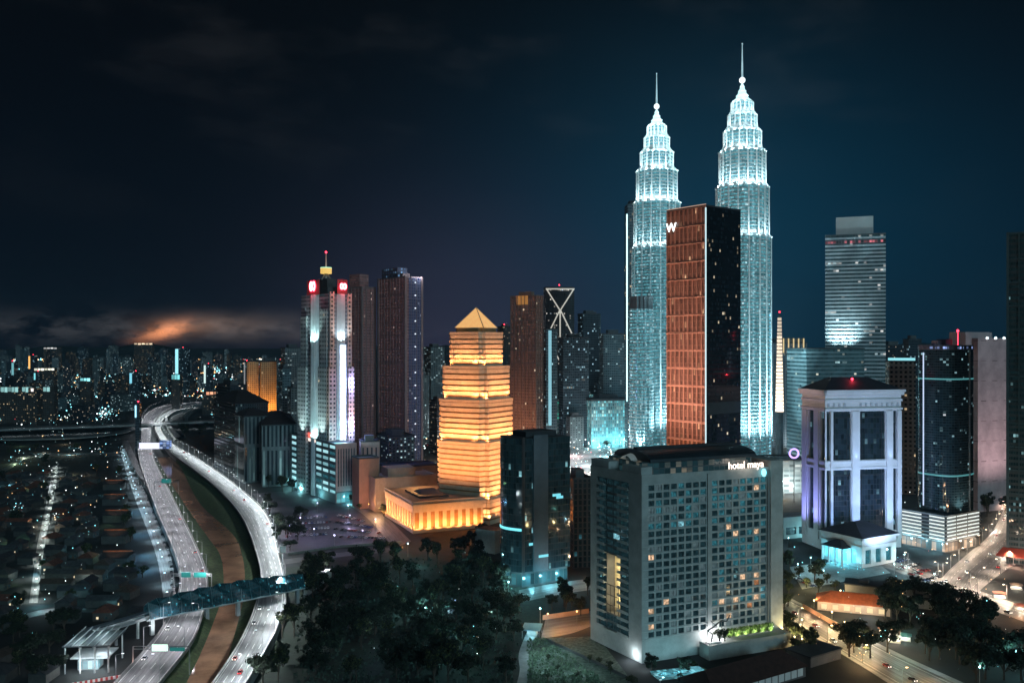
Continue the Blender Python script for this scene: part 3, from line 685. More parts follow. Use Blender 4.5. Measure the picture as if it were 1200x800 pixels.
for j in range(nr):
    z0 = 9 + j * bp_
    for a0, a1 in ((M * .13, M * .30), (M * .56, M * .76)):
        b = MB(); lbox(b, a0, a1, z0, z0 + .35, -.9, 1.0); lbox(b, a0, a1, z0 + .36, z0 + 1.35, -.9, -.65); bo = b.build('balcony', mat('balcony_grey', (.36, .37, .36), .7, var=.15), t)
        d = MB(); fquad(d, fl, a0 + .4, a1 - .4, z0 + .4, z0 + bp_ - .4, 1.15); d.build('door', pane_mat(0), bo)
    if not (vz0 - bp_ < z0 < vz1):
        for q in range(2):
            a0 = va + .3 + q * (vb - va) / 2; mb = MB(); fquad(mb, fl, a0, a0 + (vb - va) / 2 - .6, z0 + .7, z0 + bp_ - .5, 1.1); mb.build('end_window', pane_mat(2 if (j, q) == (12, 1) else 0), t)
# right pylon, back, roof
rp_ = MB(); rp_.box(L + .02, L + 7.5, -1.6, 16, 0, HH + 4.5); rp_.build('stair_pylon', HW, t)
pyn = MB(); pyn.box(L - 1.4, L, -.9, -.01, 0, HH); pyn.build('end_fin', mat('fin_dark', (.20, .21, .21), .7, var=.1), t)
bkx = lv[0]; byy = lv[1]
bw_ = MB(); bw_.face([(L, 14, 0), (L + 3, byy, 0), (L + 3, byy, HH), (L, 14, HH)]); bw_.face([(bkx, byy, 0), (L + 3, byy, 0), (L + 3, byy, HH), (bkx, byy, HH)]); bw_.face([(0.6, .6, HH - .3), (L - .1, .6, HH - .3), (L - .1, byy - .3, HH - .3), (bkx + 1, byy - .3, HH - .3)]); bw_.build('back_wall', HW, t)
pt = MB()
for a, b in (((0, 0), (L, 0)), ((0, 0), (bkx, byy))):
    d = Vector(b) - Vector(a); n = Vector((-d.y, d.x)).normalized() * (.6 if a == (0, 0) and b[1] == 0 else -.6); q = [a, b, (b[0] + n.x, b[1] + n.y), (a[0] + n.x, a[1] + n.y)]; pt.prism(q, HH + .02, HH + 1.3)
pt.build('parapet', HW, t)
s0, s1 = (bkx + 6, 6.5), None
pb = MB(); x0, x1, y0, y1 = 3.5, L - 6.5, 5.5, byy - 3.5
pb.box(x0, x1, y0, y1, HH, HH + 6.2, 0); pb.build('penthouse', facade('hotel_penthouse', (.10, .11, .12), (.02, .04, .05), 3.2, 3.1, .9, .8, lit=.30, c1=(1, .8, .55), c2=(.5, .85, .95), st=.14, dim=.03), t)
cr = MB(); N = 14; prof = []
for i in range(N + 1):
    a = math.pi * i / N; prof.append((y0 - 1.5 + (y1 - y0 + 3) * (1 - math.cos(a)) / 2, HH + 6.3 + 4.6 * math.sin(a) ** .8 if 0 < i < N else HH + 6.3))
xs_ = [x0 + 4, x1 + 2]
for i in range(N):
    (ya, za), (yb, zb) = prof[i], prof[i + 1]
    cr.face([(xs_[0], ya, za), (xs_[1], ya, za), (xs_[1], yb, zb), (xs_[0], yb, zb)])
for xx in xs_: cr.face([(xx, a, b) for a, b in prof])
cr.build('curved_roof', mat('curved_roof', (.035, .045, .055), .45, .3, vs=.1, var=.2), t)
rdg = MB(); rdg.box(xs_[0] + 2, xs_[1] - 1, (y0 + y1) / 2 - 1.5, (y0 + y1) / 2 + 1.5, HH + 10.5, HH + 11.8); rdg.build('roof_ridge', ROOFD, t)
for a in (.0, .62):
    cb = MB(); cb.prism([fl(M * a + .2, 0, .4)[:2], fl(M * (a + .36), 0, .4)[:2], fl(M * (a + .36), 0, 7)[:2], fl(M * a + .2, 0, 7)[:2]], HH - .2, HH + 4.8); cb.build('lift_housing', HW, t)
ap = MB()
for i in range(11):
    a0, a1 = math.pi * i / 11, math.pi * (i + 1) / 11; ym = (y0 + y1) / 2
    for rr, q in ((0, 0),): ap.face([(xs_[0] - 3.4, ym + 6.5 * math.cos(a0), HH + 3 + 5 * math.sin(a0)), (xs_[0] - 3.4, ym + 6.5 * math.cos(a1), HH + 3 + 5 * math.sin(a1)), (xs_[0] - .2, ym + 6.5 * math.cos(a1), HH + 3.5 + 5.5 * math.sin(a1)), (xs_[0] - .2, ym + 6.5 * math.cos(a0), HH + 3.5 + 5.5 * math.sin(a0))])
ap.build('glass_vault', mat('vault_glass', (.25, .3, .31), .2, var=0, em=(.6, .75, .75), es=.10, sample=False), t)
put_text('rooftop_lettering', 'hotel maya', 4.9, glow_mat('sign_white', (1, .82, .68), 2.2), t, ff, L - 14.5, HH + 1.6, -.6)
dr = MB(); dr.ball((L - 4.2, -1.4, HH - 1.2), 1.2, 10, 8, 0, 1.7); dr.build('drop_emblem', glow_mat('sign_teal', (.25, .85, 1), 1.8), t)
light('POINT', 700, (1, .82, .68), (L - 14, -5, HH + 3), None, 2.0, parent=t)
# podium and the lit hedge terrace at its foot
pd_ = MB(); pd_.box(L * .42, L + 6, -9.5, -1.8, 0, 7.0); pd_.build('podium', mat('podium_stone', (.36, .36, .34), .8, var=.15), t)
hw_ = MB(); hw_.box(L * .60, L + 1, -2.6, -2.2, 8.6, 8.9); hw_.build('terrace_light', glow_mat('terrace_strip', (.95, 1, .85), 2.4), t)
for i in range(6): light('SPOT', 1700, (.95, 1, .8), (L * .62 + i * L * .068, -6.5, 8.0), (L * .62 + i * L * .068, -2.0, 12), .3, 120, .9, t)
light('POINT', 1500, COOL, fl(M * .9, 3, -3), None, .3, parent=t); light('POINT', 500, COOL, (-4, -8, 2.5), None, .3, parent=t)
for i in range(5): light('SPOT', 500, TEAL, (L * (.06 + .08 * i), -11, 2.0), (L * (.06 + .08 * i), 0, 10), .4, 120, .9, t)
HOTEL = (C, ua, L, M, HH)
def hotel_w(x, y, z=0.0): return (C.x + x * math.cos(ua) - y * math.sin(ua), C.y + x * math.sin(ua) + y * math.cos(ua), z)
# ================================================================== white hip-roofed office block with tall dark bays
fr = Frame(967, 650, 940, 1056, 12); L, M = fr.L, fr.M; fc = faces(L, M); HT = Z(457, 650)
t = fr.th('columned_block', 'white office block with tall dark glass bays, hip roof and a red beacon', 'office building')
WST = mat('white_stone', (.60, .60, .62), .75, vs=.08, var=.08)
h = lambda f: f * HT
zs = [(h(.11), h(.50)), (h(.56), h(.865))]
fo = [(L * a, L * b, z0, z1) for z0, z1 in zs for a, b in ((.012, .062), (.105, .335), (.455, .79), (.895, .94))]
lo = [(M * a, M * b, z0, z1) for z0, z1 in zs for a, b in ((.28, .50), (.80, .98))]
wl = MB(); holes(wl, fc['front'], L, 0, HT, fo, 1.6); holes(wl, fc['left'], M, 0, HT, lo, 1.6); fquad(wl, fc['right'], 0, M, 0, HT, 0); fquad(wl, fc['back'], 0, L, 0, HT, 0); wl.build('stone_wall', WST, t)
BG = facade('bay_glass', (.02, .025, .03), (.012, .018, .025), 2.4, 3.8, .92, .93, lit=.03, c1=(.4, .8, 1), c2=(.3, .5, 1), st=.5, rough=.05, wrough=.3, dim=.012)
for k, os_ in (('front', fo), ('left', lo)):
    for o in os_:
        mb = MB(); fquad(mb, fc[k], *o, 1.6); b = mb.build('window_bay', BG, t)
        if o[1] - o[0] > 8:
            mu = MB(); fbox(mu, fc[k], o[0], o[1], o[3] - 4.6, o[3] - 4.2, 1.3, 1.58); fbox(mu, fc[k], o[0] + 2.2, o[0] + 2.5, o[2], o[3], 1.3, 1.58); fbox(mu, fc[k], o[1] - 2.5, o[1] - 2.2, o[2], o[3], 1.3, 1.58); mu.build('mullion', DARK, b)
for k, LL in (('front', L), ('left', M)):
    pr = MB()
    for f0, f1, d in ((.872, .885, .9), (.925, .94, .7), (.965, .985, 1.6), (.985, 1.0, 2.4), (.505, .515, .5), (.545, .555, .5)): fbox(pr, fc[k], -d, LL + d, h(f0), h(f1), -d, -.02)
    pr.build('cornice_bands', WST, t)
ps = MB()
for a, b in ((.066, .098), (.345, .445), (.80, .885), (.945, 1.0)): fbox(ps, fc['front'], L * a, L * b, h(.06), h(.865), -.8, -.03)
for a, b in ((.02, .22), (.56, .74)): fbox(ps, fc['left'], M * a, M * b, h(.06), h(.865), -.8, -.03)
ps.build('pilaster_order', WST, t)
for i in range(14):
    if i in (4, 5): continue
    a = L * (.03 + i * .07); od = MB(); fbox(od, fc['front'], a, a + 1.5, h(.895), h(.915), -.5, -.04); od.build('frieze_medallion', mat('medallion_grey', (.4, .42, .46), .8, var=.1), t)
rf = MB(); e = 1.0; zt = HT + .1
rf.prism([(-e, -e), (L + e, -e), (L + e, M + e), (-e, M + e)], zt, zt + 8.5, 0, poly2=[(L * .22, M * .42), (L * .70, M * .42), (L * .70, M * .58), (L * .22, M * .58)]); rf.build('hip_roof', mat('hip_roof_dark', (.03, .034, .045), .7, var=.2), t)
bc = MB(); bc.ball((L * .45, M * .3, HT + 7.5), .9, 8, 6); bc.tube((L * .45, M * .3, HT + 4), (L * .45, M * .3, HT + 7), .15); bc.build('beacon', RED, t)
light('POINT', 900, (1, .05, .08), (L * .45, M * .3 - 1.5, HT + 8), None, .4, parent=t)
for i in range(3):
    light('SPOT', 60000, (.32, .34, 1), fc['left'](M * (.15 + .35 * i), 6, -13), fc['left'](M * (.15 + .35 * i), HT * .55, 0), .6, 75, .9, t)
for a in (.08, .21, .39, .62, .84): light('SPOT', 34000, (.30, .48, 1), fc['front'](L * a, HT * .08, -9), fc['front'](L * a, HT * .6, 0), .6, 70, .9, t)
for a in (.02, .23, .40, .85): light('SPOT', 1500, (.35, .55, 1), fc['front'](L * a, h(.56), -2.2), fc['front'](L * a, h(.9), 0), .4, 80, .9, t)
for a in (.2, .75): light('SPOT', 150000, (.42, .62, 1), fc['front'](L * a, 14, -75), fc['front'](L * a, HT * .55, 0), 1.2, 85, .9, t)  # unseen far floods added to brighten the front
# entrance pavilion in front
fv = Frame(1010, 600, 964, 1050, 30, M=34); Lp, Mp = fv.L, fv.M; fp = faces(Lp, Mp); hp = 20
t2 = fv.th('entrance_pavilion', 'low white pavilion with pyramid roof and cyan lit porch before the columned block', 'pavilion')
o1 = [(Lp * (.1 + .3 * i), Lp * (.26 + .3 * i), 2, 11.5) for i in range(3)]; o2 = [(Mp * (.08 + .22 * i), Mp * (.2 + .22 * i), 2, 11.5) for i in range(4)]
wl = MB(); holes(wl, fp['front'], Lp, 0, hp, o1, .9); holes(wl, fp['left'], Mp, 0, hp, o2, .9); fquad(wl, fp['right'], 0, Mp, 0, hp, 0); fquad(wl, fp['back'], 0, Lp, 0, hp, 0); wl.build('stone_wall', WST, t2)
for k, os_ in (('front', o1), ('left', o2)):
    for i, o in enumerate(os_): mb = MB(); fquad(mb, fp[k], *o, .9); mb.build('window', mat('porch_lit', (.1, .2, .22), .3, var=0, em=(.15, .75, 1), es=.75, sample=False) if k == 'left' else pane_mat(1), t2)
cn = MB()
for k, LL in (('front', Lp), ('left', Mp)): fbox(cn, fp[k], -1.6, LL + 1.6, hp - 1.4, hp, -1.6, -.02); fbox(cn, fp[k], -.6, LL + .6, 13.5, 14.3, -.6, -.02)
cn.build('cornice', WST, t2)
rf = MB(); rf.prism([(-2, -2), (Lp + 2, -2), (Lp + 2, Mp + 2), (-2, Mp + 2)], hp + .05, hp + 7, 0, poly2=[(Lp * .35, Mp * .45), (Lp * .65, Mp * .45), (Lp * .65, Mp * .55), (Lp * .35, Mp * .55)]); rf.build('pyramid_roof', MATS['hip_roof_dark'], t2)
pc = MB(); pc.prism([(-9, Mp * .25), (-.1, Mp * .25), (-.1, Mp * .8), (-9, Mp * .8)], 12, 16, 0, poly2=[(-3, Mp * .45), (-.1, Mp * .45), (-.1, Mp * .6), (-3, Mp * .6)]); pc.build('porch_roof', MATS['hip_roof_dark'], t2)
for i in range(4):
    mb = MB(); mb.tube((-8.2, Mp * (.28 + .16 * i), 0), (-8.2, Mp * (.28 + .16 * i), 12), .6, .5, 8); mb.build('column', WST, t2)
for i in range(3): light('POINT', 2600, (.15, .8, 1), (-5, Mp * (.32 + .18 * i), 7), None, .5, parent=t2)
for a in (.15, .45, .75): light('SPOT', 2200, (.35, .85, 1), fp['front'](Lp * a, 1, -5), fp['front'](Lp * a, 12, 0), .4, 110, .9, t2)
for a in (.1, .9): light('SPOT', 2600, (.35, .85, 1), fp['left'](Mp * a, 1, -5), fp['left'](Mp * a, 12, 0), .4, 110, .9, t2)
# covered wing between the hotel and the block
fw = Frame(918, 690, 908, 968, 18, M=16); t3 = fw.th('side_wing', 'long low teal wing with dark window bays beside the white block', 'annex building'); fq = faces(fw.L, fw.M)
hwz = Z(606, 690); op = [(fw.L * (.06 + .3 * i), fw.L * (.30 + .3 * i), 3, hwz - 8) for i in range(3)]
wl = MB(); holes(wl, fq['front'], fw.L, 0, hwz, op, .8); fquad(wl, fq['left'], 0, fw.M, 0, hwz, 0); wl.face([(0, 0, hwz), (fw.L, 0, hwz), (fw.L, fw.M, hwz), (0, fw.M, hwz)]); wl.build('wing_wall', mat('wing_wall', (.42, .45, .45), .8, var=.12), t3)
for o in op: mb = MB(); fquad(mb, fq['front'], *o, .8); mb.build('window_bay', BG, t3)
light('POINT', 5000, TEAL, fq['front'](fw.L * .5, 4, -10), None, .5, parent=t3)

# ================================================================== curved dark glass tower on its white striped podium
YQ = 655; fr = Frame(1108, 643, 1056, 1149, 33); L, M = fr.L, fr.M; fc = faces(L, M); hp = Z(605, 643)
t = fr.th('glass_tower', 'dark curved glass tower rising from a podium of glowing white stripes', 'skyscraper')
pd_ = MB(); pd_.box(.5, L - .5, .5, M - .5, 0, hp - .2); pd_.build('podium_core', mat('podium_core', (.08, .085, .09), .6, var=.15), t)
nfl = 7; z0 = 8.0; fh = (hp - z0) / nfl
lit_strip = mat('podium_lit', (.5, .5, .48), .5, var=0, em=(.92, 1, .95), es=.72, sample=False)
for k, LL, segs in (('left', M, ((.02, .46), (.64, .97))), ('front', L, ((.06, .30), (.33, .62), (.65, .97)))):
    for j in range(nfl):
        for a, b in segs:
            mb = MB(); fbox(mb, fc[k], LL * a, LL * b, z0 + j * fh + .7, z0 + j * fh + fh * .62, .15, .45); mb.build('lit_floor_strip', lit_strip, t)
    sl_ = MB()
    for j in range(nfl + 1): fbox(sl_, fc[k], 0, LL, z0 + j * fh - .35, z0 + j * fh + .45, -.35, .6)
    sl_.build('floor_slabs', mat('slab_pale', (.4, .4, .4), .8, var=.1), t)
sh = MB(); fquad(sh, fc['left'], 0, M, 0, z0 - .5, .4); fquad(sh, fc['front'], 0, L, 0, z0 - .5, .4); sh.build('shopfront', facade('shopfront_glass', (.1, .1, .1), (.1, .1, .1), 4, 7.4, .85, .8, lit=.55, c1=(1, .6, .35), c2=(.35, .85, 1), st=.8), t)
for a in (.15, .5, .85): light('POINT', 2400, (.4, .85, 1), fc['left'](M * a, 5, -4), None, .4, parent=t)
for a in (.2, .6): light('POINT', 2000, (1, .8, .6), fc['front'](L * a, 5, -4), None, .4, parent=t)
cx, cy = L * .59, M * .46; ra, rb = L * .41, M * .45; ZT = Z(410, 655)
pl = [(cx + ra * math.copysign(abs(math.cos(q)) ** .62, math.cos(q)), cy + rb * math.copysign(abs(math.sin(q)) ** .62, math.sin(q))) for q in [2 * math.pi * (i + .5) / 40 for i in range(40)]]
cw = MB(); cw.prism(pl, hp, ZT, 0, 1, cell=(1.7, 3.9)); cw.build('curtain_wall', [facade('curved_glass', (.05, .075, .085), (.012, .030, .038), 1.7, 1.95, .86, .7, lit=.03, c1=(.5, .9, 1), c2=(.9, .95, 1), st=.5, row=.018, rough=.04, wrough=.2), ROOFD], t)
ct = MB(); ct.prism([(x * 1.01 - cx * .01, y * 1.01 - cy * .01) for x, y in pl], ZT + .05, ZT + 3.6, 0); ct.build('crown_screen', facade('crown_screen', (.07, .075, .09), (.1, .1, .12), 3, 3.4, .8, .5, lit=.42, c1=(.35, .5, 1), c2=(1, .9, .75), st=1.1), t)
for i, q in enumerate((4.95, 5.25)):
    x, y = cx + ra * .99 * math.cos(q), cy + rb * .99 * math.sin(q); mb = MB(); mb.box(x - .55, x + .55, y - 1.3, y, hp, ZT + 1); mb.build('vertical_fin', mat('fin_steel', (.22, .25, .27), .5, .3, var=.1), t)
for j, zz in enumerate((Z(445, 655), Z(558, 655))): mb = MB(); mb.prism([(x * 1.008 - cx * .008, y * 1.008 - cy * .008) for x, y in pl], zz, zz + 1.2, 0, top=False, bottom=False); mb.build('lit_band', mat('teal_band', (.1, .2, .2), .5, var=0, em=(.2, .8, .85), es=.22, sample=False), t)
bs = MB(); bs.box(cx - 5, cx + 4, cy - 3, cy + 4, ZT + 3.65, ZT + 8); bs.box(cx - 15, cx - 10, cy - 3, cy + 2, ZT + 3.65, ZT + 7); bs.build('plant_room', mat('plant_pink', (.22, .18, .19), .8, var=.1), t)
mb = MB(); mb.tube((cx + 6, cy - 6, ZT + 3.6), (cx + 6, cy - 6, ZT + 14), .25); mb.ball((cx + 6, cy - 6, ZT + 14.3), .9, 8, 6); mb.build('beacon', RED, t)
ss = MB(); x, y = pl[18]; ss.box(x - .5, x + .3, y - .6, y + .1, hp + 4, ZT - 2); ss.build('light_strip', mat('sparkle_strip', (.2, .2, .25), .4, var=0, em=(.6, .75, 1), es=.75, sample=False), t)
light('SPOT', 9000, (.9, 1, .95), (cx - ra * .5, cy - rb - 5, hp + 2), (cx - ra * .4, cy - rb, hp + 20), .5, 120, .9, t)

# ================================================================== a general tower builder
def tower(name, label, pxc, Y, pxl, pxr, top, a, m, group=None, M=None, cap=True, roofm=None, plant=True, cell=None, cat='tower', z0=0.0, pier=None, useed=0, strips=0):
    fr = Frame(pxc, Y, pxl, pxr, a, M=M); t = fr.th(name, label, cat, group); HT = Z(top, Y); L, M = fr.L, fr.M
    mb = MB(); mb.box(0, L, 0, M, z0, HT, 0, 1, cell=cell, useed=useed); mb.build('facade', [m, roofm or ROOFD], t)
    if strips:
        mb = MB(); fcs = faces(L, M)
        for k, LL in (('front', L), ('left', M)):
            n = max(2, round(LL / strips))
            for q in range(n + 1): a0 = LL * q / n; fbox(mb, fcs[k], a0 - .35, a0 + .35, z0, HT + .8, -.7, -.02)
            for q in range(1, int(HT / 16)): fbox(mb, fcs[k], 0, LL, q * 16 - .5, q * 16 + .5, -.5, -.03)
        mb.build('facade_ribs', roofm or ROOFM, t)
    if cap:
        mb = MB()
        for q in ((-.3, L + .3, -.3, .3), (-.3, L + .3, M - .3, M + .3), (-.3, .3, .31, M - .31), (L - .3, L + .3, .31, M - .31)): mb.box(*q, HT + .02, HT + 1.4)
        mb.build('parapet', roofm or ROOFD, t)
    if plant:
        mb = MB(); mb.box(L * .25, L * .7, M * .25, M * .75, HT + .05, HT + 5 + L * .05); mb.build('plant_room', roofm or ROOFM, t)
    if pier:
        mb = MB()
        for x, y in ((0, 0), (L, 0), (0, M)): mb.box(x - pier, x + pier, y - pier, y + pier, z0, HT + 1.6)
        mb.build('corner_piers', roofm or ROOFM, t)
    return t, fr, HT
def red_tip(t, x, y, z, h=8):
    mb = MB(); mb.tube((x, y, z), (x, y, z + h), .3, .15); mo = mb.build('mast', DARK, t); mb = MB(); mb.ball((x, y, z + h), 1.1, 8, 6); mb.build('beacon', RED, mo)

# dark glass block left of the hotel
fr = Frame(613, 553, 588, 668, 30); L, M = fr.L, fr.M; fc = faces(L, M); HT = Z(514, 553)
t = fr.th('black_block', 'black glass office block with cyan lit base standing left of the hotel', 'office building')
fr2 = [(0, 0), (L, 0), (L, M), (L * .3, M + 3), (0, M)]
gb = facade('black_block_glass', (.035, .045, .052), (.010, .020, .027), 1.8, 3.9, .9, .86, lit=.016, c1=(.4, .9, 1), c2=(.8, .95, 1), st=.7, row=.004, rough=.05, wrough=.25, dim=.010)
mb = MB(); nl = 8; arc = []
for i in range(nl + 1):
    s = i / nl; arc.append((-1.0 - 5.5 * math.sin(math.pi * s), M * (1 - s)))
pg = arc + [(L, 0), (L, M)]
mb.prism(pg[::1], 9, HT, 0, 1, cell=(1.8, 3.9)); mb.build('curtain_wall', [gb, ROOFD], t)
mb = MB(); fbox(mb, fc['front'], L * .20, L * .50, 9, HT + 2.0, -1.4, -.02); mb.build('stair_shaft', mat('shaft_slate', (.075, .10, .125), .6, .2, vs=.1, var=.2), t)
mb = MB(); fbox(mb, fc['front'], -.9, .9, 9, HT + 1, -.8, -.02); mb.build('corner_fin', DARK, t)
bs = MB(); bs.prism([(x * .94, y) for x, y in pg], 0, 8.9, 0, cell=(3, 8.9)); bs.build('lobby_glass', facade('lobby_glass', (.05, .06, .07), (.03, .06, .07), 3, 8.9, .85, .75, lit=.5, c1=(.25, .85, 1), c2=(.5, .95, 1), st=.45), t)
mb = MB(); mb.prism([(x * 1.01 - .6, y - .5) for x, y in arc[2:]] + [(x * 1.01 - .1, y) for x, y in reversed(arc[2:])], Z(622, 553), Z(622, 553) + 1.5, 0); mb.build('lit_arc', glow_mat('cyan_arc', (.2, .85, 1), .9), t)
for a, zz, ln in ((.62, Z(585, 553), 6), (.7, Z(588, 553), 5), (.30, Z(655, 553), 7), (.12, Z(640, 553), 6)):
    mb = MB(); fbox(mb, fc['front'], L * a, L * a + ln, zz, zz + 1.6, -1.6 if a == .30 else -.3, -1.41 if a == .30 else -.05); mb.build('lit_sign', glow_mat('cyan_sign', (.22, .85, 1), .7), t)
rp_ = MB(); rp_.box(L * .15, L * .8, M * .2, M * .8, HT + .1, HT + 3.5); rp_.build('plant_room', ROOFD, t)
for a in (.1, .45, .8): light('POINT', 3200, (.25, .85, 1), fc['front'](L * a, 4, -5), None, .5, parent=t)
light('POINT', 2600, (.3, .9, 1), fc['left'](M * .6, 4, -10), None, .5, parent=t)
tower('dark_slab', 'narrow dark slab between the black glass block and the hotel', 672, 600, 669, 694, 562, 12, facade('dark_slab_wall', (.045, .035, .035), (.01, .02, .025), 3.2, 3.8, .6, .8, lit=.03, c1=(.2, .8, 1), c2=(.5, .9, 1), st=.5), M=24)
tower('white_lowrise', 'low white building with brown roof beside the black glass block', 580, 640, 557, 592, 622, 55, mat('lowrise_white', (.45, .46, .46), .8, var=.15), roofm=mat('roof_brown', (.16, .09, .06), .85, var=.2), plant=False, cap=False, cat='building')

# ================================================================== the banded tower with red ring emblems
Yr = 872; fr = Frame(385.5, Yr, 353, 412, 42); L, M = fr.L, fr.M; fc = faces(L, M); HT = Z(344, Yr)
t = fr.th('emblem_tower', 'pale banded tower with red ring emblems, floodlit bays and a gold capped mast', 'skyscraper')
PINK = mat('pink_pier', (.60, .42, .36), .75, vs=.2, var=.1); GRN = mat('sage_wall', (.34, .38, .37), .75, vs=.2, var=.12)
mb = MB(); mb.box(0, L, 0, M, 0, HT, 0, 1, cell=(2.6, 3.8)); mb.build('core_wall', [facade('emblem_core', (.26, .27, .30), (.03, .04, .05), 2.6, 3.8, .55, .5, lit=.03, c1=(.6, .9, 1), c2=(1, .8, .6), st=.4), ROOFD], t)
sq = facade('square_windows', (.66, .45, .38), (.02, .02, .025), 3.9, 4.3, .5, .45, lit=.01)
sqw = facade('square_windows_pale', (.50, .52, .52), (.02, .03, .035), 3.2, 4.3, .45, .45, lit=.01)
zmid = Z(409, Yr); zlow = Z(430, Yr)
for a0, a1, zt, d in ((.02, .20, HT + 2, -1.6), (.80, .97, HT + 1, -1.6), (-.04, .22, zmid, -3.2), (.80, 1.05, zlow, -3.2), (-.10, .20, zlow, -4.6)):
    mb = MB(); fbox(mb, fc['front'], L * a0, L * a1, 0, zt, d, -.02); mb.build('window_pier', sq, t)
for a0, a1, zt, d in ((.02, .24, Z(370, Yr), -1.4), (.72, .96, Z(362, Yr), -1.4), (-.05, .26, zlow, -2.8), (.70, .98, zlow, -2.6)):
    mb = MB(); fbox(mb, fc['left'], M * a0, M * a1, 0, zt, d, -.02); mb.build('window_pier', sqw, t)
BAYW = mat('bay_white', (.66, .70, .72), .5, vs=.2, var=.06)
def bay(k, LL, a0, a1, z0, z1, name):
    mb = MB(); n = 7
    for i in range(n):
        q0, q1 = i / n, (i + 1) / n; f = fc[k]; x0, x1 = LL * (a0 + (a1 - a0) * q0), LL * (a0 + (a1 - a0) * q1); d0, d1 = -3.2 * math.sin(math.pi * q0) - .3, -3.2 * math.sin(math.pi * q1) - .3
        mb.face([f(x0, z0, d0), f(x1, z0, d1), f(x1, z1, d1), f(x0, z1, d0)]); mb.face([f(x0, z1, d0), f(x1, z1, d1), f(x1, z1, 0), f(x0, z1, 0)])
        fbox(mb, f, x0 - .15, x0 + .15, z0, z1, d0 - .35, d0 + .1)
    mb.build(name, BAYW, t)
bay('front', L, .34, .70, 0, HT, 'curved_bay'); bay('left', M, .38, .66, 0, HT, 'curved_bay')
z1 = Z(404, Yr)
mb = MB(); fbox(mb, fc['front'], L * .40, L * .64, Z(520, Yr), z1, -4.6, -3.6); mb.build('bay_floodlight_glow', glow_mat('panel_white', (.62, .74, 1), 2.0, True), t)  # glowing box standing in for the floodlit white bay
for zz, pw in ((Z(519, Yr), 15000), (z1 + 1, 11000)):
    for a in (.35, .69): light('SPOT', pw * 2.2, (.72, .9, 1), fc['front'](L * a, zz, -6.5), fc['front'](L * .52, zz + 26, -2), .5, 90, .9, t)
for zz, pw in ((Z(519, Yr), 17000), (Z(404, Yr), 15000)):
    for a in (.40, .62): light('SPOT', pw * 2.2, (.62, 1, .98), fc['left'](M * a, zz, -6.5), fc['left'](M * .52, zz + 26, -2), .5, 90, .9, t)
for a in (.06, .13): light('SPOT', 120000, (1, .52, .42), fc['front'](L * a, Z(519, Yr), -11), fc['front'](L * a, HT * .7, 0), .5, 60, .9, t)
light('SPOT', 110000, (1, .52, .42), fc['front'](L * .92, Z(519, Yr), -11), fc['front'](L * .9, HT * .7, 0), .5, 60, .9, t)
for a in (.15, .85): light('SPOT', 60000, (.70, .98, .97), fc['left'](M * a, Z(519, Yr), -10), fc['left'](M * a, HT * .6, 0), .5, 65, .9, t)
mb = MB(); mb.box(L * .2, L * .85, M * .2, M * .85, HT + .05, HT + 7); mb.box(L * .32, L * .72, M * .32, M * .72, HT + 7.05, HT + 16); mb.build('stepped_top', mat('top_dark', (.10, .08, .08), .7, var=.2), t)
mx, my = L * .5, M * .5; zc = Z(318, Yr)
lg = MB()
for q in range(4): lg.tube((mx + 7 * math.cos(q * 1.57 + .4), my + 7 * math.sin(q * 1.57 + .4), HT + 15), (mx + 1.5 * math.cos(q * 1.57 + .4), my + 1.5 * math.sin(q * 1.57 + .4), zc), .5)
lg.tube((mx, my, HT + 15), (mx, my, zc), 1.4); lg.build('mast_legs', mat('mast_grey', (.3, .28, .26), .6, var=.1), t)
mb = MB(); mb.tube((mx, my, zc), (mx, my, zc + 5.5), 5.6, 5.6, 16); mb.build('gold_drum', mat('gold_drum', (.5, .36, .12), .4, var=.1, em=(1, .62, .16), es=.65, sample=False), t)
mb = MB(); mb.tube((mx, my, zc + 5.5), (mx, my, zc + 6.4), 5.9, 5.4, 16); mb.build('drum_rim', glow_mat('rim_green', (.5, 1, .7), .8), t)
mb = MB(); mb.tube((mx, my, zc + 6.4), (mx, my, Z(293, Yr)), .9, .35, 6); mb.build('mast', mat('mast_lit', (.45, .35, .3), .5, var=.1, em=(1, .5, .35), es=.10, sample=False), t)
mb = MB(); mb.ball((mx, my, Z(292, Yr)), 1.1, 8, 6); mb.build('beacon', RED, t)
for zz in (Z(500, Yr), Z(450, Yr)): light('POINT', 26000, (.32, .40, 1), fc['front'](L * .82, zz, -9), None, 1.0, parent=t)
def ring_emblem(k, LL, a, z, s):
    """two upright rings side by side inside a red border"""
    f = fc[k]; wm = MB(); rm = MB()
    def ring(mb, cx, cz, rx, rz, w, d0, d1, n=20):
        for i in range(n):
            q0, q1 = 2 * math.pi * i / n, 2 * math.pi * (i + 1) / n; A = [(cx + rx * math.cos(q), cz + rz * math.sin(q)) for q in (q0, q1)]; B = [(cx + (rx - w) * math.cos(q), cz + (rz - w) * math.sin(q)) for q in (q0, q1)]
            mb.face([f(*A[0], d0), f(*A[1], d0), f(*B[1], d0), f(*B[0], d0)]); mb.face([f(*A[0], d0), f(*A[1], d0), f(*A[1], d1), f(*A[0], d1)]); mb.face([f(*B[0], d0), f(*B[1], d0), f(*B[1], d1), f(*B[0], d1)])
    for e in (-1, 1): ring(wm, a + e * s * .52, z, s * .62, s * .95, s * .34, -3.6, -2.8); ring(rm, a + e * s * .52, z, s * .86, s * 1.2, s * .22, -3.4, -2.9)
    e1 = wm.build('ring_emblem', glow_mat('ring_white', (1, .62, .64), 3.0), t); rm.build('ring_border', glow_mat('ring_red', (1, .02, .06), 2.4), e1)
ring_emblem('left', M, M * .52, Z(334, Yr), 4.9); ring_emblem('front', L, L * .55, Z(335, Yr), 3.2)
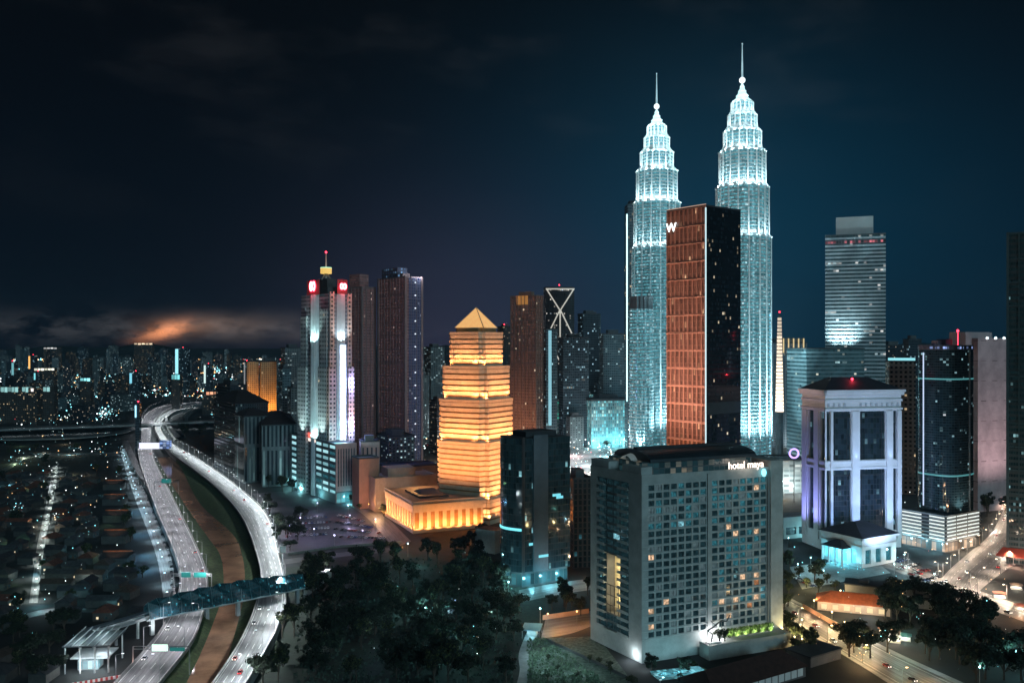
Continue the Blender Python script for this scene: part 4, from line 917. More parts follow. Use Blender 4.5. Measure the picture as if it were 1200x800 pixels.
for k, LL in (('left', M), ('front', L)):
    mb = MB(); fbox(mb, fc[k], LL * .3, LL * .75, HT, Z(327, Yr), -2.7, -2.2); mb.build('emblem_frame', mat('emblem_frame', (.16, .05, .05), .7, var=.1), t)
    light('POINT', 4500, (1, .04, .08), fc[k](LL * .52, Z(337, Yr), -9), None, 1.0, parent=t)
# its podium
fr = Frame(393.5, 842, 341, 418, 33); L, M = fr.L, fr.M; fc = faces(L, M); hp = Z(520, 842)
t = fr.th('office_podium', 'broad podium of lit office floors under the emblem tower, with pink finned side', 'office building')
mb = MB(); mb.box(.6, L - .6, .6, M - .6, 0, hp, 0, 1, cell=(5, 3.9)); mb.build('core', [facade('podium_glass', (.04, .06, .07), (.02, .04, .05), 1.6, 4.4, .95, .5, lit=.02), ROOFD], t)
nfl = 8; fh = (hp - 8) / nfl; grid = MB(); ops = []
nb = 7
for j in range(nfl):
    for i in range(nb):
        ops.append((M * (i + .10) / nb, M * (i + .92) / nb, 8 + j * fh + .9, 8 + j * fh + fh * .66))
holes(grid, fc['left'], M, 0, hp, ops, .5); grid.build('office_wall', mat('office_teal', (.16, .20, .22), .7, var=.1), t)
rnd2 = random.Random(3)
for o in ops:
    mb = MB(); fquad(mb, fc['left'], *o, .5); mb.build('window', [mat('office_lit', (.2, .3, .3), .3, var=0, em=(.5, .92, 1), es=.62, sample=False), mat('office_lit_soft', (.15, .25, .26), .3, var=0, em=(.35, .75, .85), es=.38, sample=False), pane_mat(1)][0 if rnd2.random() < .55 else (1 if rnd2.random() < .75 else 2)], t)
pw = MB(); holes(pw, fc['front'], L, 0, hp, [(L * (.1 + .125 * i), L * (.16 + .125 * i), 16, hp - 5) for i in range(7)], 1.0); pw.build('fin_wall', mat('fin_pink', (.40, .29, .27), .75, var=.12), t)
gl = MB(); fquad(gl, fc['front'], L * .05, L * .95, 12, hp - 3, .95); gl.build('fin_glazing', mat('fin_glass', (.03, .05, .07), .2, var=.1, em=(.15, .3, .5), es=.10, sample=False), t)
st = MB(); fbox(st, fc['left'], M * .27, M * .30, 0, hp + 3, -1.2, -.05); st.build('light_strip', mat('lit_stair', (.5, .6, .6), .4, var=0, em=(.6, .95, 1), es=.55, sample=False), t)
sg = MB(); fbox(sg, fc['left'], M * .40, M * .56, hp + .5, hp + 5, -.6, .2); sg.build('red_sign', glow_mat('sign_red', (1, .12, .08), 1.4), t)
sg = MB(); fbox(sg, fc['left'], M * .36, M * .58, hp - 3.5, hp - .4, -.6, -.05); sg.build('white_sign', glow_mat('sign_pale', (1, .82, .72), 1.0), t)
for i in range(6): light('POINT', 2600, (.3, .9, 1) if i < 4 else COOL, (3 + (L - 10) * i / 6, 5, hp + 3.2), None, .5, parent=t)
for i in range(4): light('POINT', 2600, (.3, .9, 1), (5, 8 + (M - 14) * i / 4, hp + 3.2), None, .5, parent=t)
for a in (.1, .35, .7): light('POINT', 3800, (.35, .95, 1), fc['left'](M * a, 4, -6), None, .5, parent=t)
sm = facade('shop_lit', (.08, .1, .1), (.05, .1, .1), 4.5, 11, .85, .8, lit=.7, c1=(.3, .9, 1), c2=(.6, 1, 1), st=.55)
mb = MB(); fbox(mb, fc['front'], L * .02, L * .98, 0, 11, -.5, -.1, uvs=True); mb.build('shopfront', sm, t); light('POINT', 5200, (.25, .85, 1), fc['front'](L * .5, 5, -7), None, .6, parent=t)
tower('brick_block', 'windowless brick coloured block beside the podium, lit orange from its right', 421, 815, 416.5, 444, 538, 28, mat('brick_orange', (.40, .20, .13), .8, vs=.1, var=.15), plant=False, cat='building', M=20)
_f = Frame(445, 842, 418, 445, 15, M=22); tower('finned_block', 'pink finned block behind the brick coloured one', 423, 870, 416, 445, 518, 15, facade('finned_pink', (.40, .29, .27), (.05, .06, .08), 4.2, 26, .35, .8, lit=0), cat='building', M=20)

# ================================================================== towers behind, one by one
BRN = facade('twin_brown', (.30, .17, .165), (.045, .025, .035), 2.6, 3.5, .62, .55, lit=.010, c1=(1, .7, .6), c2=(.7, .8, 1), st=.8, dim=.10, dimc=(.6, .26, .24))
BRB = facade('twin_blue', (.12, .115, .17), (.02, .022, .05), 3.0, 3.5, .55, .6, lit=.012, c1=(.8, .85, 1), c2=(.5, .7, 1), st=.8, dim=.055, dimc=(.25, .28, .8))
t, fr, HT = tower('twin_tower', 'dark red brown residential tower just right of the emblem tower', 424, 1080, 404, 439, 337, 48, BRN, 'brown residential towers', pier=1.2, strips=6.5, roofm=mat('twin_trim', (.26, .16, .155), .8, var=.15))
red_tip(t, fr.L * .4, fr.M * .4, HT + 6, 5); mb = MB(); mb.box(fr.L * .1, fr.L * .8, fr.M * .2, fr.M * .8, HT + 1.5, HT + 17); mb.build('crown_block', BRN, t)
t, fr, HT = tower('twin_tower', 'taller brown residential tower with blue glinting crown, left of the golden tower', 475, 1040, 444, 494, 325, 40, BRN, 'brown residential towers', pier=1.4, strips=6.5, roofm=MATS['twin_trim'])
mb = MB(); mb.box(fr.L * .1, fr.L * .7, fr.M * .35, fr.M * .95, HT + 1.5, HT + 13); mb.build('crown_block', facade('crown_blue', (.12, .10, .14), (.1, .15, .25), 4, 4, .5, .5, lit=.3, c1=(.3, .6, 1), c2=(1, .5, .3), st=.7), t)
mb = MB(); mb.box(fr.L * .2, fr.L + .6, -.7, -.05, 0, HT); mb.build('blue_bay', BRB, t)
for k in range(15): mb = MB(); mb.box(fr.L * .55, fr.L * .55 + 1.4, -1.6, -.75, HT - 6 - k * 15, HT - 4.8 - k * 15); mb.build('landing_light', glow_mat('landing_white', (.8, .9, 1), 1.1), t)
light('POINT', 9000, (.7, .85, 1), (fr.L * .8, -4, HT + 4), None, .6, parent=t)
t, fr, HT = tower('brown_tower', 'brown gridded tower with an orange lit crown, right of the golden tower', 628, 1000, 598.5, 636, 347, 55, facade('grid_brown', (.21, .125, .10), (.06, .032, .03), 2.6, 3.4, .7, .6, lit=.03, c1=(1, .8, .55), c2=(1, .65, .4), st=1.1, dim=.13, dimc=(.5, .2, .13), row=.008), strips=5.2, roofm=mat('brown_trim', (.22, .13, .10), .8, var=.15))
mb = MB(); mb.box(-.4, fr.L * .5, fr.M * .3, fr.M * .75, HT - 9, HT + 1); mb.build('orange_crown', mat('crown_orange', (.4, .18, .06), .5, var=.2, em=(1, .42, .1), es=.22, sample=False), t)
light('SPOT', 150000, (1, .5, .25), fr.w(-60, fr.M * .4, 30), fr.w(0, fr.M * .5, 70), 1.5, 70, .9)
t, fr, HT = tower('teal_tower', 'slim grey tower with a glowing teal column, beside the brown gridded tower', 640, 1010, 634, 653, 386, 30, facade('slim_teal', (.13, .15, .16), (.03, .05, .06), 2.4, 3.4, .7, .6, lit=.06, c1=(.5, .9, 1), c2=(1, .85, .6), st=.7), plant=False)
mb = MB(); mb.box(fr.L * .2, fr.L * .45, -.8, -.05, HT * .35, HT - 1); mb.build('light_column', mat('teal_column', (.2, .35, .38), .4, var=0, em=(.4, .85, 1), es=.40, sample=False), t)
# X-braced tower
t, fr, HT = tower('braced_tower', 'dark tower with glowing white diagonal bracing across its top', 639.5, 1450, 638, 673, 337, 4, facade('braced_wall', (.04, .042, .05), (.02, .022, .026), 3.2, 3.8, .6, .5, lit=.09, c1=(1, .95, .85), c2=(.7, .85, 1), st=.8, row=.02), M=34, plant=False)
L = fr.L; W_ = mat('brace_white', (.7, .7, .68), .5, var=0, em=(1, .95, .82), es=.36, sample=False); dz = 1450 / F
for a, b in (((.02, 0), (.55, 28)), ((.98, 0), (.45, 28)), ((.5, 24), (.02, 57)), ((.5, 24), (.98, 57)), ((.02, 57), (.55, 88)), ((.98, 57), (.45, 88)), ((.5, 24), (.5, 88)), ((0, 0), (1, 0))):
    mb = MB(); mb.tube((L * a[0], -1.3, HT - 2 - a[1] * dz), (L * b[0], -1.3, HT - 2 - b[1] * dz), 1.1, 1.1, 5); mb.build('diagonal_brace', W_, t)
red_tip(t, L * .5, 10, HT, 5)
GEN = {
 'g1': facade('gen_teal', (.10, .14, .16), (.03, .06, .07), 3.2, 3.7, .7, .5, lit=.10, c1=(.6, .95, 1), c2=(1, .85, .6), st=.65, row=.01),
 'g2': facade('gen_slate', (.05, .065, .08), (.02, .03, .04), 2.8, 3.7, .75, .6, lit=.08, c1=(.5, .85, 1), c2=(1, .9, .7), st=.7, row=.02),
 'g3': facade('gen_dark', (.028, .032, .04), (.015, .02, .03), 3.2, 3.5, .6, .5, lit=.09, c1=(1, .85, .65), c2=(.6, .9, 1), st=.8),
 'g4': facade('gen_brown', (.075, .06, .055), (.03, .03, .03), 3.4, 3.4, .55, .5, lit=.11, c1=(1, .75, .45), c2=(.8, .95, 1), st=.7),
 'g5': facade('gen_pale', (.17, .19, .20), (.03, .04, .05), 3.6, 3.5, .5, .45, lit=.12, c1=(.8, 1, 1), c2=(1, .8, .5), st=.6),
 'g6': facade('gen_flats', (.10, .115, .12), (.02, .03, .03), 4.2, 3.3, .45, .45, lit=.20, c1=(.65, .95, 1), c2=(1, .9, .7), st=.9)}
tower('grey_tower', 'slim slate tower behind, with a red light on its roof edge', 683, 1500, 677, 703, 368, 18, GEN['g2'], cat='tower')[0]
t, fr, HT = tower('grey_tower', 'blue grey office tower with red roof beacon, between the braced and the flat one', 690, 1650, 686, 704, 369, 12, GEN['g1']); red_tip(t, 4, 3, HT, 4)
tower('flat_tower', 'broad flat topped teal tower left of the lit vertical strip', 707, 1350, 704, 734, 391.5, 6, GEN['g1'], M=30)
tower('sloped_tower', 'dark slate tower with a red sign, in front of the braced tower', 660, 1300, 655, 690, 396, 14, GEN['g2'])
tower('low_hall', 'pale ribbed low hall below the slate towers', 683, 1560, 680, 719, 443, 4, facade('ribbed_hall', (.26, .30, .32), (.14, .17, .19), 3.0, 30, .4, .95, lit=0), M=30, plant=True, cat='hall')
tower('low_hall', 'small grey hall with one lit window next to the pale ribbed hall', 660, 1540, 656, 679, 453, 6, GEN['g5'], M=25, cat='hall')
tower('parking_deck', 'long low parking deck with green lights behind the golden tower', 648, 1420, 645, 692, 470, 5, facade('deck_green', (.12, .14, .15), (.03, .1, .08), 6, 6, .8, .5, lit=.35, c1=(.1, .9, .65), c2=(.2, .8, .8), st=.45), M=40, plant=False, cat='car park')
# brightly lit shopping centre at the foot of the twin towers
SHOP = facade('shop_centre', (.20, .30, .32), (.08, .2, .22), 3.2, 5.0, .7, .8, lit=.75, c1=(.25, .9, 1), c2=(.7, 1, .9), st=.75, dim=.05)
t, fr, HT = tower('shopping_centre', 'bright cyan lit glass shopping centre below the left twin tower', 693, 1290, 688, 742, 470, 14, SHOP, M=50, cat='shopping centre')
for i in range(4): light('POINT', 16000, (.3, .9, 1), fr.w(6 + i * fr.L / 4, -9, 10), None, 1.0)
mb = MB(); mb.box(-2, fr.L + 2, -2, fr.M, HT + 1.5, HT + 3); mb.build('roof_slab', ROOFD, t)
tower('shopping_centre', 'dark roofed round fronted hall with cyan lights left of the glass shopping centre', 700, 1370, 690, 740, 463, 20, SHOP, M=40, cat='shopping centre')
# right-hand background
t, fr, HT = tower('banded_tower', 'tall pale tower of horizontal bands with a grey box on its roof', 967, 1050, 965.5, 1038, 277, -20, facade('bands_pale', (.55, .58, .62), (.03, .045, .055), 3.0, 4.4, .98, .5, lit=.035, c1=(1, 1, .95), c2=(.7, .95, 1), st=.9, row=.045, dim=.03), M=46, plant=False, roofm=ROOFM)
mb = MB(); mb.box(fr.L * .18, fr.L * .80, 4, 24, HT + 1.5, Z(255, 1050)); mb.build('roof_box', mat('roof_box_grey', (.52, .52, .52), .8, vs=.05, var=.08), t)
mb = MB(); mb.box(0, fr.L, -.4, -.05, HT - 9.5, HT - 5.5); mb.build('sign_band', facade('sign_band', (.15, .13, .16), (.1, .1, .1), 3, 4, .8, .7, lit=.45, c1=(1, .2, .25), c2=(.4, .4, 1), st=.6), t)
for a in (.18, .30, .42): light('SPOT', 42000, (.62, .95, 1), (fr.L * a, -11, Z(405, 1050)), (fr.L * a, 0, Z(388, 1050)), .8, 110, .9, t)
tower('base_wing', 'lower teal wing in front of the pale banded tower', 945, 990, 938, 1013, 409, 14, facade('wing_bands', (.22, .30, .33), (.03, .06, .07), 3.0, 4.4, .96, .5, lit=.03, c1=(1, 1, .8), c2=(.6, .95, 1), st=.8, row=.05, dim=.035), M=40, plant=False)
t, fr, HT = tower('cream_tower', 'stepped grey apartment tower with warm lit crown behind the light column', 904, 1300, 893, 946, 402, 8, facade('cream_flats', (.20, .22, .24), (.03, .04, .05), 3.6, 3.6, .45, .5, lit=.06, c1=(1, .85, .55), c2=(.7, .95, 1), st=.6), M=30)
for k in range(6): mb = MB(); mb.box(fr.L * (.18 + .14 * k), fr.L * (.18 + .14 * k) + 1.6, -.9, -.1, HT - 14, HT + 7); mb.build('crown_light', mat('crown_warm', (.4, .3, .2), .4, var=0, em=(1, .74, .34), es=.55, sample=False), t)
mb = MB(); mb.box(fr.L * .15, fr.L * .95, 2, 20, HT + .05, HT + 7); mb.build('crown_block', MATS['gen_pale'], t)
c = thing('light_column', 'slender glowing cream spire shaped tower, left of the pale banded tower', 'tower', (X(913.5, 1150), 1150, 0))
mb = MB(); zb, zt = Z(482, 1150), Z(371, 1150)
pp = lambda r: [(r * math.cos(q * math.pi / 4), r * math.sin(q * math.pi / 4)) for q in range(8)]
mb.prism(pp(5), 0, zb, 0); mb.build('shaft', CONC, c)
n = 26
for k in range(n):
    f0 = k / n; r = 5.4 * (1 - .55 * f0); mb = MB(); z0 = zb + (zt - zb) * f0; mb.prism(pp(r), z0, z0 + (zt - zb) / n * .72, 0); mb.build('lit_ring', mat('lit_ring_%d' % (k // 7), (.6, .5, .4), .5, var=0, em=(1, .80, .60), es=[1.8, 1.3, .9, .55][min(3, k // 7)], sample=False), c)
mb = MB(); mb.prism(pp(1.3), zb, zt + 3, 0); mb.build('spindle', STEEL, c); red_tip(c, 0, 0, zt + 3, 3)
mb = MB(); mb.ball((X(902, 1180) - X(913.5, 1150), 30, Z(369, 1180)), 2.4, 8, 6); mb.tube((X(902, 1180) - X(913.5, 1150), 30, 0), (X(902, 1180) - X(913.5, 1150), 30, Z(371, 1180)), .6); mb.build('floodlight_mast', glow_mat('flood_blue', (.25, .75, 1), 4.0), c)
t, fr, HT = tower('perforated_block', 'beige block with a regular grid of small dark windows behind the white one', 1042, 900, 1040, 1073, 424, -15, facade('perforated', (.34, .29, .25), (.02, .02, .02), 4.4, 4.6, .52, .5, lit=.02), M=26, plant=False)
mb = MB(); mb.box(.3, fr.L - .3, .3, 10, HT + 1.5, HT + 4); mb.build('lit_cap', glow_mat('cap_teal', (.35, .9, 1), .7), t)
t, fr, HT = tower('pink_slab', 'pinkish blank sided slab tower behind the curved dark glass tower', 1146, 800, 1120, 1179, 398, 22, facade('pink_panels', (.44, .33, .34), (.20, .14, .145), 14, 18, .45, .035, lit=0), plant=True, roofm=mat('pink_wall', (.40, .30, .31), .8, var=.1))
mb = MB(); mb.box(-8, fr.L * .6, 6, fr.M, HT - 14, HT + 7); mb.build('setback_block', MATS['pink_wall'], t)
for a in (.2, .5, .85): light('SPOT', 52000, (1, .74, .76), fr.w(fr.L * a, -55, 12), fr.w(fr.L * a, 0, 90), 1.5, 90, .9)
for k in range(3): mb = MB(); mb.ball((fr.L * (.3 + .3 * k), -.8, HT + 1.6), 1.1, 8, 6); mb.build('roof_lamp', WLED, t)
t, fr, HT = tower('edge_tower', 'tall dark green glass tower at the edge of the view with a red canopy below', 1181, 613, 1180, 1262, 275, -32, facade('edge_glass', (.04, .055, .06), (.012, .03, .034), 1.6, 3.9, .86, .5, lit=.05, c1=(.5, .95, 1), c2=(.9, .95, .9), st=.6, row=.006, rough=.07, wrough=.4, dim=.008), M=30, pier=.8, strips=6.4, roofm=mat('edge_trim', (.04, .075, .085), .5, var=.15))
mb = MB(); mb.prism([(-7, -7), (fr.L, -7), (fr.L, -.1), (-7, -.1)], 6, 11, 0, poly2=[(-3, -1), (fr.L, -1), (fr.L, -.1), (-3, -.1)]); mb.build('red_canopy', mat('canopy_red', (.5, .07, .04), .6, var=.1), t)
light('POINT', 5200, (1, .55, .4), (6, -10, 4), None, .5, parent=t); light('POINT', 4200, (1, .8, .65), (18, -13, 9), None, .5, parent=t)
# ---------------- dark office group left of the emblem tower
DG = facade('dark_group', (.055, .062, .07), (.015, .02, .025), 2.6, 3.8, .55, .62, lit=.03, c1=(.6, .95, 1), c2=(1, .7, .5), st=.5, rib=.12)
DG2 = facade('dark_group_ribs', (.13, .15, .155), (.02, .03, .035), 4.2, 40, .5, .9, lit=.10, c1=(.5, .95, 1), c2=(.5, .9, .9), st=.3)
def hip(t, fr, HT, e, hh, m=None):
    L, M = fr.L, fr.M; mb = MB(); mb.prism([(-e, -e), (L + e, -e), (L + e, M + e), (-e, M + e)], HT + 1.5, HT + 1.5 + hh, 0, poly2=[(L * .35, M * .4), (L * .65, M * .4), (L * .65, M * .6), (L * .35, M * .6)]); mb.build('hip_roof', m or mat('hip_brown', (.045, .03, .03), .8, var=.2), t)
t, fr, HT = tower('dark_office', 'dark hip roofed office block, the tallest of the unlit group', 276, 1000, 251, 314, 474, 33, DG, 'unlit office group', plant=False); hip(t, fr, HT, 2, 12)
t, fr, HT = tower('dark_office', 'dark stepped office block with a domed rooftop behind the hip roofed one', 270, 1080, 253, 289, 452, 35, GEN['g3'], 'unlit office group'); 
t, fr, HT = tower('dark_office', 'dark office wing with vertical ribs at the road side', 286, 965, 273, 319, 489, 30, DG2, 'unlit office group', plant=False); hip(t, fr, HT, 1, 6)
t, fr, HT = tower('dark_office', 'grey ribbed office block with teal lit floors and a brown hip roof', 307, 940, 300, 346, 499, 17, DG2, 'unlit office group', plant=False); hip(t, fr, HT, 2, 9)
t, fr, HT = tower('orange_tower', 'pair of blocks lit solid orange by floodlights, the left half', 290, 1500, 284, 303, 424, 20, facade('orange_wall', (.55, .40, .22), (.16, .08, .03), 3.4, 3.6, .5, .5, lit=.02), 'orange floodlit pair', M=30, plant=False)
t2, fr2, HT2 = tower('orange_tower', 'pair of blocks lit solid orange by floodlights, the right half with the raised top', 306, 1480, 303, 324, 424, 20, MATS['orange_wall'], 'orange floodlit pair', M=30)
for f_, h_ in ((fr, HT), (fr2, HT2)):
    for k in range(3): light('SPOT', 60000, (1, .40, .08), f_.w(f_.L * (.2 + .3 * k), -16, 25), f_.w(f_.L * (.2 + .3 * k), 0, 90), 1.0, 90, .9)
    light('SPOT', 60000, (1, .40, .08), f_.w(-16, f_.M * .5, 25), f_.w(0, f_.M * .5, 90), 1.0, 90, .9)
for a in ((331, 1250, 326, 341, 432, 'teal apartment slab with a lit side, left of the emblem tower', 'g1'), (341, 1200, 337, 354, 455, 'dark blue apartment block with scattered lit flats beside the emblem tower', 'g6'),
          (334, 1400, 329, 356, 408, 'pale lit tower far behind, peeking out left of the emblem tower', 'g5'), (505, 1500, 497, 521, 407, 'grey apartment tower with bright windows left of the golden tower', 'g6'),
          (512, 1200, 503, 522, 470, 'dim low block at the left foot of the golden tower', 'g3'), (590, 1700, 583, 601, 383, 'distant tower with a red roof beacon right of the pyramid', 'g4'),
          (716, 1450, 712, 735, 430, 'plain teal block below the flat topped tower', 'g5'), (455, 960, 441, 486, 512, 'low dark block with white lit floors under the tall brown tower', 'g6'),
          (664, 1330, 660, 676, 455, 'slim pale mid-rise block left of the glass shopping centre', 'g5'), (679, 1420, 675, 690, 462, 'teal mid-rise block just behind the lit square', 'g1'), (668, 1270, 663, 684, 489, 'low block with many lit windows on the square', 'g6'), (725, 1400, 721, 736, 447, 'narrow well lit block right of the shopping centre roof', 'g6'), (700, 1480, 696, 716, 450, 'dark block rising over the shopping centre roof', 'g2'), (494, 1350, 489, 503, 440, 'narrow lit apartment block between the brown and golden towers', 'g6'),
          (1036, 1500, 1030, 1062, 405, 'distant dark block between the banded tower and the glass tower', 'g3'), (1065, 1300, 1058, 1080, 398, 'grey tower top peeking out left of the glass tower', 'g2')):
    t, fr, HT = tower('city_block', a[5], a[0], a[1], a[2], a[3], a[4], 25, GEN[a[6]], cat='building')
    if 'beacon' in a[5]: red_tip(t, 3, 3, HT, 5)
# low stepped buildings near the golden annex
SAND = mat('sand_wall', (.36, .27, .21), .8, var=.15)
tower('stepped_lowrise', 'long low sand coloured building with terraces behind the golden annex', 440, 800, 418, 512, 562, 25, SAND, roofm=SAND, M=40, cat='building')
tower('stepped_lowrise', 'smaller sand coloured upper terrace with a blue lit roof edge', 452, 860, 437, 512, 548, 22, SAND, roofm=mat('roof_blue', (.07, .08, .18), .8, var=.2), M=30, cat='building', plant=False)
light('POINT', 12000, (1, .55, .25), (X(445, 790), 780, 9), None, .8); light('POINT', 9000, (.7, .75, 1), (X(487, 850), 846, 24), None, .8)
tower('low_pavilion', 'low white curved pavilion behind the hotel beside a purple ring light', 905, 900, 896, 948, 540, 8, facade('pavilion_white', (.45, .48, .48), (.3, .34, .34), 6, 5, .9, .5, lit=.3, c1=(1, .9, .8), c2=(.6, .95, 1), st=.5), M=40, plant=False, cat='building')
t = thing('ring_light', 'round purple glowing ring light on a post behind the hotel', 'sign', (X(930.5, 850), 850, 0)); mb = MB()
rz = Z(531, 850); pts = [(4.2 * math.cos(q * math.pi / 10), 0, rz + 4.2 * math.sin(q * math.pi / 10)) for q in range(21)]
for a, b in zip(pts, pts[1:]): mb.tube(a, b, .9, .9, 6)
mb.build('ring', glow_mat('ring_purple', (.5, .35, 1), 1.6), t); mb = MB(); mb.tube((0, 0, 0), (0, 0, rz - 4), .4); mb.build('post', DARK, t)
# ================================================================== far city
rn = random.Random(11)
def far_block(px, Y, wpx, top, key, label, group, name='distant_building', setback=False, a=None):
    w_ = wpx / F * Y; d = w_ * rn.uniform(.6, 1.1); HT = max(8, Z(top, Y)); mb = MB(); c = {'g1': (3.2, 3.7), 'g2': (2.8, 3.7), 'g3': (3.2, 3.5), 'g4': (3.4, 3.4), 'g5': (3.6, 3.5), 'g6': (4.2, 3.3)}[key]
    mb.box(-w_ / 2, w_ / 2, 0, d, 0, HT, 0, 1, cell=c); mb.box(-w_ * .25, w_ * .2, d * .3, d * .7, HT + .02, HT + 4 + HT * .03, 1)
    if setback: mb.box(-w_ * .75, w_ * .8, -d * .25, -.05, 0, HT * .22, 0, 1, cell=c)
    o = mb.build(name, [GEN[key], ROOFD], None, (X(px, Y), Y, 0), a if a is not None else rn.uniform(-.5, .5)); return tag(o, label, 'building', group)
for k in ('g1', 'g2', 'g3', 'g4', 'g5', 'g6'): pass
desc = {'g1': 'pale teal', 'g2': 'slate', 'g3': 'dark', 'g4': 'brown', 'g5': 'pale grey', 'g6': 'well lit'}
def road_gap(px, Y): return 138 < px < 250 and Y < 2450
for i in range(190):
    Y = rn.choice((rn.uniform(1150, 2000), rn.uniform(2000, 3200), rn.uniform(3200, 6500))); px = rn.uniform(-15, 348)
    if Y < 1720: Y += 560
    if road_gap(px, Y) or (px > 240 and Y < 1500): continue
    big = rn.random()
    if Y < 2300: top = rn.uniform(462, 478) if big < .9 else rn.uniform(430, 452); wpx = rn.uniform(8, 22)
    elif Y < 3200: top = rn.uniform(436, 450) if big < .8 else rn.uniform(416, 430); wpx = rn.uniform(6, 13)
    else: top = rn.uniform(412, 424) if big < .75 else rn.uniform(404, 411); wpx = rn.uniform(3.5, 9)
    top = min(top, 403 + (H - 9) * F / Y)
    k = rn.choice(('g1', 'g2', 'g3', 'g3', 'g4', 'g5', 'g6', 'g6')); hgt = Z(top, Y)
    zone = 'close beyond the flyover' if Y < 2300 else ('halfway to the horizon' if Y < 3200 else 'far off under the low cloud')
    side = 'left of the river highway' if px < 150 else ('where the highway bends away' if px < 250 else 'behind the unlit offices')
    far_block(px, Y, wpx, top, k, f"{'tall' if hgt > 75 else 'low'} {desc[k]} city block {zone}, {side}", f"{desc[k]} city blocks {zone} {side}", setback=big > .6)
for i in range(44):
    px = rn.choice((rn.uniform(492, 606), rn.uniform(640, 742), rn.uniform(886, 945), rn.uniform(1030, 1082), rn.uniform(1140, 1182))); Y = rn.uniform(1700, 3600)
    k = rn.choice(('g1', 'g2', 'g3', 'g5', 'g6')); far_block(px, Y, rn.uniform(7, 15), rn.uniform(407, 440), k, f"{desc[k]} city block far off between the towers, {'left' if px < 760 else 'right'} of the twin spires", f"{desc[k]} far blocks {'left' if px < 760 else 'right'} of the twin spires")
# single far landmarks the photo picks out
def strip_tower(px, Y, wpx, top, base, col, s, label, side='left'):
    t = thing('lit_tower', label, 'tower', (X(px, Y), Y, 0)); w_ = wpx / F * Y; HT = Z(top, Y)
    mb = MB(); mb.box(-w_ / 2, w_ / 2, 0, w_, 0, HT, 0, 1, cell=(3.2, 3.7)); mb.build('facade', [GEN['g2'], ROOFD], t)
    mb = MB(); x0 = -w_ / 2 if side == 'left' else w_ * .2; mb.box(x0, x0 + w_ * .26, -1.2, -.1, Z(base, Y), HT - 2); mb.build('light_strip', glow_mat('strip_%d' % px, col, s), t); red_tip(t, 0, w_ / 2, HT, 3); return t
strip_tower(212, 2600, 13, 408, 438, (.35, .85, 1), 1.0, 'dark far tower with a glowing cyan edge and red top lamp, beyond the bending highway')
strip_tower(243, 2500, 8, 427, 449, (.75, 1, .97), .8, 'short far tower with a pale green lit strip, right of the cyan edged one')
strip_tower(288.5, 1800, 5, 424, 459, (.8, .8, .8), .25, 'thin grey tower with red top lamp left of the orange blocks')
strip_tower(37, 3000, 7, 416.5, 432, (1, .5, .14), 1.1, 'far tower with a solid orange lit face above the left skyline')
strip_tower(12, 2500, 9, 424, 452, (.3, .8, .9), .45, 'far dark tower dotted with cyan light, at the far left skyline', 'right')
strip_tower(43, 2200, 6, 436, 449, (.25, .85, .95), .8, 'low far tower with a bright cyan strip under the orange lit one')
strip_tower(161, 1250, 5, 473, 489, (.35, .8, 1), 1.6, 'slim white and cyan lit pylon building where flyover and highway cross')
strip_tower(157, 2100, 10, 436, 449, (.25, .75, .95), .8, 'far building with a bright cyan bracket shaped light before the bend')
for px, Y, w_, top, base, col, s, lb in ((52, 2600, 24, 431.5, 434.2, (1, 1, .8), 1.3, 'far long roof edged with a bright white light line'), (100, 2000, 12, 443, 446.5, (.3, .9, .95), 1.2, 'far low hall glowing cyan among dark trees'),
        (30, 1700, 66, 453.5, 459.5, (.45, .9, .9), .5, 'long low hall with glowing pale cyan front at the far left'), (38, 1650, 10, 455, 460, (1, .9, .85), 1.5, 'bright white entrance at the end of the long cyan hall'),
        (246, 1900, 18, 459, 462.5, (1, .45, .25), .9, 'far low roof glowing orange red behind the highway bend'), (206, 2000, 10, 439, 445, (.25, .85, .9), .8, 'small glowing teal block at the foot of the cyan edged tower'),
        (168, 4200, 22, 402, 404, (1, .75, .5), 1.2, 'hilltop resort block with a row of lamps under the glowing cloud'), (61, 5200, 20, 407.2, 409, (.9, .9, .9), 1.0, 'far hilltop block with pale roof lights')):
    t = thing('lit_hall', lb, 'building', (X(px, Y), Y, 0)); W_2 = w_ / F * Y / 2; h0, h1 = max(0, Z(base, Y)), Z(top, Y)
    mb = MB(); mb.box(-W_2, W_2, 0, 16, 0, h1 + 1, 0, 1, cell=(3.4, 3.4)); mb.build('facade', [GEN['g4'], ROOFD], t)
    seg = max(3, int(w_ / 4))
    for i in range(seg):
        if rn.random() < .18: continue
        mb = MB(); mb.box(-W_2 + 2 * W_2 * (i + .08) / seg, -W_2 + 2 * W_2 * (i + .86) / seg, -.9, -.1, h0 + rn.uniform(0, .3) * (h1 - h0), h1); mb.build('lit_panel', glow_mat('lit_hall_%d_%d' % (px, i % 3), col, s * (.5 + .35 * (i % 3))), t)
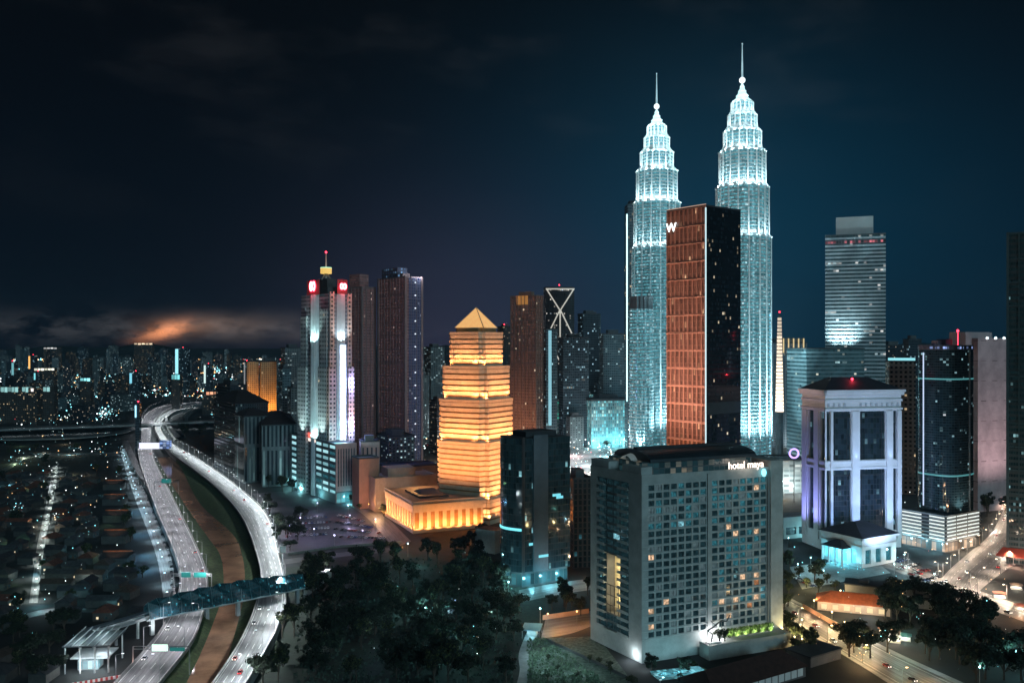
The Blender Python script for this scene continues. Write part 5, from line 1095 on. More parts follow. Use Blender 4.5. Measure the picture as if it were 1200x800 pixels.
# twinkling lamps no one could count
def sparkle(name, boxes, cols, seed):
    r = random.Random(seed); mb = MB()
    for n, (x0, x1), (y0, y1), wgt in boxes:
        cl = [(r.uniform(x0, x1), y0 + (y1 - y0) * r.random()) for _ in range(max(3, n // 18))]
        for i in range(n):
            px = r.uniform(x0, x1); py = y0 + (y1 - y0) * r.random() ** 1.25
            if r.random() < .5: c_ = r.choice(cl); px, py = c_[0] + r.gauss(0, 5), min(y1, max(y0, c_[1] + r.gauss(0, 1.2)))
            Yg = gy(py) if py > 406 else 9000
            if name == 'city_lights' and 140 < px < 246 and 468 < py < 500: continue
            z = r.choice((3, 5, 6, 8, 14)); Yg = min(Yg, 8000); q = Yg / F * r.choice((.45, .55, .7, .95, 1.35)) * (.58 if name in ('city_lights', 'street_lights') else .42); cx = X(px, Yg)
            mb.ball((cx, Yg, z + q), q, 5, 3, r.choices(range(len(cols)), wgt)[0])
    o = mb.build(name, cols); o['kind'] = 'stuff'; return o
LC = [glow_mat('lamp_cyan', (.25, .85, 1), 2.8), glow_mat('lamp_white', (.9, 1, 1), 3.0), glow_mat('lamp_amber', (1, .58, .25), 2.4), glow_mat('lamp_dim', (.35, .65, .65), .7), glow_mat('lamp_red', (1, .08, .1), 1.2)]
sparkle('city_lights', [(900, (-5, 345), (409, 432), (3, 3, 4, 6, .6)), (1250, (-5, 330), (432, 470), (4, 4, 4, 6, .3)), (620, (-5, 250), (466, 500), (4, 3, 2, 5, .2)), (90, (92, 130), (486, 494), (6, 2, 0, 3, 0)), (40, (195, 245), (455, 470), (1, 2, 5, 3, 1))], LC, 4)
sparkle('street_lights', [(420, (642, 738), (505, 572), (4, 8, 2, 3, 1.4)), (130, (888, 945), (485, 560), (5, 6, 2, 3, .3)), (60, (1060, 1180), (520, 600), (2, 3, 3, 3, .5)), (130, (430, 525), (505, 560), (3, 4, 3, 4, .4)), (60, (300, 345), (490, 560), (4, 3, 2, 4, .2))], LC, 9)
sparkle('roadside_lights', [(90, (915, 1060), (690, 790), (1, 3, 7, 3, .6)), (80, (1040, 1195), (640, 720), (1, 5, 6, 2, 1.2)), (45, (1060, 1195), (730, 800), (5, 4, 2, 4, .6)), (30, (920, 1060), (650, 690), (6, 4, 1, 2, .2))], LC, 33)
sparkle('foliage_glints', [(16, (370, 620), (660, 800), (6, 3, .4, 6, .1))], LC, 35)  # small glowing balls stand in for glints on the foliage
sparkle('village_lights', [(120, (-5, 145), (502, 560), (3, 3, 2, 4, .1)), (130, (0, 150), (560, 690), (4, 2, 1, 4, .1)), (34, (0, 140), (690, 780), (4, 2, 2, 3, .1))], LC, 21)

# ================================================================== lamps
POLE = mat('pole_grey', (.28, .29, .30), .5, .4, var=.1)
def lamp_proto(name, label, group, hgt, arm, col, power, kind='SPOT', head=None, es=6.0):
    t = thing(name, label, 'street lamp', (0, -900, 0), 0, group)
    mb = MB(); mb.tube((0, 0, 0), (0, 0, hgt), .16, .10, 6); ho = mb.build('pole', POLE, t)
    if arm:
        mb = MB(); mb.tube((0, 0, hgt - .1), (arm, 0, hgt + .5), .09, .07, 5); ho = mb.build('arm', POLE, t)
    mb = MB()
    if arm: mb.box(arm - .2, arm + .9, -.25, .25, hgt + .38, hgt + .58)
    else: mb.ball((0, 0, hgt + .3), .42, 8, 6)
    mb.build('lamp_head', glow_mat('lamp_head_%s_%d' % (name, len(MATS)), col, es), ho)
    light(kind, power, col, (arm + .3 if arm else 0, 0, hgt + (.2 if arm else 1.0)), (arm + .3, 0, 0) if kind == 'SPOT' else None, .35, 150, .7, t)
    return t
USED = {}
def put(proto, x, y, z=0.0, rz=0.0, label=None, group=None, s=None):
    o = proto if proto.name not in USED else copy_tree(proto); USED[proto.name] = 1
    o.location = (x, y, z); o.rotation_euler.z = rz
    if label: o['label'] = label
    if group: o['group'] = group
    if s: o.scale = s
    return o
hl_near = lamp_proto('highway_lamp', 'tall cool white highway lamp on the parapet of the near carriageway', 'lamps along the near carriageway', 11, 2.5, (.90, .92, 1), 8600, es=1.6)
hl_far = lamp_proto('highway_lamp', 'tall cool white highway lamp on the parapet of the far carriageway', 'lamps along the far carriageway', 11, 2.5, (.86, .97, 1), 27000, es=1.6)
rj = random.Random(2)
def along(line, step, far_step, proto, side, z, jit=False):
    s, nxt = 0, 6
    for a, b in zip(line, line[1:]):
        L = math.dist(a, b)
        while s + L > nxt:
            t = (nxt - s) / L; x, y = a[0] + (b[0] - a[0]) * t, a[1] + (b[1] - a[1]) * t; put(proto, x, y, z, math.atan2(b[1] - a[1], b[0] - a[0]) - side * math.pi / 2); nxt += (step if y < 1150 else far_step) * (rj.uniform(.65, 1.45) if jit else 1)
        s += L
along(LA, 38, 44, hl_near, 1, 6.1); along(LB, 38, 44, hl_near, -1, 6.1); along(RB, 32, 38, hl_far, -1, 6.1)
fl_l = lamp_proto('flyover_lamp', 'white lamp on the crossing flyover', 'lamps on the crossing flyover', 9, 1.8, (.85, .95, 1), 26000)
along(FB, 48, 48, fl_l, -1, 10.0)
st_c = lamp_proto('street_lamp', 'cyan white lamp on the frontage street beside the near carriageway', 'lamps on the frontage street', 7, 1.4, (.55, .85, 1), 6500, es=5)
along(TA, 33, 60, st_c, 1, 0, True)
vl = lamp_proto('village_lamp', 'white lamp on the narrow lane through the dark village', 'lamps on the village lane', 6, 1.0, (.85, 1, .95), 5600, es=2.5)
along(UB, 30, 44, vl, -1, 0, True)
wl_ = lamp_proto('warm_lamp', 'warm lamp on the street at the foot of the hotel', 'warm lamps on the hotel street', 8, 1.8, (1, .64, .30), 5600)
along(S1B, 30, 60, wl_, -1, 0); 
bl_ = lamp_proto('boulevard_lamp', 'pale warm lamp along the wide boulevard', 'lamps along the boulevard', 9, 2.0, (1, .76, .55), 11000)
along(S2A, 28, 60, bl_, 1, 0); along(S3A, 26, 60, bl_, 1, 0); along(S3B, 30, 60, bl_, -1, 0)
pk = lamp_proto('park_lamp', 'bright cyan globe lamp by the hedge at the top of the park', None, 9, 0, (.35, .92, 1), 4200, 'POINT', es=9)
for x, y, lb in ((478, 652, None), (468, 712, 'bright cyan globe lamp among dark trees in the middle of the park'), (498, 732, 'bright cyan globe lamp in the park, right of the middle one'), (633, 733, 'brilliant cyan lamp beside the blue roofed pavilion'),
                 (531, 775, 'dim lamp low among the nearest park trees'), (596, 700, 'cyan lamp at the street by the black glass block'), (1190, 786, 'bright green cyan lamp under trees by the edge of the view'), (1148, 806, 'cyan lamp at the lower tree group beside the car lane')):
    put(pk, *P(x, y), label=lb or pk['label'])
og = lamp_proto('orange_lamp', 'orange lamp over the walled lane beside the hotel', None, 7, 0, (1, .42, .12), 3000, 'POINT', es=5)
for x, y, lb in ((642, 735, None), (676, 732, 'orange lamp at the far end of the walled lane beside the hotel'), (440, 622, 'orange lamp at the corner of the golden annex'), (497, 560, 'orange lamp high at the left foot of the golden tower'), (432, 600, 'orange lamp in the lane between car park and annex')):
    put(og, *P(x, y), label=lb or og['label'])
yl = lamp_proto('garden_lamp', 'small yellow garden lamp among trees right of the hotel', 'yellow garden lamps right of the hotel', 4, 0, (1, .78, .36), 3600, 'POINT', es=5)
for x, y in ((923, 752), (931, 756), (940, 758), (948, 757), (954, 712), (962, 690), (975, 726), (990, 738), (1000, 752), (1018, 762), (940, 735), (985, 700)): put(yl, *P(x, y))
cp_ = lamp_proto('car_park_lamp', 'lamp on a post between the rows of the fenced car park', 'lamps in the car park', 8, 0, (.62, .58, 1), 3600, 'POINT', es=4)
for x, y in ((352, 618), (372, 600), (410, 615), (425, 634), (392, 640), (368, 632), (340, 628), (440, 620), (408, 603)): put(cp_, *P(x, y))
fl2 = lamp_proto('forecourt_lamp', 'cyan white lamp on the forecourt of the columned block', 'forecourt lamps', 6, 0, (.5, .92, 1), 2600, 'POINT', es=5)
for x, y in ((935, 672), (950, 664), (965, 680), (1048, 672), (1065, 676), (1080, 690), (1060, 660), (1095, 684), (1040, 690), (924, 640)): put(fl2, *P(x, y))
tw = lamp_proto('town_lamp', 'white street lamp in the lit streets beyond the black glass block', 'lamps in the streets behind', 9, 0, (.85, 1, 1), 16000, 'POINT', es=4)
for x, y in ((660, 520), (672, 540), (690, 528), (700, 548), (715, 535), (725, 520), (655, 560), (905, 520), (920, 510), (935, 525), (915, 560), (930, 580)): put(tw, *P(x, y))

# courtyard and shop lights of the village and the streets (real pools of light)
rv = random.Random(77)
for i in range(26):
    px, py = rv.uniform(2, 150), rv.uniform(512, 720); light('POINT', rv.choice((500, 900, 1500)) * (1.6 if py < 570 else 1), rv.choice(((.8, 1, .95), (.3, .85, 1), (.3, .85, 1), (1, .8, .5), (.6, 1, .5))), (*P(px, py), rv.choice((3.5, 5, 7))), None, .3)
for px, py, pw, c_ in ((18, 543, 4000, (.7, 1, .6)), (28, 536, 4000, (.8, 1, .7)), (10, 574, 2600, (.3, .85, 1)), (58, 568, 3000, COOL), (82, 533, 2600, (1, .9, .6)), (20, 640, 900, (.4, 1, .5)), (0, 700, 900, (.5, 1, .6)), (55, 715, 1500, COOL), (130, 690, 900, (1, .85, .5)), (92, 560, 900, (1, 1, .6)), (110, 650, 700, COOL)): light('POINT', pw, c_, (*P(px, py), 5), None, .4)
for px in (165, 170, 175, 178): light('POINT', 4200, (.22, .62, 1), (*P(px - 5, 600 + (px - 165) * 5.2), 5), None, .4)
for px, py, pw, c_ in ((905, 500, 40000, TEAL), (925, 495, 40000, TEAL), (915, 520, 26000, COOL), (935, 560, 14000, (1, .85, .75)), (905, 585, 12000, WARM), (672, 534, 60000, (1, .75, .75)), (690, 545, 60000, COOL), (715, 535, 60000, TEAL), (680, 555, 50000, (1, .9, .8)), (700, 562, 50000, COOL), (728, 545, 60000, COOL), (655, 548, 50000, (1, .85, .8)), (520, 540, 16000, WARM), (487, 552, 16000, ORNG), (600, 695, 2600, TEAL), (660, 688, 2600, COOL), (690, 682, 3000, WARM)): light('POINT', pw, c_, (*P(px, py), 12), None, .6)

# ================================================================== trees
LEAF = [mat('leaf_dark', (.008, .014, .008), .9, vs=.6, var=.5), mat('leaf_mid', (.016, .027, .011), .9, vs=.6, var=.5), mat('leaf_yellow', (.055, .062, .018), .9, vs=.6, var=.4)]
BARK = mat('bark', (.06, .045, .035), .95, vs=1.0)
def crown_mesh(name, rx, hz0, hz1, n, seed, q, mats, lobes=13):
    r = random.Random(seed); mb = MB(); ls = []
    for i in range(lobes):
        a = r.uniform(0, 6.28); d = rx * r.uniform(.1, .8); ls.append((d * math.cos(a), d * math.sin(a), r.uniform(hz0 + .25 * (hz1 - hz0), hz1 - .2 * (hz1 - hz0)), rx * r.uniform(.20, .46)))
    for i in range(n):
        c = r.choice(ls); v = Vector((r.gauss(0, 1), r.gauss(0, 1), r.gauss(0, 1))).normalized() * c[3] * r.uniform(.55, 1.08); p = Vector(c[:3]) + Vector((v.x, v.y, v.z * .75))
        s = q * r.uniform(.6, 1.4); nrm = (v.normalized() + Vector((r.uniform(-.7, .7), r.uniform(-.7, .7), r.uniform(-.3, .9)))).normalized(); u = nrm.orthogonal().normalized(); w2 = nrm.cross(u)
        al = r.uniform(0, 6.28); u, w2 = u * math.cos(al) + w2 * math.sin(al), w2 * math.cos(al) - u * math.sin(al)
        mb.face([p - u * s - w2 * s * .5, p + u * s * .2 - w2 * s * .7, p + u * s + w2 * s * .2, p - u * s * .1 + w2 * s * .8], 0 if r.random() < .7 else 1)
    return mb.mesh(name, mats), ls
def tree_proto(rx, h0, h1, n, seed, q, mats):
    t = thing('tree', 'leafy tree', 'tree', (0, -900, 0)); me, ls = crown_mesh('crown', rx, h0, h1, n, seed, q, mats); o = bpy.data.objects.new('crown', me); COL.objects.link(o); o.parent = t
    mb = MB(); mb.tube((0, 0, 0), (0, 0, h0 + (h1 - h0) * .35), .38, .22, 6)
    for l in ls[:5]: mb.tube((0, 0, h0 * .8), (l[0], l[1], l[2]), .18, .06, 4)
    mb.build('trunk', BARK, t); return t
TP = [tree_proto(5.0, 3, 12, 1500, 1, .36, LEAF[:2]), tree_proto(6.2, 3.5, 11, 1900, 2, .38, LEAF[:2]), tree_proto(4.0, 2.5, 9.5, 1100, 3, .34, LEAF[1:]), tree_proto(4.6, 4, 14.5, 1400, 4, .36, [LEAF[0], LEAF[2]]), tree_proto(3.2, 2, 7, 800, 5, .30, LEAF[1:])]
def inside(x, y, poly):
    c = False
    for i in range(len(poly)):
        (x0, y0), (x1, y1) = poly[i], poly[i - 1]
        if (y0 > y) != (y1 > y) and x < (x1 - x0) * (y - y0) / (y1 - y0) + x0: c = not c
    return c
rt = random.Random(31); NT = [0]
def scatter(n, poly, label, group, holes_=(), kinds=(0, 1, 3), smin=.8, smax=1.25, mind=5.5):
    xs, ys = [p[0] for p in poly], [p[1] for p in poly]; done = []; tries = 0
    gys = (gy(max(ys)), gy(min(ys)))
    while len(done) < n and tries < n * 60:
        tries += 1; Y = rt.uniform(*gys); py = HOR + H * F / Y; px = rt.uniform(min(xs), max(xs))
        if not inside(px, py, poly) or any((px - a) ** 2 + ((py - b) * 1.6) ** 2 < c * c for a, b, c in holes_): continue
        x, y = P(px, py)
        if any((x - a) ** 2 + (y - b) ** 2 < mind ** 2 for a, b in done): continue
        done.append((x, y)); s = rt.uniform(smin, smax); NT[0] += 1
        put(TP[rt.choice(kinds)], x, y, 0, rt.uniform(0, 6.28), label, group, (s, s, s * rt.uniform(.85, 1.15)))
PARK = [(352, 668), (470, 652), (560, 650), (604, 690), (612, 735), (600, 806), (290, 806), (322, 745), (345, 700)]
scatter(122, PARK, 'dark leafy tree in the unlit park below the golden tower', 'trees of the dark park', ((478, 660, 10), (500, 690, 13), (485, 722, 11), (520, 745, 11), (430, 700, 6), (603, 770, 10)), mind=4.4, smin=.95, smax=1.4)
scatter(13, [(500, 640), (560, 622), (600, 655), (640, 730), (590, 735), (560, 690)], 'dark tree between the golden annex and the black glass block', 'trees below the annex', kinds=(0, 1, 3), smin=.9, smax=1.3)
scatter(40, [(1005, 790), (1050, 700), (1110, 705), (1205, 735), (1205, 806), (1130, 800), (1055, 755)], 'broad dark tree beside the hotel street and the boulevard', 'trees by the boulevard', ((1165, 765, 10), (1130, 790, 9), (1060, 745, 8)), kinds=(0, 1, 1), smin=1.05, smax=1.55, mind=5.8)
scatter(14, [(916, 655), (955, 668), (985, 690), (960, 695), (935, 700), (918, 725)], 'tree lit yellow from below, right of the hotel', 'trees right of the hotel', kinds=(2, 4, 0))
scatter(10, [(920, 735), (952, 745), (960, 765), (930, 768)], 'low garden tree with yellow lamps beneath it', 'garden trees at the hotel foot', kinds=(4, 2), mind=4)
scatter(5, [(985, 745), (1003, 755), (1000, 775), (985, 765)], 'dark branching tree at the roadside before the orange roof', 'roadside trees', kinds=(1,), smin=.9, smax=1.3)
scatter(8, [(655, 700), (690, 695), (690, 722), (640, 718)], 'dark tree behind the orange lane left of the hotel', 'trees behind the lane', kinds=(0, 3), smin=.8, smax=1.1, mind=4.5)
scatter(9, [(310, 590), (350, 640), (335, 660), (318, 630)], 'dark tree beside the far carriageway', 'trees beside the far carriageway', kinds=(0, 1, 2))
scatter(6, [(330, 612), (352, 612), (352, 640), (332, 640)], 'round dark tree at the near corner of the car park', 'trees at the car park corner', kinds=(1,), smin=1.0, smax=1.4)
scatter(8, [(1146, 570), (1182, 570), (1178, 612), (1150, 606)], 'dark tree before the pink slab tower', 'trees before the pink slab', kinds=(0, 3), smin=1.1, smax=1.6)
scatter(8, [(648, 505), (700, 510), (735, 530), (715, 536), (680, 522)], 'dark tree in the square before the shopping centre', 'trees of the square', kinds=(0, 1), smin=1.0, smax=1.5)
scatter(18, [(0, 520), (140, 520), (155, 600), (168, 660), (178, 720), (160, 730), (120, 720), (0, 720)], 'dark tree among the village roofs', 'village trees', ((60, 570, 8), (52, 600, 8), (48, 640, 8), (40, 690, 8)), kinds=(0, 1, 2), mind=9)
scatter(13, [(0, 725), (75, 735), (85, 806), (0, 806)], 'dark tree left of the station canopy', 'trees by the station canopy', kinds=(0, 1, 3))
scatter(7, [(140, 595), (152, 590), (168, 680), (155, 690)], 'tree lining the frontage street', 'trees along the frontage street', kinds=(2, 4))
scatter(6, [(205, 500), (245, 497), (250, 520), (225, 524)], 'dark tree inside the loop of the ramps', 'trees inside the ramp loop', kinds=(0, 1), smin=1.0, smax=1.5)
scatter(5, [(380, 575), (420, 580), (470, 620), (440, 612)], 'small tree along the lane beside the car park', 'trees along the car park lane', kinds=(4, 2), mind=5)
scatter(8, [(300, 555), (345, 575), (340, 582), (302, 572)], 'dark tree before the ribbed office block', 'trees before the ribbed office', kinds=(0, 3))
scatter(8, [(640, 755), (735, 788), (735, 806), (690, 806), (622, 800), (624, 760)], 'scrubby bush on the lit lawn before the hotel', 'scrub on the lawn', kinds=(4,), smin=.3, smax=.55, mind=3)
scatter(7, [(735, 785), (800, 775), (840, 790), (840, 806), (735, 806)], 'dark palm garden tree at the near foot of the hotel', 'trees at the near foot of the hotel', kinds=(4, 0), smin=.6, smax=.9, mind=5)

# ================================================================== cars
def car_proto(name, col, label, lights=False):
    m = mat('car_paint_' + '_'.join(str(int(c * 100)) for c in col), col, .3, .1, var=0); mb = MB()
    mb.prism([(-2.1, -.85), (2.1, -.85), (2.1, .85), (-2.1, .85)], .35, .95, 0, poly2=[(-2.1, -.82), (2.05, -.82), (2.05, .82), (-2.1, .82)])
    mb.prism([(-1.6, -.78), (.9, -.78), (.9, .78), (-1.6, .78)], .95, 1.45, 1, 0, poly2=[(-1.2, -.62), (.3, -.62), (.3, .62), (-1.2, .62)])
    for x in (-1.3, 1.3):
        for y in (-.8, .8): mb.tube((x, y - .1, .34), (x, y + .1, .34), .34, .34, 8, 2)
    if lights:
        for y in (-.6, .6): mb.box(2.06, 2.14, y - .2, y + .2, .6, .82, 3); mb.box(-2.16, -2.08, y - .2, y + .2, .65, .85, 4)
    o = mb.build(name, [m, mat('car_glass', (.01, .012, .015), .1, var=0), mat('tyre', (.015, .015, .015), .9, var=0), glow_mat('head_light', (1, .97, .9), 5), glow_mat('tail_light', (1, .03, .03), 4)]); o.location = (0, -950, 0); return tag(o, label, 'car')
COLS = [((.6, .6, .6), 'white'), ((.30, .31, .33), 'silver'), ((.02, .02, .025), 'black'), ((.28, .03, .03), 'red'), ((.05, .08, .2), 'blue'), ((.12, .12, .13), 'grey')]
CARS = [car_proto('parked_car', c, n + ' parked car') for c, n in COLS]; DRIV = [car_proto('car', c, n + ' car', True) for c, n in COLS[:4]]
rc = random.Random(8)
ORD = 'first second third fourth fifth sixth seventh eighth ninth tenth eleventh twelfth thirteenth fourteenth fifteenth'.split()
ROWN = ('farthest', 'second farthest', 'middle', 'second nearest', 'nearest')
def car_row(n, a, b, row, lot, z=.06, skip=.14, across=True):
    A, B = P(*a), P(*b); an = math.atan2(B[1] - A[1], B[0] - A[0]); c = 0
    for i in range(n):
        if rc.random() < skip: continue
        t = (i + .5) / n; k = rc.choice((0, 0, 1, 1, 2, 3, 4, 5)); put(CARS[k], A[0] + (B[0] - A[0]) * t + rc.uniform(-.3, .3), A[1] + (B[1] - A[1]) * t + rc.uniform(-.3, .3), z, an + (math.pi / 2 if across else 0) + rc.uniform(-.06, .06) + rc.choice((0, math.pi)), f'{COLS[k][1]} car, {ORD[c]} from left in {row} row of {lot}', 'cars parked in ' + lot); c += 1
RW4 = ('farthest', 'second farthest', 'second nearest', 'nearest')
for j, (a, b, n) in enumerate((((338, 608), (384, 606), 13), ((336, 614), (388, 612), 15), ((334, 621), (386, 619), 15), ((334, 629), (384, 626), 14))): car_row(n, a, b, RW4[j], 'the left car park')
for j, (a, b, n) in enumerate((((396, 604), (426, 611), 9), ((394, 612), (436, 618), 12), ((392, 620), (446, 625), 14), ((394, 629), (452, 631), 14))): car_row(n, a, b, RW4[j], 'the right car park')
for j, (a, b, n) in enumerate((((1046, 660), (1064, 655), 5), ((1052, 667), (1076, 661), 7), ((1062, 675), (1088, 668), 7), ((1072, 684), (1100, 676), 8), ((1083, 695), (1108, 686), 7))): car_row(n, a, b, ROWN[j], 'the cyan lit lot')
car_row(6, (930, 676), (955, 688), 'only', 'the white pavilion forecourt', .04)
for i in range(34):
    f = i / 34; line = TB; p = line[int(2 + f * (len(line) - 12))]; k = rc.choice((0, 0, 1, 1, 2, 5)); q = line[min(len(line) - 1, int(3 + f * (len(line) - 12)))]
    put(CARS[k], p[0] - 1.6, p[1] + i % 3, .06, math.atan2(q[1] - p[1], q[0] - p[0]), f'{COLS[k][1]} car parked along the frontage street beside the near carriageway', f'{COLS[k][1]} cars along the frontage street')
for A_, B_, n, where, z in ((LA, LB, 10, 'driving on the near river carriageway', 5.03), (RA, RB, 12, 'driving on the bright far carriageway', 5.08), (S1A, S1B, 7, 'driving on the warm lit street by the hotel', .09), (S2A, S2B, 7, 'driving on the boulevard below the glass tower', .09), (S3A, S3B, 16, 'waiting in the lanes of the wide boulevard', .1)):
    for i in range(n):
        f = (i + rc.random() * .8) / n; j = min(len(A_) - 2, int(f * (len(A_) - 1) * (.72 if z > 1 else 1))); lane = rc.choice((.17, .4, .62, .84)); p = [a + (b - a) * lane for a, b in zip(A_[j], B_[j])]; q = [a + (b - a) * lane for a, b in zip(A_[j + 1], B_[j + 1])]
        k = rc.randrange(4); put(DRIV[k], p[0], p[1], z, math.atan2(q[1] - p[1], q[0] - p[0]) + (math.pi if lane < .5 else 0), f'{COLS[k][1]} car with lights on, {where}', f'{COLS[k][1]} cars {where}')
# ================================================================== village houses
def house_proto(shape, roofc, lit):
    t = thing('village_house', 'village house', 'house', (0, -1000, 0)); w_, d = {'gable': (8, 12), 'hip': (10, 11), 'long': (7, 18)}[shape]; h = 4.6
    W0 = mat('house_wall', (.06, .058, .055), .85, vs=.4, var=.25); RM = mat('house_roof_' + roofc, {'rust': (.13, .045, .03), 'charcoal': (.035, .035, .04), 'brown': (.07, .045, .035), 'grey': (.055, .055, .06)}[roofc], .85, vs=.5, var=.35)
    mb = MB(); mb.box(-w_ / 2, w_ / 2, -d / 2, d / 2, 0, h); wo_ = mb.build('wall', W0, t)
    mb = MB(); e = .7; a, b = w_ / 2 + e, d / 2 + e; rh = h + w_ * .30
    if shape == 'hip': mb.prism([(-a, -b), (a, -b), (a, b), (-a, b)], h + .02, rh, 0, poly2=[(-.3, -2), (.3, -2), (.3, 2), (-.3, 2)])
    else:
        mb.face([(-a, -b, h - .2), (0, -b, rh), (0, b, rh), (-a, b, h - .2)]); mb.face([(a, -b, h - .2), (0, -b, rh), (0, b, rh), (a, b, h - .2)]); mb.face([(-a, -b, h - .2), (a, -b, h - .2), (0, -b, rh)]); mb.face([(-a, b, h - .2), (a, b, h - .2), (0, b, rh)])
    mb.build('roof', RM, t)
    for x in (-w_ * .25, w_ * .22):
        mb = MB(); mb.box(x - .6, x + .6, -d / 2 - .06, -d / 2 - .01, 1.1, 2.4); mb.build('window', glow_mat('house_window_warm', (1, .8, .5), .8) if lit and x < 0 else pane_mat(0), wo_)
    mb = MB(); mb.box(-.5, .5, -d / 2 - .07, -d / 2 - .01, 0, 2.1); mb.build('door', mat('house_door', (.08, .05, .03), .7, var=.1), wo_)
    return t
HP = {}
for s_ in ('gable', 'hip', 'long'):
    for c_ in ('rust', 'charcoal', 'brown', 'grey'): HP[(s_, c_)] = house_proto(s_, c_, c_ in ('rust', 'grey'))
rh_ = random.Random(17); Y = 402.0
while Y < 1020:
    xl, xr = X(-8, Y), X(138 if Y > 640 else 150 - 0, Y)
    if Y < 470: xr = X(66, Y)
    elif Y < 560: xr = X(168, Y)
    x = xl + rh_.uniform(0, 8)
    while x < xr:
        px, py = x / Y * F + 600, HOR + H * F / Y; lane = min(abs(px - a) for a in (39 + max(0, 690 - py) * .17,)); terr = 110 < px < 148 and 555 < py < 660
        if lane > 9 and not terr and rh_.random() < .86:
            s_, c_ = rh_.choice(('gable', 'hip', 'long')), rh_.choice(('rust', 'charcoal', 'charcoal', 'brown', 'grey')); side = 'left of the lit lane' if px < 45 else 'right of the lit lane'; dist = 'near the station canopy' if Y < 500 else ('in the middle of the village' if Y < 720 else 'towards the flyover')
            put(HP[(s_, c_)], x, Y + rh_.uniform(-3, 3), 0, rh_.choice((0, math.pi / 2, math.pi)) + rh_.uniform(-.15, .15), f'{c_} {s_} roofed village house {side}, {dist}', f'{c_} {s_} roofed houses {side} {dist}')
        x += rh_.uniform(15.5, 21)
    Y += rh_.uniform(19, 23)
for k in HP:
    if HP[k].name not in USED:
        for ch in list(HP[k].children_recursive): bpy.data.objects.remove(ch)
        bpy.data.objects.remove(HP[k])
ORT = mat('terrace_roof', (.30, .10, .045), .85, vs=.5, var=.3)
for i, (y, lb) in enumerate(((574, 'farthest'), (592, 'second farthest'), (612, 'middle'), (637, 'second nearest'), (664, 'nearest'))):
    x0, y0 = P(131 if y < 600 else 133, y); t = thing('terrace_row', f'{lb} of five terrace rows with orange ridge bands by the frontage street', 'terrace house', (x0, y0, 0), .05)
    mb = MB(); mb.box(-9, 9, 0, 15, 0, 6); mb.build('wall', MATS['house_wall'], t)
    mb = MB(); mb.face([(-9.6, -.8, 5.9), (9.6, -.8, 5.9), (9.6, 7.5, 9), (-9.6, 7.5, 9)]); mb.face([(-9.6, 15.8, 5.9), (9.6, 15.8, 5.9), (9.6, 7.5, 9), (-9.6, 7.5, 9)]); mb.build('roof', MATS['house_roof_charcoal'], t)
    mb = MB(); mb.face([(-9.6, 12.0, 7.42), (9.6, 12.0, 7.42), (9.6, 7.4, 9.06), (-9.6, 7.4, 9.06)]); mb.box(-9.6, 9.6, 6.6, 8.2, 8.7, 9.6); mb.build('ridge_band', ORT, t)
    light('SPOT', 2600, (1, .6, .35), (x0, y0 - 8, 16), (x0, y0 + 7, 9), .4, 70, .9)

# ================================================================== the covered footbridge
A0, A1 = Vector(P(172, 724, 9)), Vector(P(353, 687, 9)); d = A1 - A0; LB_ = d.length; an = math.atan2(d.y, d.x)
t = thing('footbridge', 'long covered footbridge of folded teal glowing panels across highway and river', 'footbridge', (A0.x, A0.y, 0), an)
mb = MB(); mb.box(-1, LB_ + 1, -3.2, 3.2, 8.2, 9.0); mb.build('deck', mat('deck_pale', (.34, .36, .37), .7, var=.15), t)
PANEL = facade('led_panel', (.010, .022, .03), (.014, .045, .06), .9, .9, .75, .75, lit=.08, c1=(.1, .65, .85), c2=(.3, .9, 1), st=.5, dim=.03, dimc=(.08, .5, .65), rough=.15, wrough=.3)
ns_, na = 16, 5
def sec(i, k):
    x = LB_ * i / ns_; a = math.pi * k / na; bul = 1.0 + (.16 if (i + k) % 2 else -.06); rise = 1.0 + .45 * math.sin(math.pi * min(1, i / ns_ * .85 + .12))
    return (x, 4.2 * bul * math.cos(a), 9.3 + 6.4 * rise * bul * math.sin(a))
for i in range(ns_):
    mb = MB()
    for k in range(na):
        a, b, c, e = sec(i, k), sec(i + 1, k), sec(i + 1, k + 1), sec(i, k + 1); u0, v0 = i * 5.5, k * 3.0
        mb.face([a, b, c], 0, [(u0, v0), (u0 + 5.5, v0), (u0 + 5.5, v0 + 3)]); mb.face([a, c, e], 0, [(u0, v0), (u0 + 5.5, v0 + 3), (u0, v0 + 3)])
    mb.build('shell_panel', PANEL, t)
rb = MB()
for i in range(ns_ + 1):
    for k in range(na): rb.tube(sec(i, k), sec(i, k + 1), .16, .16, 4)
rb.build('ribs', mat('rib_steel', (.10, .16, .18), .4, .4, var=.1), t)
mb = MB(); mb.box(0, LB_, -3.5, -3.3, 9.0, 9.25); mb.build('edge_light', mat('edge_light', (.3, .4, .45), .4, var=0, em=(.6, .9, 1), es=.35, sample=False), t)
for i, f in enumerate((.03, .36, .56, .97)):
    mb = MB(); mb.box(LB_ * f - .9, LB_ * f + .9, -1.2, 1.2, 0 if i in (0, 3) else 0, 8.15); mb.build('column', MATS['deck_pale'], t)
for f in (.05, .2, .35, .5, .65, .8, .95): light('POINT', 160, (.3, .85, 1), (LB_ * f, 0, 12.5), None, .4, parent=t)
light('SPOT', 6000, (.9, .97, 1), (2, -10, 3), (2, 0, 10), .3, 100, .8, t)
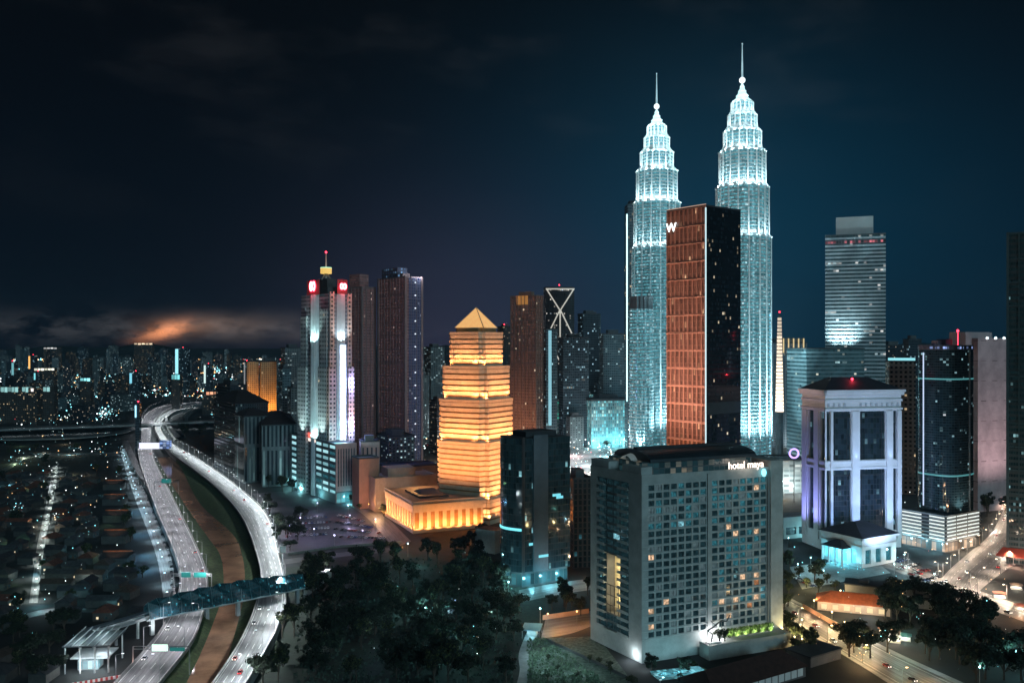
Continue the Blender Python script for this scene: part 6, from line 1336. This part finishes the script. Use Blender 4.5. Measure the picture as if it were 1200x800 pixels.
# stair and ramp at the car park end
S0 = P(352, 686, 8); S1 = P(385, 668, 4); t = thing('stair_ramp', 'pale concrete stair ramp from the footbridge down to the park corner', 'ramp'); mb = MB()
for (a, za), (b, zb) in (((S0, 8.6), (S1, 5.0)),):
    n = Vector((-(b[1] - a[1]), b[0] - a[0])).normalized() * 2; mb.face([(a[0] - n.x, a[1] - n.y, za), (b[0] - n.x, b[1] - n.y, zb), (b[0] + n.x, b[1] + n.y, zb), (a[0] + n.x, a[1] + n.y, za)]); mb.face([(a[0] - n.x, a[1] - n.y, za), (b[0] - n.x, b[1] - n.y, zb), (b[0] - n.x, b[1] - n.y, 0), (a[0] - n.x, a[1] - n.y, 0)])
mb.build('ramp_body', mat('ramp_pale', (.42, .43, .42), .8, var=.15), t)
light('POINT', 2400, (.9, .95, 1), (S1[0], S1[1] - 3, 8), None, .4)
bb = thing('billboard', 'small white billboard at the bend of the far carriageway', 'billboard', (*P(331.5, 652), 0)); mb = MB(); mb.box(-2.2, 2.2, -.15, .15, 3, 7.4); mb.build('panel', mat('billboard_white', (.7, .7, .68), .7, var=.05), bb); mb = MB(); mb.box(-.2, .2, .16, .5, 0, 4); mb.build('post', POLE, bb)
# link from the footbridge to the station canopy
Bq = Vector(P(98, 741, 11)); dd = A0 - Bq; t = thing('walkway', 'slim raised walkway with pale deck from the footbridge to the station canopy', 'walkway', (Bq.x, Bq.y, 0), math.atan2(dd.y, dd.x))
mb = MB(); Lw = dd.length; mb.prism([(0, -1.7), (Lw, -1.7), (Lw, 1.7), (0, 1.7)], 8.6, 9.2); mb.build('deck', MATS['deck_pale'], t)
mb = MB(); mb.box(0, Lw, -2.0, 2.0, 12.0, 12.3); mb.build('roof', mat('walk_roof', (.20, .22, .25), .6, .2, var=.1), t)
for q in (-1.8, 1.8): mb = MB(); mb.box(0, Lw, q - .06, q + .06, 9.2, 10.3); mb.build('railing', POLE, t)
for f in (.15, .5, .85): mb = MB(); mb.box(Lw * f - .5, Lw * f + .5, -.6, .6, 0, 8.55); mb.build('column', MATS['deck_pale'], t)
for f in (.2, .5, .8): light('POINT', 220, (.8, .95, 1), (Lw * f, 0, 11.5), None, .2, parent=t)
# station canopy
c0 = P(80, 788); t = thing('station_canopy', 'white lit station canopy on tall slender columns at the near end of the walkway', 'canopy', (c0[0], c0[1], 0), .10)
mb = MB(); mb.box(-2, 19, -2, 20, 12.2, 12.7); mb.build('canopy_roof', mat('canopy_roof', (.12, .14, .15), .6, var=.15), t)
tr = MB()
for i in range(7): tr.tube((-1 + i * 3.3, -2, 12.8), (.5 + i * 3.3, 20, 14.8), .22, .22, 4); tr.tube((-1 + i * 3.3, 20, 12.8), (.5 + i * 3.3, 20, 14.8), .2, .2, 4)
tr.build('roof_trusses', mat('truss_white', (.4, .45, .47), .5, var=.05), t)
for x in (-1, 5.5, 12, 18):
    for y in (-1.2, 18): mb = MB(); mb.tube((x, y, 0), (x, y, 12.2), .38, .38, 8); mb.build('column', MATS['deck_pale'], t)
mb = MB(); mb.box(0, 17, 2, 16, 5.4, 5.9); mb.build('platform', MATS['deck_pale'], t)
mb = MB(); mb.box(3, 12, 3, 10, 0, 4.6); mb.build('ticket_hall', facade('ticket_glass', (.3, .33, .34), (.2, .3, .33), 2.2, 4.6, .85, .75, lit=.6, c1=(.7, .95, 1), c2=(.4, .85, 1), st=.5), t)
for x, y, z in ((3, 4, 15.6), (12, 10, 15.6)): light('POINT', 1800, (.75, .95, 1), (x, y, z + 1.5), None, .4, parent=t)
for x, y, z in ((4, 0, 9.5), (13, 6, 9.5), (8, -3, 4), (15, 0, 3.5)): light('POINT', 1700, (.8, .95, 1), (x, y, z), None, .4, parent=t)
bx0, bx1 = P(84, 803), P(150, 792); t = thing('road_barrier', 'red and white striped road barrier at the foot of the station canopy', 'barrier'); db = Vector(bx1) - Vector(bx0)
t.location = (*bx0, 0); t.rotation_euler.z = math.atan2(db.y, db.x); nn = 22
mr, mw = MB(), MB()
for i in range(nn): (mr if i % 2 else mw).box(db.length * i / nn, db.length * (i + 1) / nn - .02, -.3, .3, 0, 1.2)
for m_, k, nm in ((mr, (.45, .03, .03), 'red_stripe'), (mw, (.7, .7, .7), 'white_stripe')): m_.build(nm, mat(nm, k, .6, var=.1), t)
light('POINT', 1500, (1, .95, .9), (bx0[0] + 8, bx0[1] - 3, 6), None, .3); light('POINT', 1300, (1, .5, .4), (bx1[0] - 2, bx1[1] - 2, 5), None, .3)

# ================================================================== signs over the highway
def gantry(px0, px1, py, boards, label, z=5.0, hh=7.0, right=True):
    a, b = Vector(P(px0, py, z)), Vector(P(px1, py, z)); d = b - a; t = thing('overhead_sign', label, 'road sign', (a.x, a.y, 0), math.atan2(d.y, d.x)); L = d.length
    for x in (0, L): mb = MB(); mb.tube((x, 0, 0), (x, 0, z + hh + 1.2), .28, .28, 6); mb.build('post', POLE, t)
    mb = MB(); mb.tube((0, 0, z + hh), (L, 0, z + hh), .22, .22, 5); mb.tube((0, 0, z + hh + 1.2), (L, 0, z + hh + 1.2), .22, .22, 5); mb.build('beam', POLE, t)
    for f0, f1, hb, m in boards: mb = MB(); mb.box(L * f0, L * f1, -.5, -.25, z + hh - .8, z + hh - .8 + hb); mb.build('sign_board', m, t)
GREEN = mat('sign_green', (.02, .18, .15), .5, var=0, em=(.03, .32, .30), es=.28, sample=False)
gantry(203, 248, 688, [(.22, .46, 2.9, GREEN), (.54, .86, 2.9, GREEN)], 'gantry with two dark green boards over the near carriageway before the footbridge')
gantry(156, 222, 778, [(.34, .62, 3.0, mat('sign_white_lit', (.5, .6, .5), .5, var=0, em=(.75, 1, .88), es=.9, sample=False)), (.66, .92, 1.6, GREEN)], 'gantry with one glowing white board over the near carriageway by the station')
gantry(181, 209, 573, [(.3, .7, 4.4, GREEN)], 'gantry with one teal board over the near carriageway at mid distance')
gantry(158, 202, 532, [(.12, .66, 8.0, mat('board_lilac', (.4, .4, .5), .5, var=0, em=(.80, .80, 1), es=.95, sample=False)), (.66, .98, 11.0, facade('board_blue', (.1, .15, .4), (.2, .3, .6), 4.4, 3, .85, .8, lit=.8, c1=(.35, .5, 1), c2=(.7, .8, 1), st=.9))], 'long bridge sign glowing lilac and blue across both carriageways', hh=8)

# ================================================================== car park edge, park pavilion and lane
def wall_line(pts, h, m, name, label, cat='wall', z0=0.0):
    mb = MB(); q = [Vector(P(*p)) for p in pts]
    for a, b in zip(q, q[1:]):
        n = Vector((-(b - a).y, (b - a).x)).normalized() * .2; mb.prism([tuple(a - n), tuple(b - n), tuple(b + n), tuple(a + n)], z0, h)
    return tag(mb.build(name, m), label, cat)
wall_line([(338, 650), (400, 641), (470, 636)], 1.6, mat('wall_pale', (.16, .165, .15), .8, var=.15), 'boundary_wall', 'pale low wall along the near edge of the car park')
wall_line([(636, 726), (690, 718)], 2.6, mat('lane_wall', (.45, .30, .22), .8, var=.15), 'lane_wall', 'low wall lit orange along the lane beside the hotel')
wall_line([(640, 750), (700, 778), (735, 795)], 1.4, mat('wall_dark', (.08, .08, .08), .8, var=.2), 'boundary_wall', 'dark low wall between the lit lawn and the hotel')
wall_line([(941, 712), (985, 737)], 2.4, mat('wall_orange', (.50, .28, .18), .8, var=.1), 'street_wall', 'pale orange wall with lamps along the hotel street')
for x, y in ((946, 720), (960, 728), (974, 736)): light('POINT', 900, (1, .62, .35), (*P(x, y), 2.0), None, .2)
pv = thing('park_pavilion', 'small open pavilion with a flat blue roof at the end of the path', 'pavilion', (*P(611, 748), 0), -.15)
mb = MB(); mb.box(0, 9.5, 0, 12, 4.2, 4.6); mb.build('roof', mat('pavilion_roof', (.22, .38, .45), .6, var=.08), pv)
for x in (.4, 9.1):
    for y in (.4, 11.6): mb = MB(); mb.tube((x, y, 0), (x, y, 4.2), .15); mb.build('column', POLE, pv)
mb = MB(); mb.box(2, 7, 6, 11, 0, 2.8); mb.build('kiosk', MATS['white_wall'], pv); light('POINT', 700, (.35, .85, 1), (4, 2, 3), None, .3, parent=pv)
for i, (x, y) in enumerate(((660, 765), (640, 785), (680, 790), (628, 770))): light('POINT', 1700, (.55, .9, 1), (*P(x, y), 7), None, .3)
sb = MB(); r4 = random.Random(44)
for i in range(1500):
    px, py = r4.uniform(618, 715), r4.uniform(748, 806)
    if px > 640 + (py - 748) * 1.4: continue
    x, y = P(px, py); q = r4.uniform(.25, .8); aa = r4.uniform(0, 6.28); sb.face([(x - q * math.cos(aa), y - q * math.sin(aa), .02), (x + q * math.cos(aa), y + q * math.sin(aa), .02), (x + q * .7 * math.cos(aa + .5), y + q * .7 * math.sin(aa + .5), q * 1.3), (x - q * .5 * math.cos(aa), y - q * .5 * math.sin(aa), q * 1.6)])
sb.build('ground_cover', mat('scrub_leaf', (.14, .20, .13), .9, vs=.8, var=.6))['kind'] = 'stuff'
ug = MB()
for i in range(2600):
    px, py = r4.uniform(345, 610), r4.uniform(655, 806)
    if not inside(px, py, PARK): continue
    x, y = P(px, py); q = r4.uniform(.3, 1.0); aa = r4.uniform(0, 6.28); ug.face([(x - q * math.cos(aa), y - q * math.sin(aa), .02), (x + q * math.cos(aa), y + q * math.sin(aa), .02), (x + q * .7 * math.cos(aa + .5), y + q * .7 * math.sin(aa + .5), q * 1.3), (x - q * .5 * math.cos(aa), y - q * .5 * math.sin(aa), q * 1.6)])
ug.build('undergrowth', mat('undergrowth_leaf', (.04, .065, .05), .9, vs=.8, var=.6))['kind'] = 'stuff'
rk = random.Random(3)
for i in range(26):
    px, py = rk.uniform(400, 612), rk.uniform(662, 800); light('POINT', rk.choice((250, 450, 900)), rk.choice(((.3, .9, 1), (.3, .9, 1), (.4, .6, 1), (.6, 1, .9))), (*P(px, py), rk.uniform(8, 13)), None, .3)  # unseen point lights added among the crowns to brighten the leaves
for x, y, pw in ((492, 664, 1300), (508, 690, 700), (520, 735, 500), (478, 722, 500), (512, 742, 400), (575, 745, 400), (590, 720, 900), (600, 690, 1200), (560, 790, 250), (400, 690, 260), (410, 730, 260)): light('POINT', pw, (.35, .95, .95) if x > 440 else BLUE, (*P(x, y), 6), None, .3)
# hotel garden: hedge, lit sculpture tree, glass canopy
hedge = MB(); r5 = random.Random(6); C_, ua_, L_, M_, HH_ = HOTEL
for i in range(1700):
    x = r5.uniform(L_ * .62, L_ - 1); y = r5.uniform(-5.2, -3.2); z = 8.0 + r5.uniform(0, 3.8) * (1 - .2 * r5.random()); q = r5.uniform(.25, .5); aa = r5.uniform(0, 6.28)
    w0 = hotel_w(x, y); hedge.face([(w0[0] - q * math.cos(aa), w0[1] - q * math.sin(aa), z - q), (w0[0] + q * math.cos(aa), w0[1] + q * math.sin(aa), z - q * .4), (w0[0] + q * .3, w0[1] + q * .3, z + q), (w0[0] - q * .6, w0[1], z + q * .6)])
tag(hedge.build('hedge', mat('hedge_leaf', (.10, .17, .03), .9, vs=.6, var=.4)), 'clipped green hedge lit from below on the terrace at the hotel foot', 'hedge')
st = thing('light_sculpture', 'angular white lit branching sculpture on the terrace of the hotel', 'sculpture', hotel_w(L_ * .47, -6.0, 0), ua_); mb = MB()
pp_ = [(0, 0, 7), (1, 0, 11), (-2, 0, 13), (2.5, 0, 15), (6, 0, 17), (9, 0, 16), (11, 0, 19)]
for a, b in zip(pp_, pp_[1:]): mb.tube(a, b, .35, .3, 6)
mb.tube((2.5, 0, 15), (0, .5, 17.5), .25, .15, 5); mb.tube((6, 0, 17), (6.5, .5, 13), .25, .15, 5)
mb.build('branch', mat('sculpture_dark', (.06, .06, .06), .5, var=.1), st); mb = MB(); mb.box(-2, 5, -1.5, 2, 7.05, 7.5); mb.build('plinth', MATS['white_wall'], st)
for x in (0, 6): light('POINT', 1500, (.95, .97, 1), (x, 2.5, 10), None, .3, parent=st)
for x, y in ((.53, -6.5), (.57, -6.8)): o = hotel_w(L_ * x, y); put(TP[4], o[0], o[1], 6.9, 1.0, 'small pale lit tree beside the branching sculpture on the hotel terrace', 'terrace trees', (.9, .9, .9))
gc = hotel_w(L_ * .10, -34); gcf = thing('glass_canopy', 'low glass canopy glowing cyan at the near foot of the hotel', 'canopy', (*P(772, 806), 0), .28); mb = MB()
mb.box(0, 24, 0, 9, 4.0, 4.4, cell=(1.5, 1.5)); mb.build('glass_roof', facade('canopy_glass', (.1, .16, .18), (.05, .12, .14), 1.5, 1.5, .9, .9, lit=.6, c1=(.3, .85, .95), c2=(.6, .95, 1), st=.5, dim=.12, dimc=(.2, .7, .8)), gcf)
mb = MB(); mb.box(.3, 23.7, .3, 8.7, 3.2, 3.95, cell=(1.5, .75)); mb.build('glazing', MATS['canopy_glass'], gcf)
for x in (1, 12, 23): mb = MB(); mb.tube((x, .6, 0), (x, .6, 3.2), .2); mb.build('column', POLE, gcf)
for x in (4, 12, 20): light('POINT', 900, (.35, .88, 1), (x, 4, 6.2), None, .3, parent=gcf)
# long dark roofed hall at the bottom, with a row of white panes
o0 = (84.0, 373.0); t = thing('gabled_hall', 'long hall with dark red gabled roof and a row of pale panes', 'hall', (*o0, 0), R(33)); Lh = 58
mb = MB(); mb.box(0, Lh, 0, 20, 0, 4.8); mb.build('wall', mat('hall_wall', (.10, .09, .09), .85, var=.2), t)
mb = MB(); mb.face([(-1, -1, 4.9), (Lh + 1, -1, 4.9), (Lh - 5, 10, 10.5), (5, 10, 10.5)]); mb.face([(-1, 21, 4.9), (Lh + 1, 21, 4.9), (Lh - 5, 10, 10.5), (5, 10, 10.5)]); mb.face([(Lh + 1, -1, 4.9), (Lh + 1, 21, 4.9), (Lh - 5, 10, 10.5)]); mb.face([(-1, -1, 4.9), (-1, 21, 4.9), (5, 10, 10.5)]); mb.build('roof', mat('hall_roof', (.055, .022, .018), .85, vs=.4, var=.3), t)
for i in range(13): mb = MB(); mb.box(2 + i * 4.2, 2 + i * 4.2 + 3.5, -.2, -.02, 1.0, 4.4); mb.build('window', mat('hall_pane', (.4, .42, .42), .6, var=.1, em=(.7, .9, .95), es=.05, sample=False), t)
t = thing('annex_hall', 'smaller flat dark roofed annex behind the gabled hall', 'hall', (*P(950, 782), 0), R(33)); mb = MB(); mb.box(0, 22, 0, 14, 0, 4.5); mb.build('wall', MATS['hall_wall'], t); mb = MB(); mb.box(-.5, 22.5, -.5, 14.5, 4.52, 5.2); mb.build('roof', ROOFD, t)
# orange roofed villa and the flat roofed blocks behind it
t = thing('orange_villa', 'wide villa with a bright orange tiled hip roof by the hotel street', 'villa', (*P(958, 714), 0), R(-20)); mb = MB(); mb.box(0, 38, 0, 15, 0, 5); mb.build('wall', mat('villa_wall', (.40, .30, .24), .8, var=.15), t)
mb = MB(); mb.prism([(-1, -1), (39, -1), (39, 16), (-1, 16)], 5.02, 9.5, 0, poly2=[(7, 7), (31, 7), (31, 8), (7, 8)]); mb.build('roof', mat('tile_orange', (.50, .12, .045), .8, vs=.5, var=.2), t)
for i in range(6): mb = MB(); mb.box(2 + i * 6, 5 + i * 6, -.15, -.02, 1, 3.6); mb.build('window', glow_mat('villa_window', (1, .75, .4), .7), t)
for x in (4, 16, 28): light('POINT', 1300, (1, .72, .42), (x, -5, 4), None, .3, parent=t)
light('SPOT', 5200, (1, .62, .36), (16, -16, 17), (18, 6, 7), .4, 90, .9, t)
for (px, py), (w_, d_, h_), lb in (((990, 697), (26, 14, 6.5), 'flat dark roofed block directly behind the orange villa'), ((1038, 700), (28, 13, 7.5), 'longer flat dark roofed block with pale wall right of the orange villa'), ((1072, 712), (15, 10, 5), 'small flat roofed shed at the end of the dark blocks')):
    t = thing('flat_block', lb, 'building', (*P(px, py), 0), R(-24)); mb = MB(); mb.box(0, w_, 0, d_, 0, h_); mb.build('wall', mat('flat_wall', (.22, .20, .19), .8, var=.2), t); mb = MB(); mb.box(-.5, w_ + .5, -.5, d_ + .5, h_ + .02, h_ + .7); mb.build('roof', ROOFD, t); mb = MB(); mb.box(w_ * .3, w_ * .5, d_ * .3, d_ * .7, h_ + .72, h_ + 2.2); mb.build('roof_vent', ROOFM, t)
# stalls by the street and the boulevard
for i, (px, py, c_, lb) in enumerate(((1030, 742, (.5, .2, .12), 'red awning food stall by the hotel street'), (1040, 752, (.5, .5, .48), 'white awning food stall by the hotel street'), (1052, 750, (.1, .3, .32), 'teal awning food stall under the dark trees'), (1165, 700, (.45, .12, .08), 'red roofed kiosk on the boulevard'), (1185, 690, (.45, .3, .2), 'tan roofed kiosk below the edge tower'), (1190, 715, (.4, .12, .08), 'red roofed kiosk at the boulevard corner'))):
    t = thing('food_stall', lb, 'stall', (*P(px, py), 0), -.4); mb = MB(); mb.box(0, 6, 0, 4, 0, .9); mb.build('counter', MATS['white_wall'], t); mb = MB(); mb.prism([(-.6, -.6), (6.6, -.6), (6.6, 4.6), (-.6, 4.6)], 2.8, 3.8, 0, poly2=[(2, 1.8), (4, 1.8), (4, 2.2), (2, 2.2)]); mb.build('awning', mat('awning_%d' % i, c_, .7, var=.1), t)
    for x in (.2, 5.8):
        for y in (.2, 3.8): mb = MB(); mb.tube((x, y, .9), (x, y, 2.85), .08); mb.build('post', POLE, t)
    light('POINT', 800, (1, .85, .65) if i != 2 else (.4, .95, .9), (3, 2, 2.3), None, .3, parent=t); light('POINT', 900, (1, .85, .65), (3, -3, 3.5), None, .3, parent=t)
for x, y, pw, c_ in ((1055, 775, 900, (.4, 1, .8)), (1085, 760, 700, (.4, 1, .9)), (1170, 765, 1000, (.2, .95, .75)), (1120, 745, 500, (.3, .9, .8)), (1195, 760, 900, (.2, .95, .8)), (1100, 785, 600, (.5, .9, 1))): light('POINT', pw, c_, (*P(x, y), 5), None, .3)
for x, y, pw, c_ in ((940, 728, 1500, (1, .8, .4)), (955, 745, 1600, (1, .75, .35)), (975, 742, 2200, (1, .7, .35)), (1000, 765, 2600, (1, .7, .3)), (1025, 750, 2000, (1, .9, .7)), (1040, 742, 2200, (.9, 1, .85)), (1060, 742, 1500, (.4, 1, .9)), (1015, 725, 1500, (.4, .8, 1)), (1075, 770, 1200, (1, .8, .5)), (930, 700, 1500, (1, .9, .5)), (945, 690, 1500, (1, .85, .4)), (1130, 700, 4200, (1, .8, .6)), (1160, 690, 5200, (1, .85, .65)), (1180, 705, 5200, (1, .75, .5)), (1150, 720, 3000, (1, .7, .5)), (1175, 650, 5000, (1, .8, .6)), (1165, 620, 5200, (1, .85, .7)), (1100, 660, 3600, (.7, .9, 1))): light('POINT', pw, c_, (*P(x, y), 5), None, .3)
for x, y, pw, c_ in ((700, 735, 2600, ORNG), (655, 738, 2600, ORNG), (960, 760, 2400, (1, .6, .25)), (1010, 785, 2400, (1, .6, .25)), (1090, 800, 2400, (1, .65, .3)), (1120, 690, 5000, (1, .6, .35)), (1195, 725, 3600, (1, .5, .25)), (1140, 735, 2200, (1, .6, .3)), (470, 640, 2600, ORNG), (540, 632, 4200, ORNG), (505, 640, 2600, ORNG)): light('POINT', pw, c_, (*P(x, y), 5), None, .3)
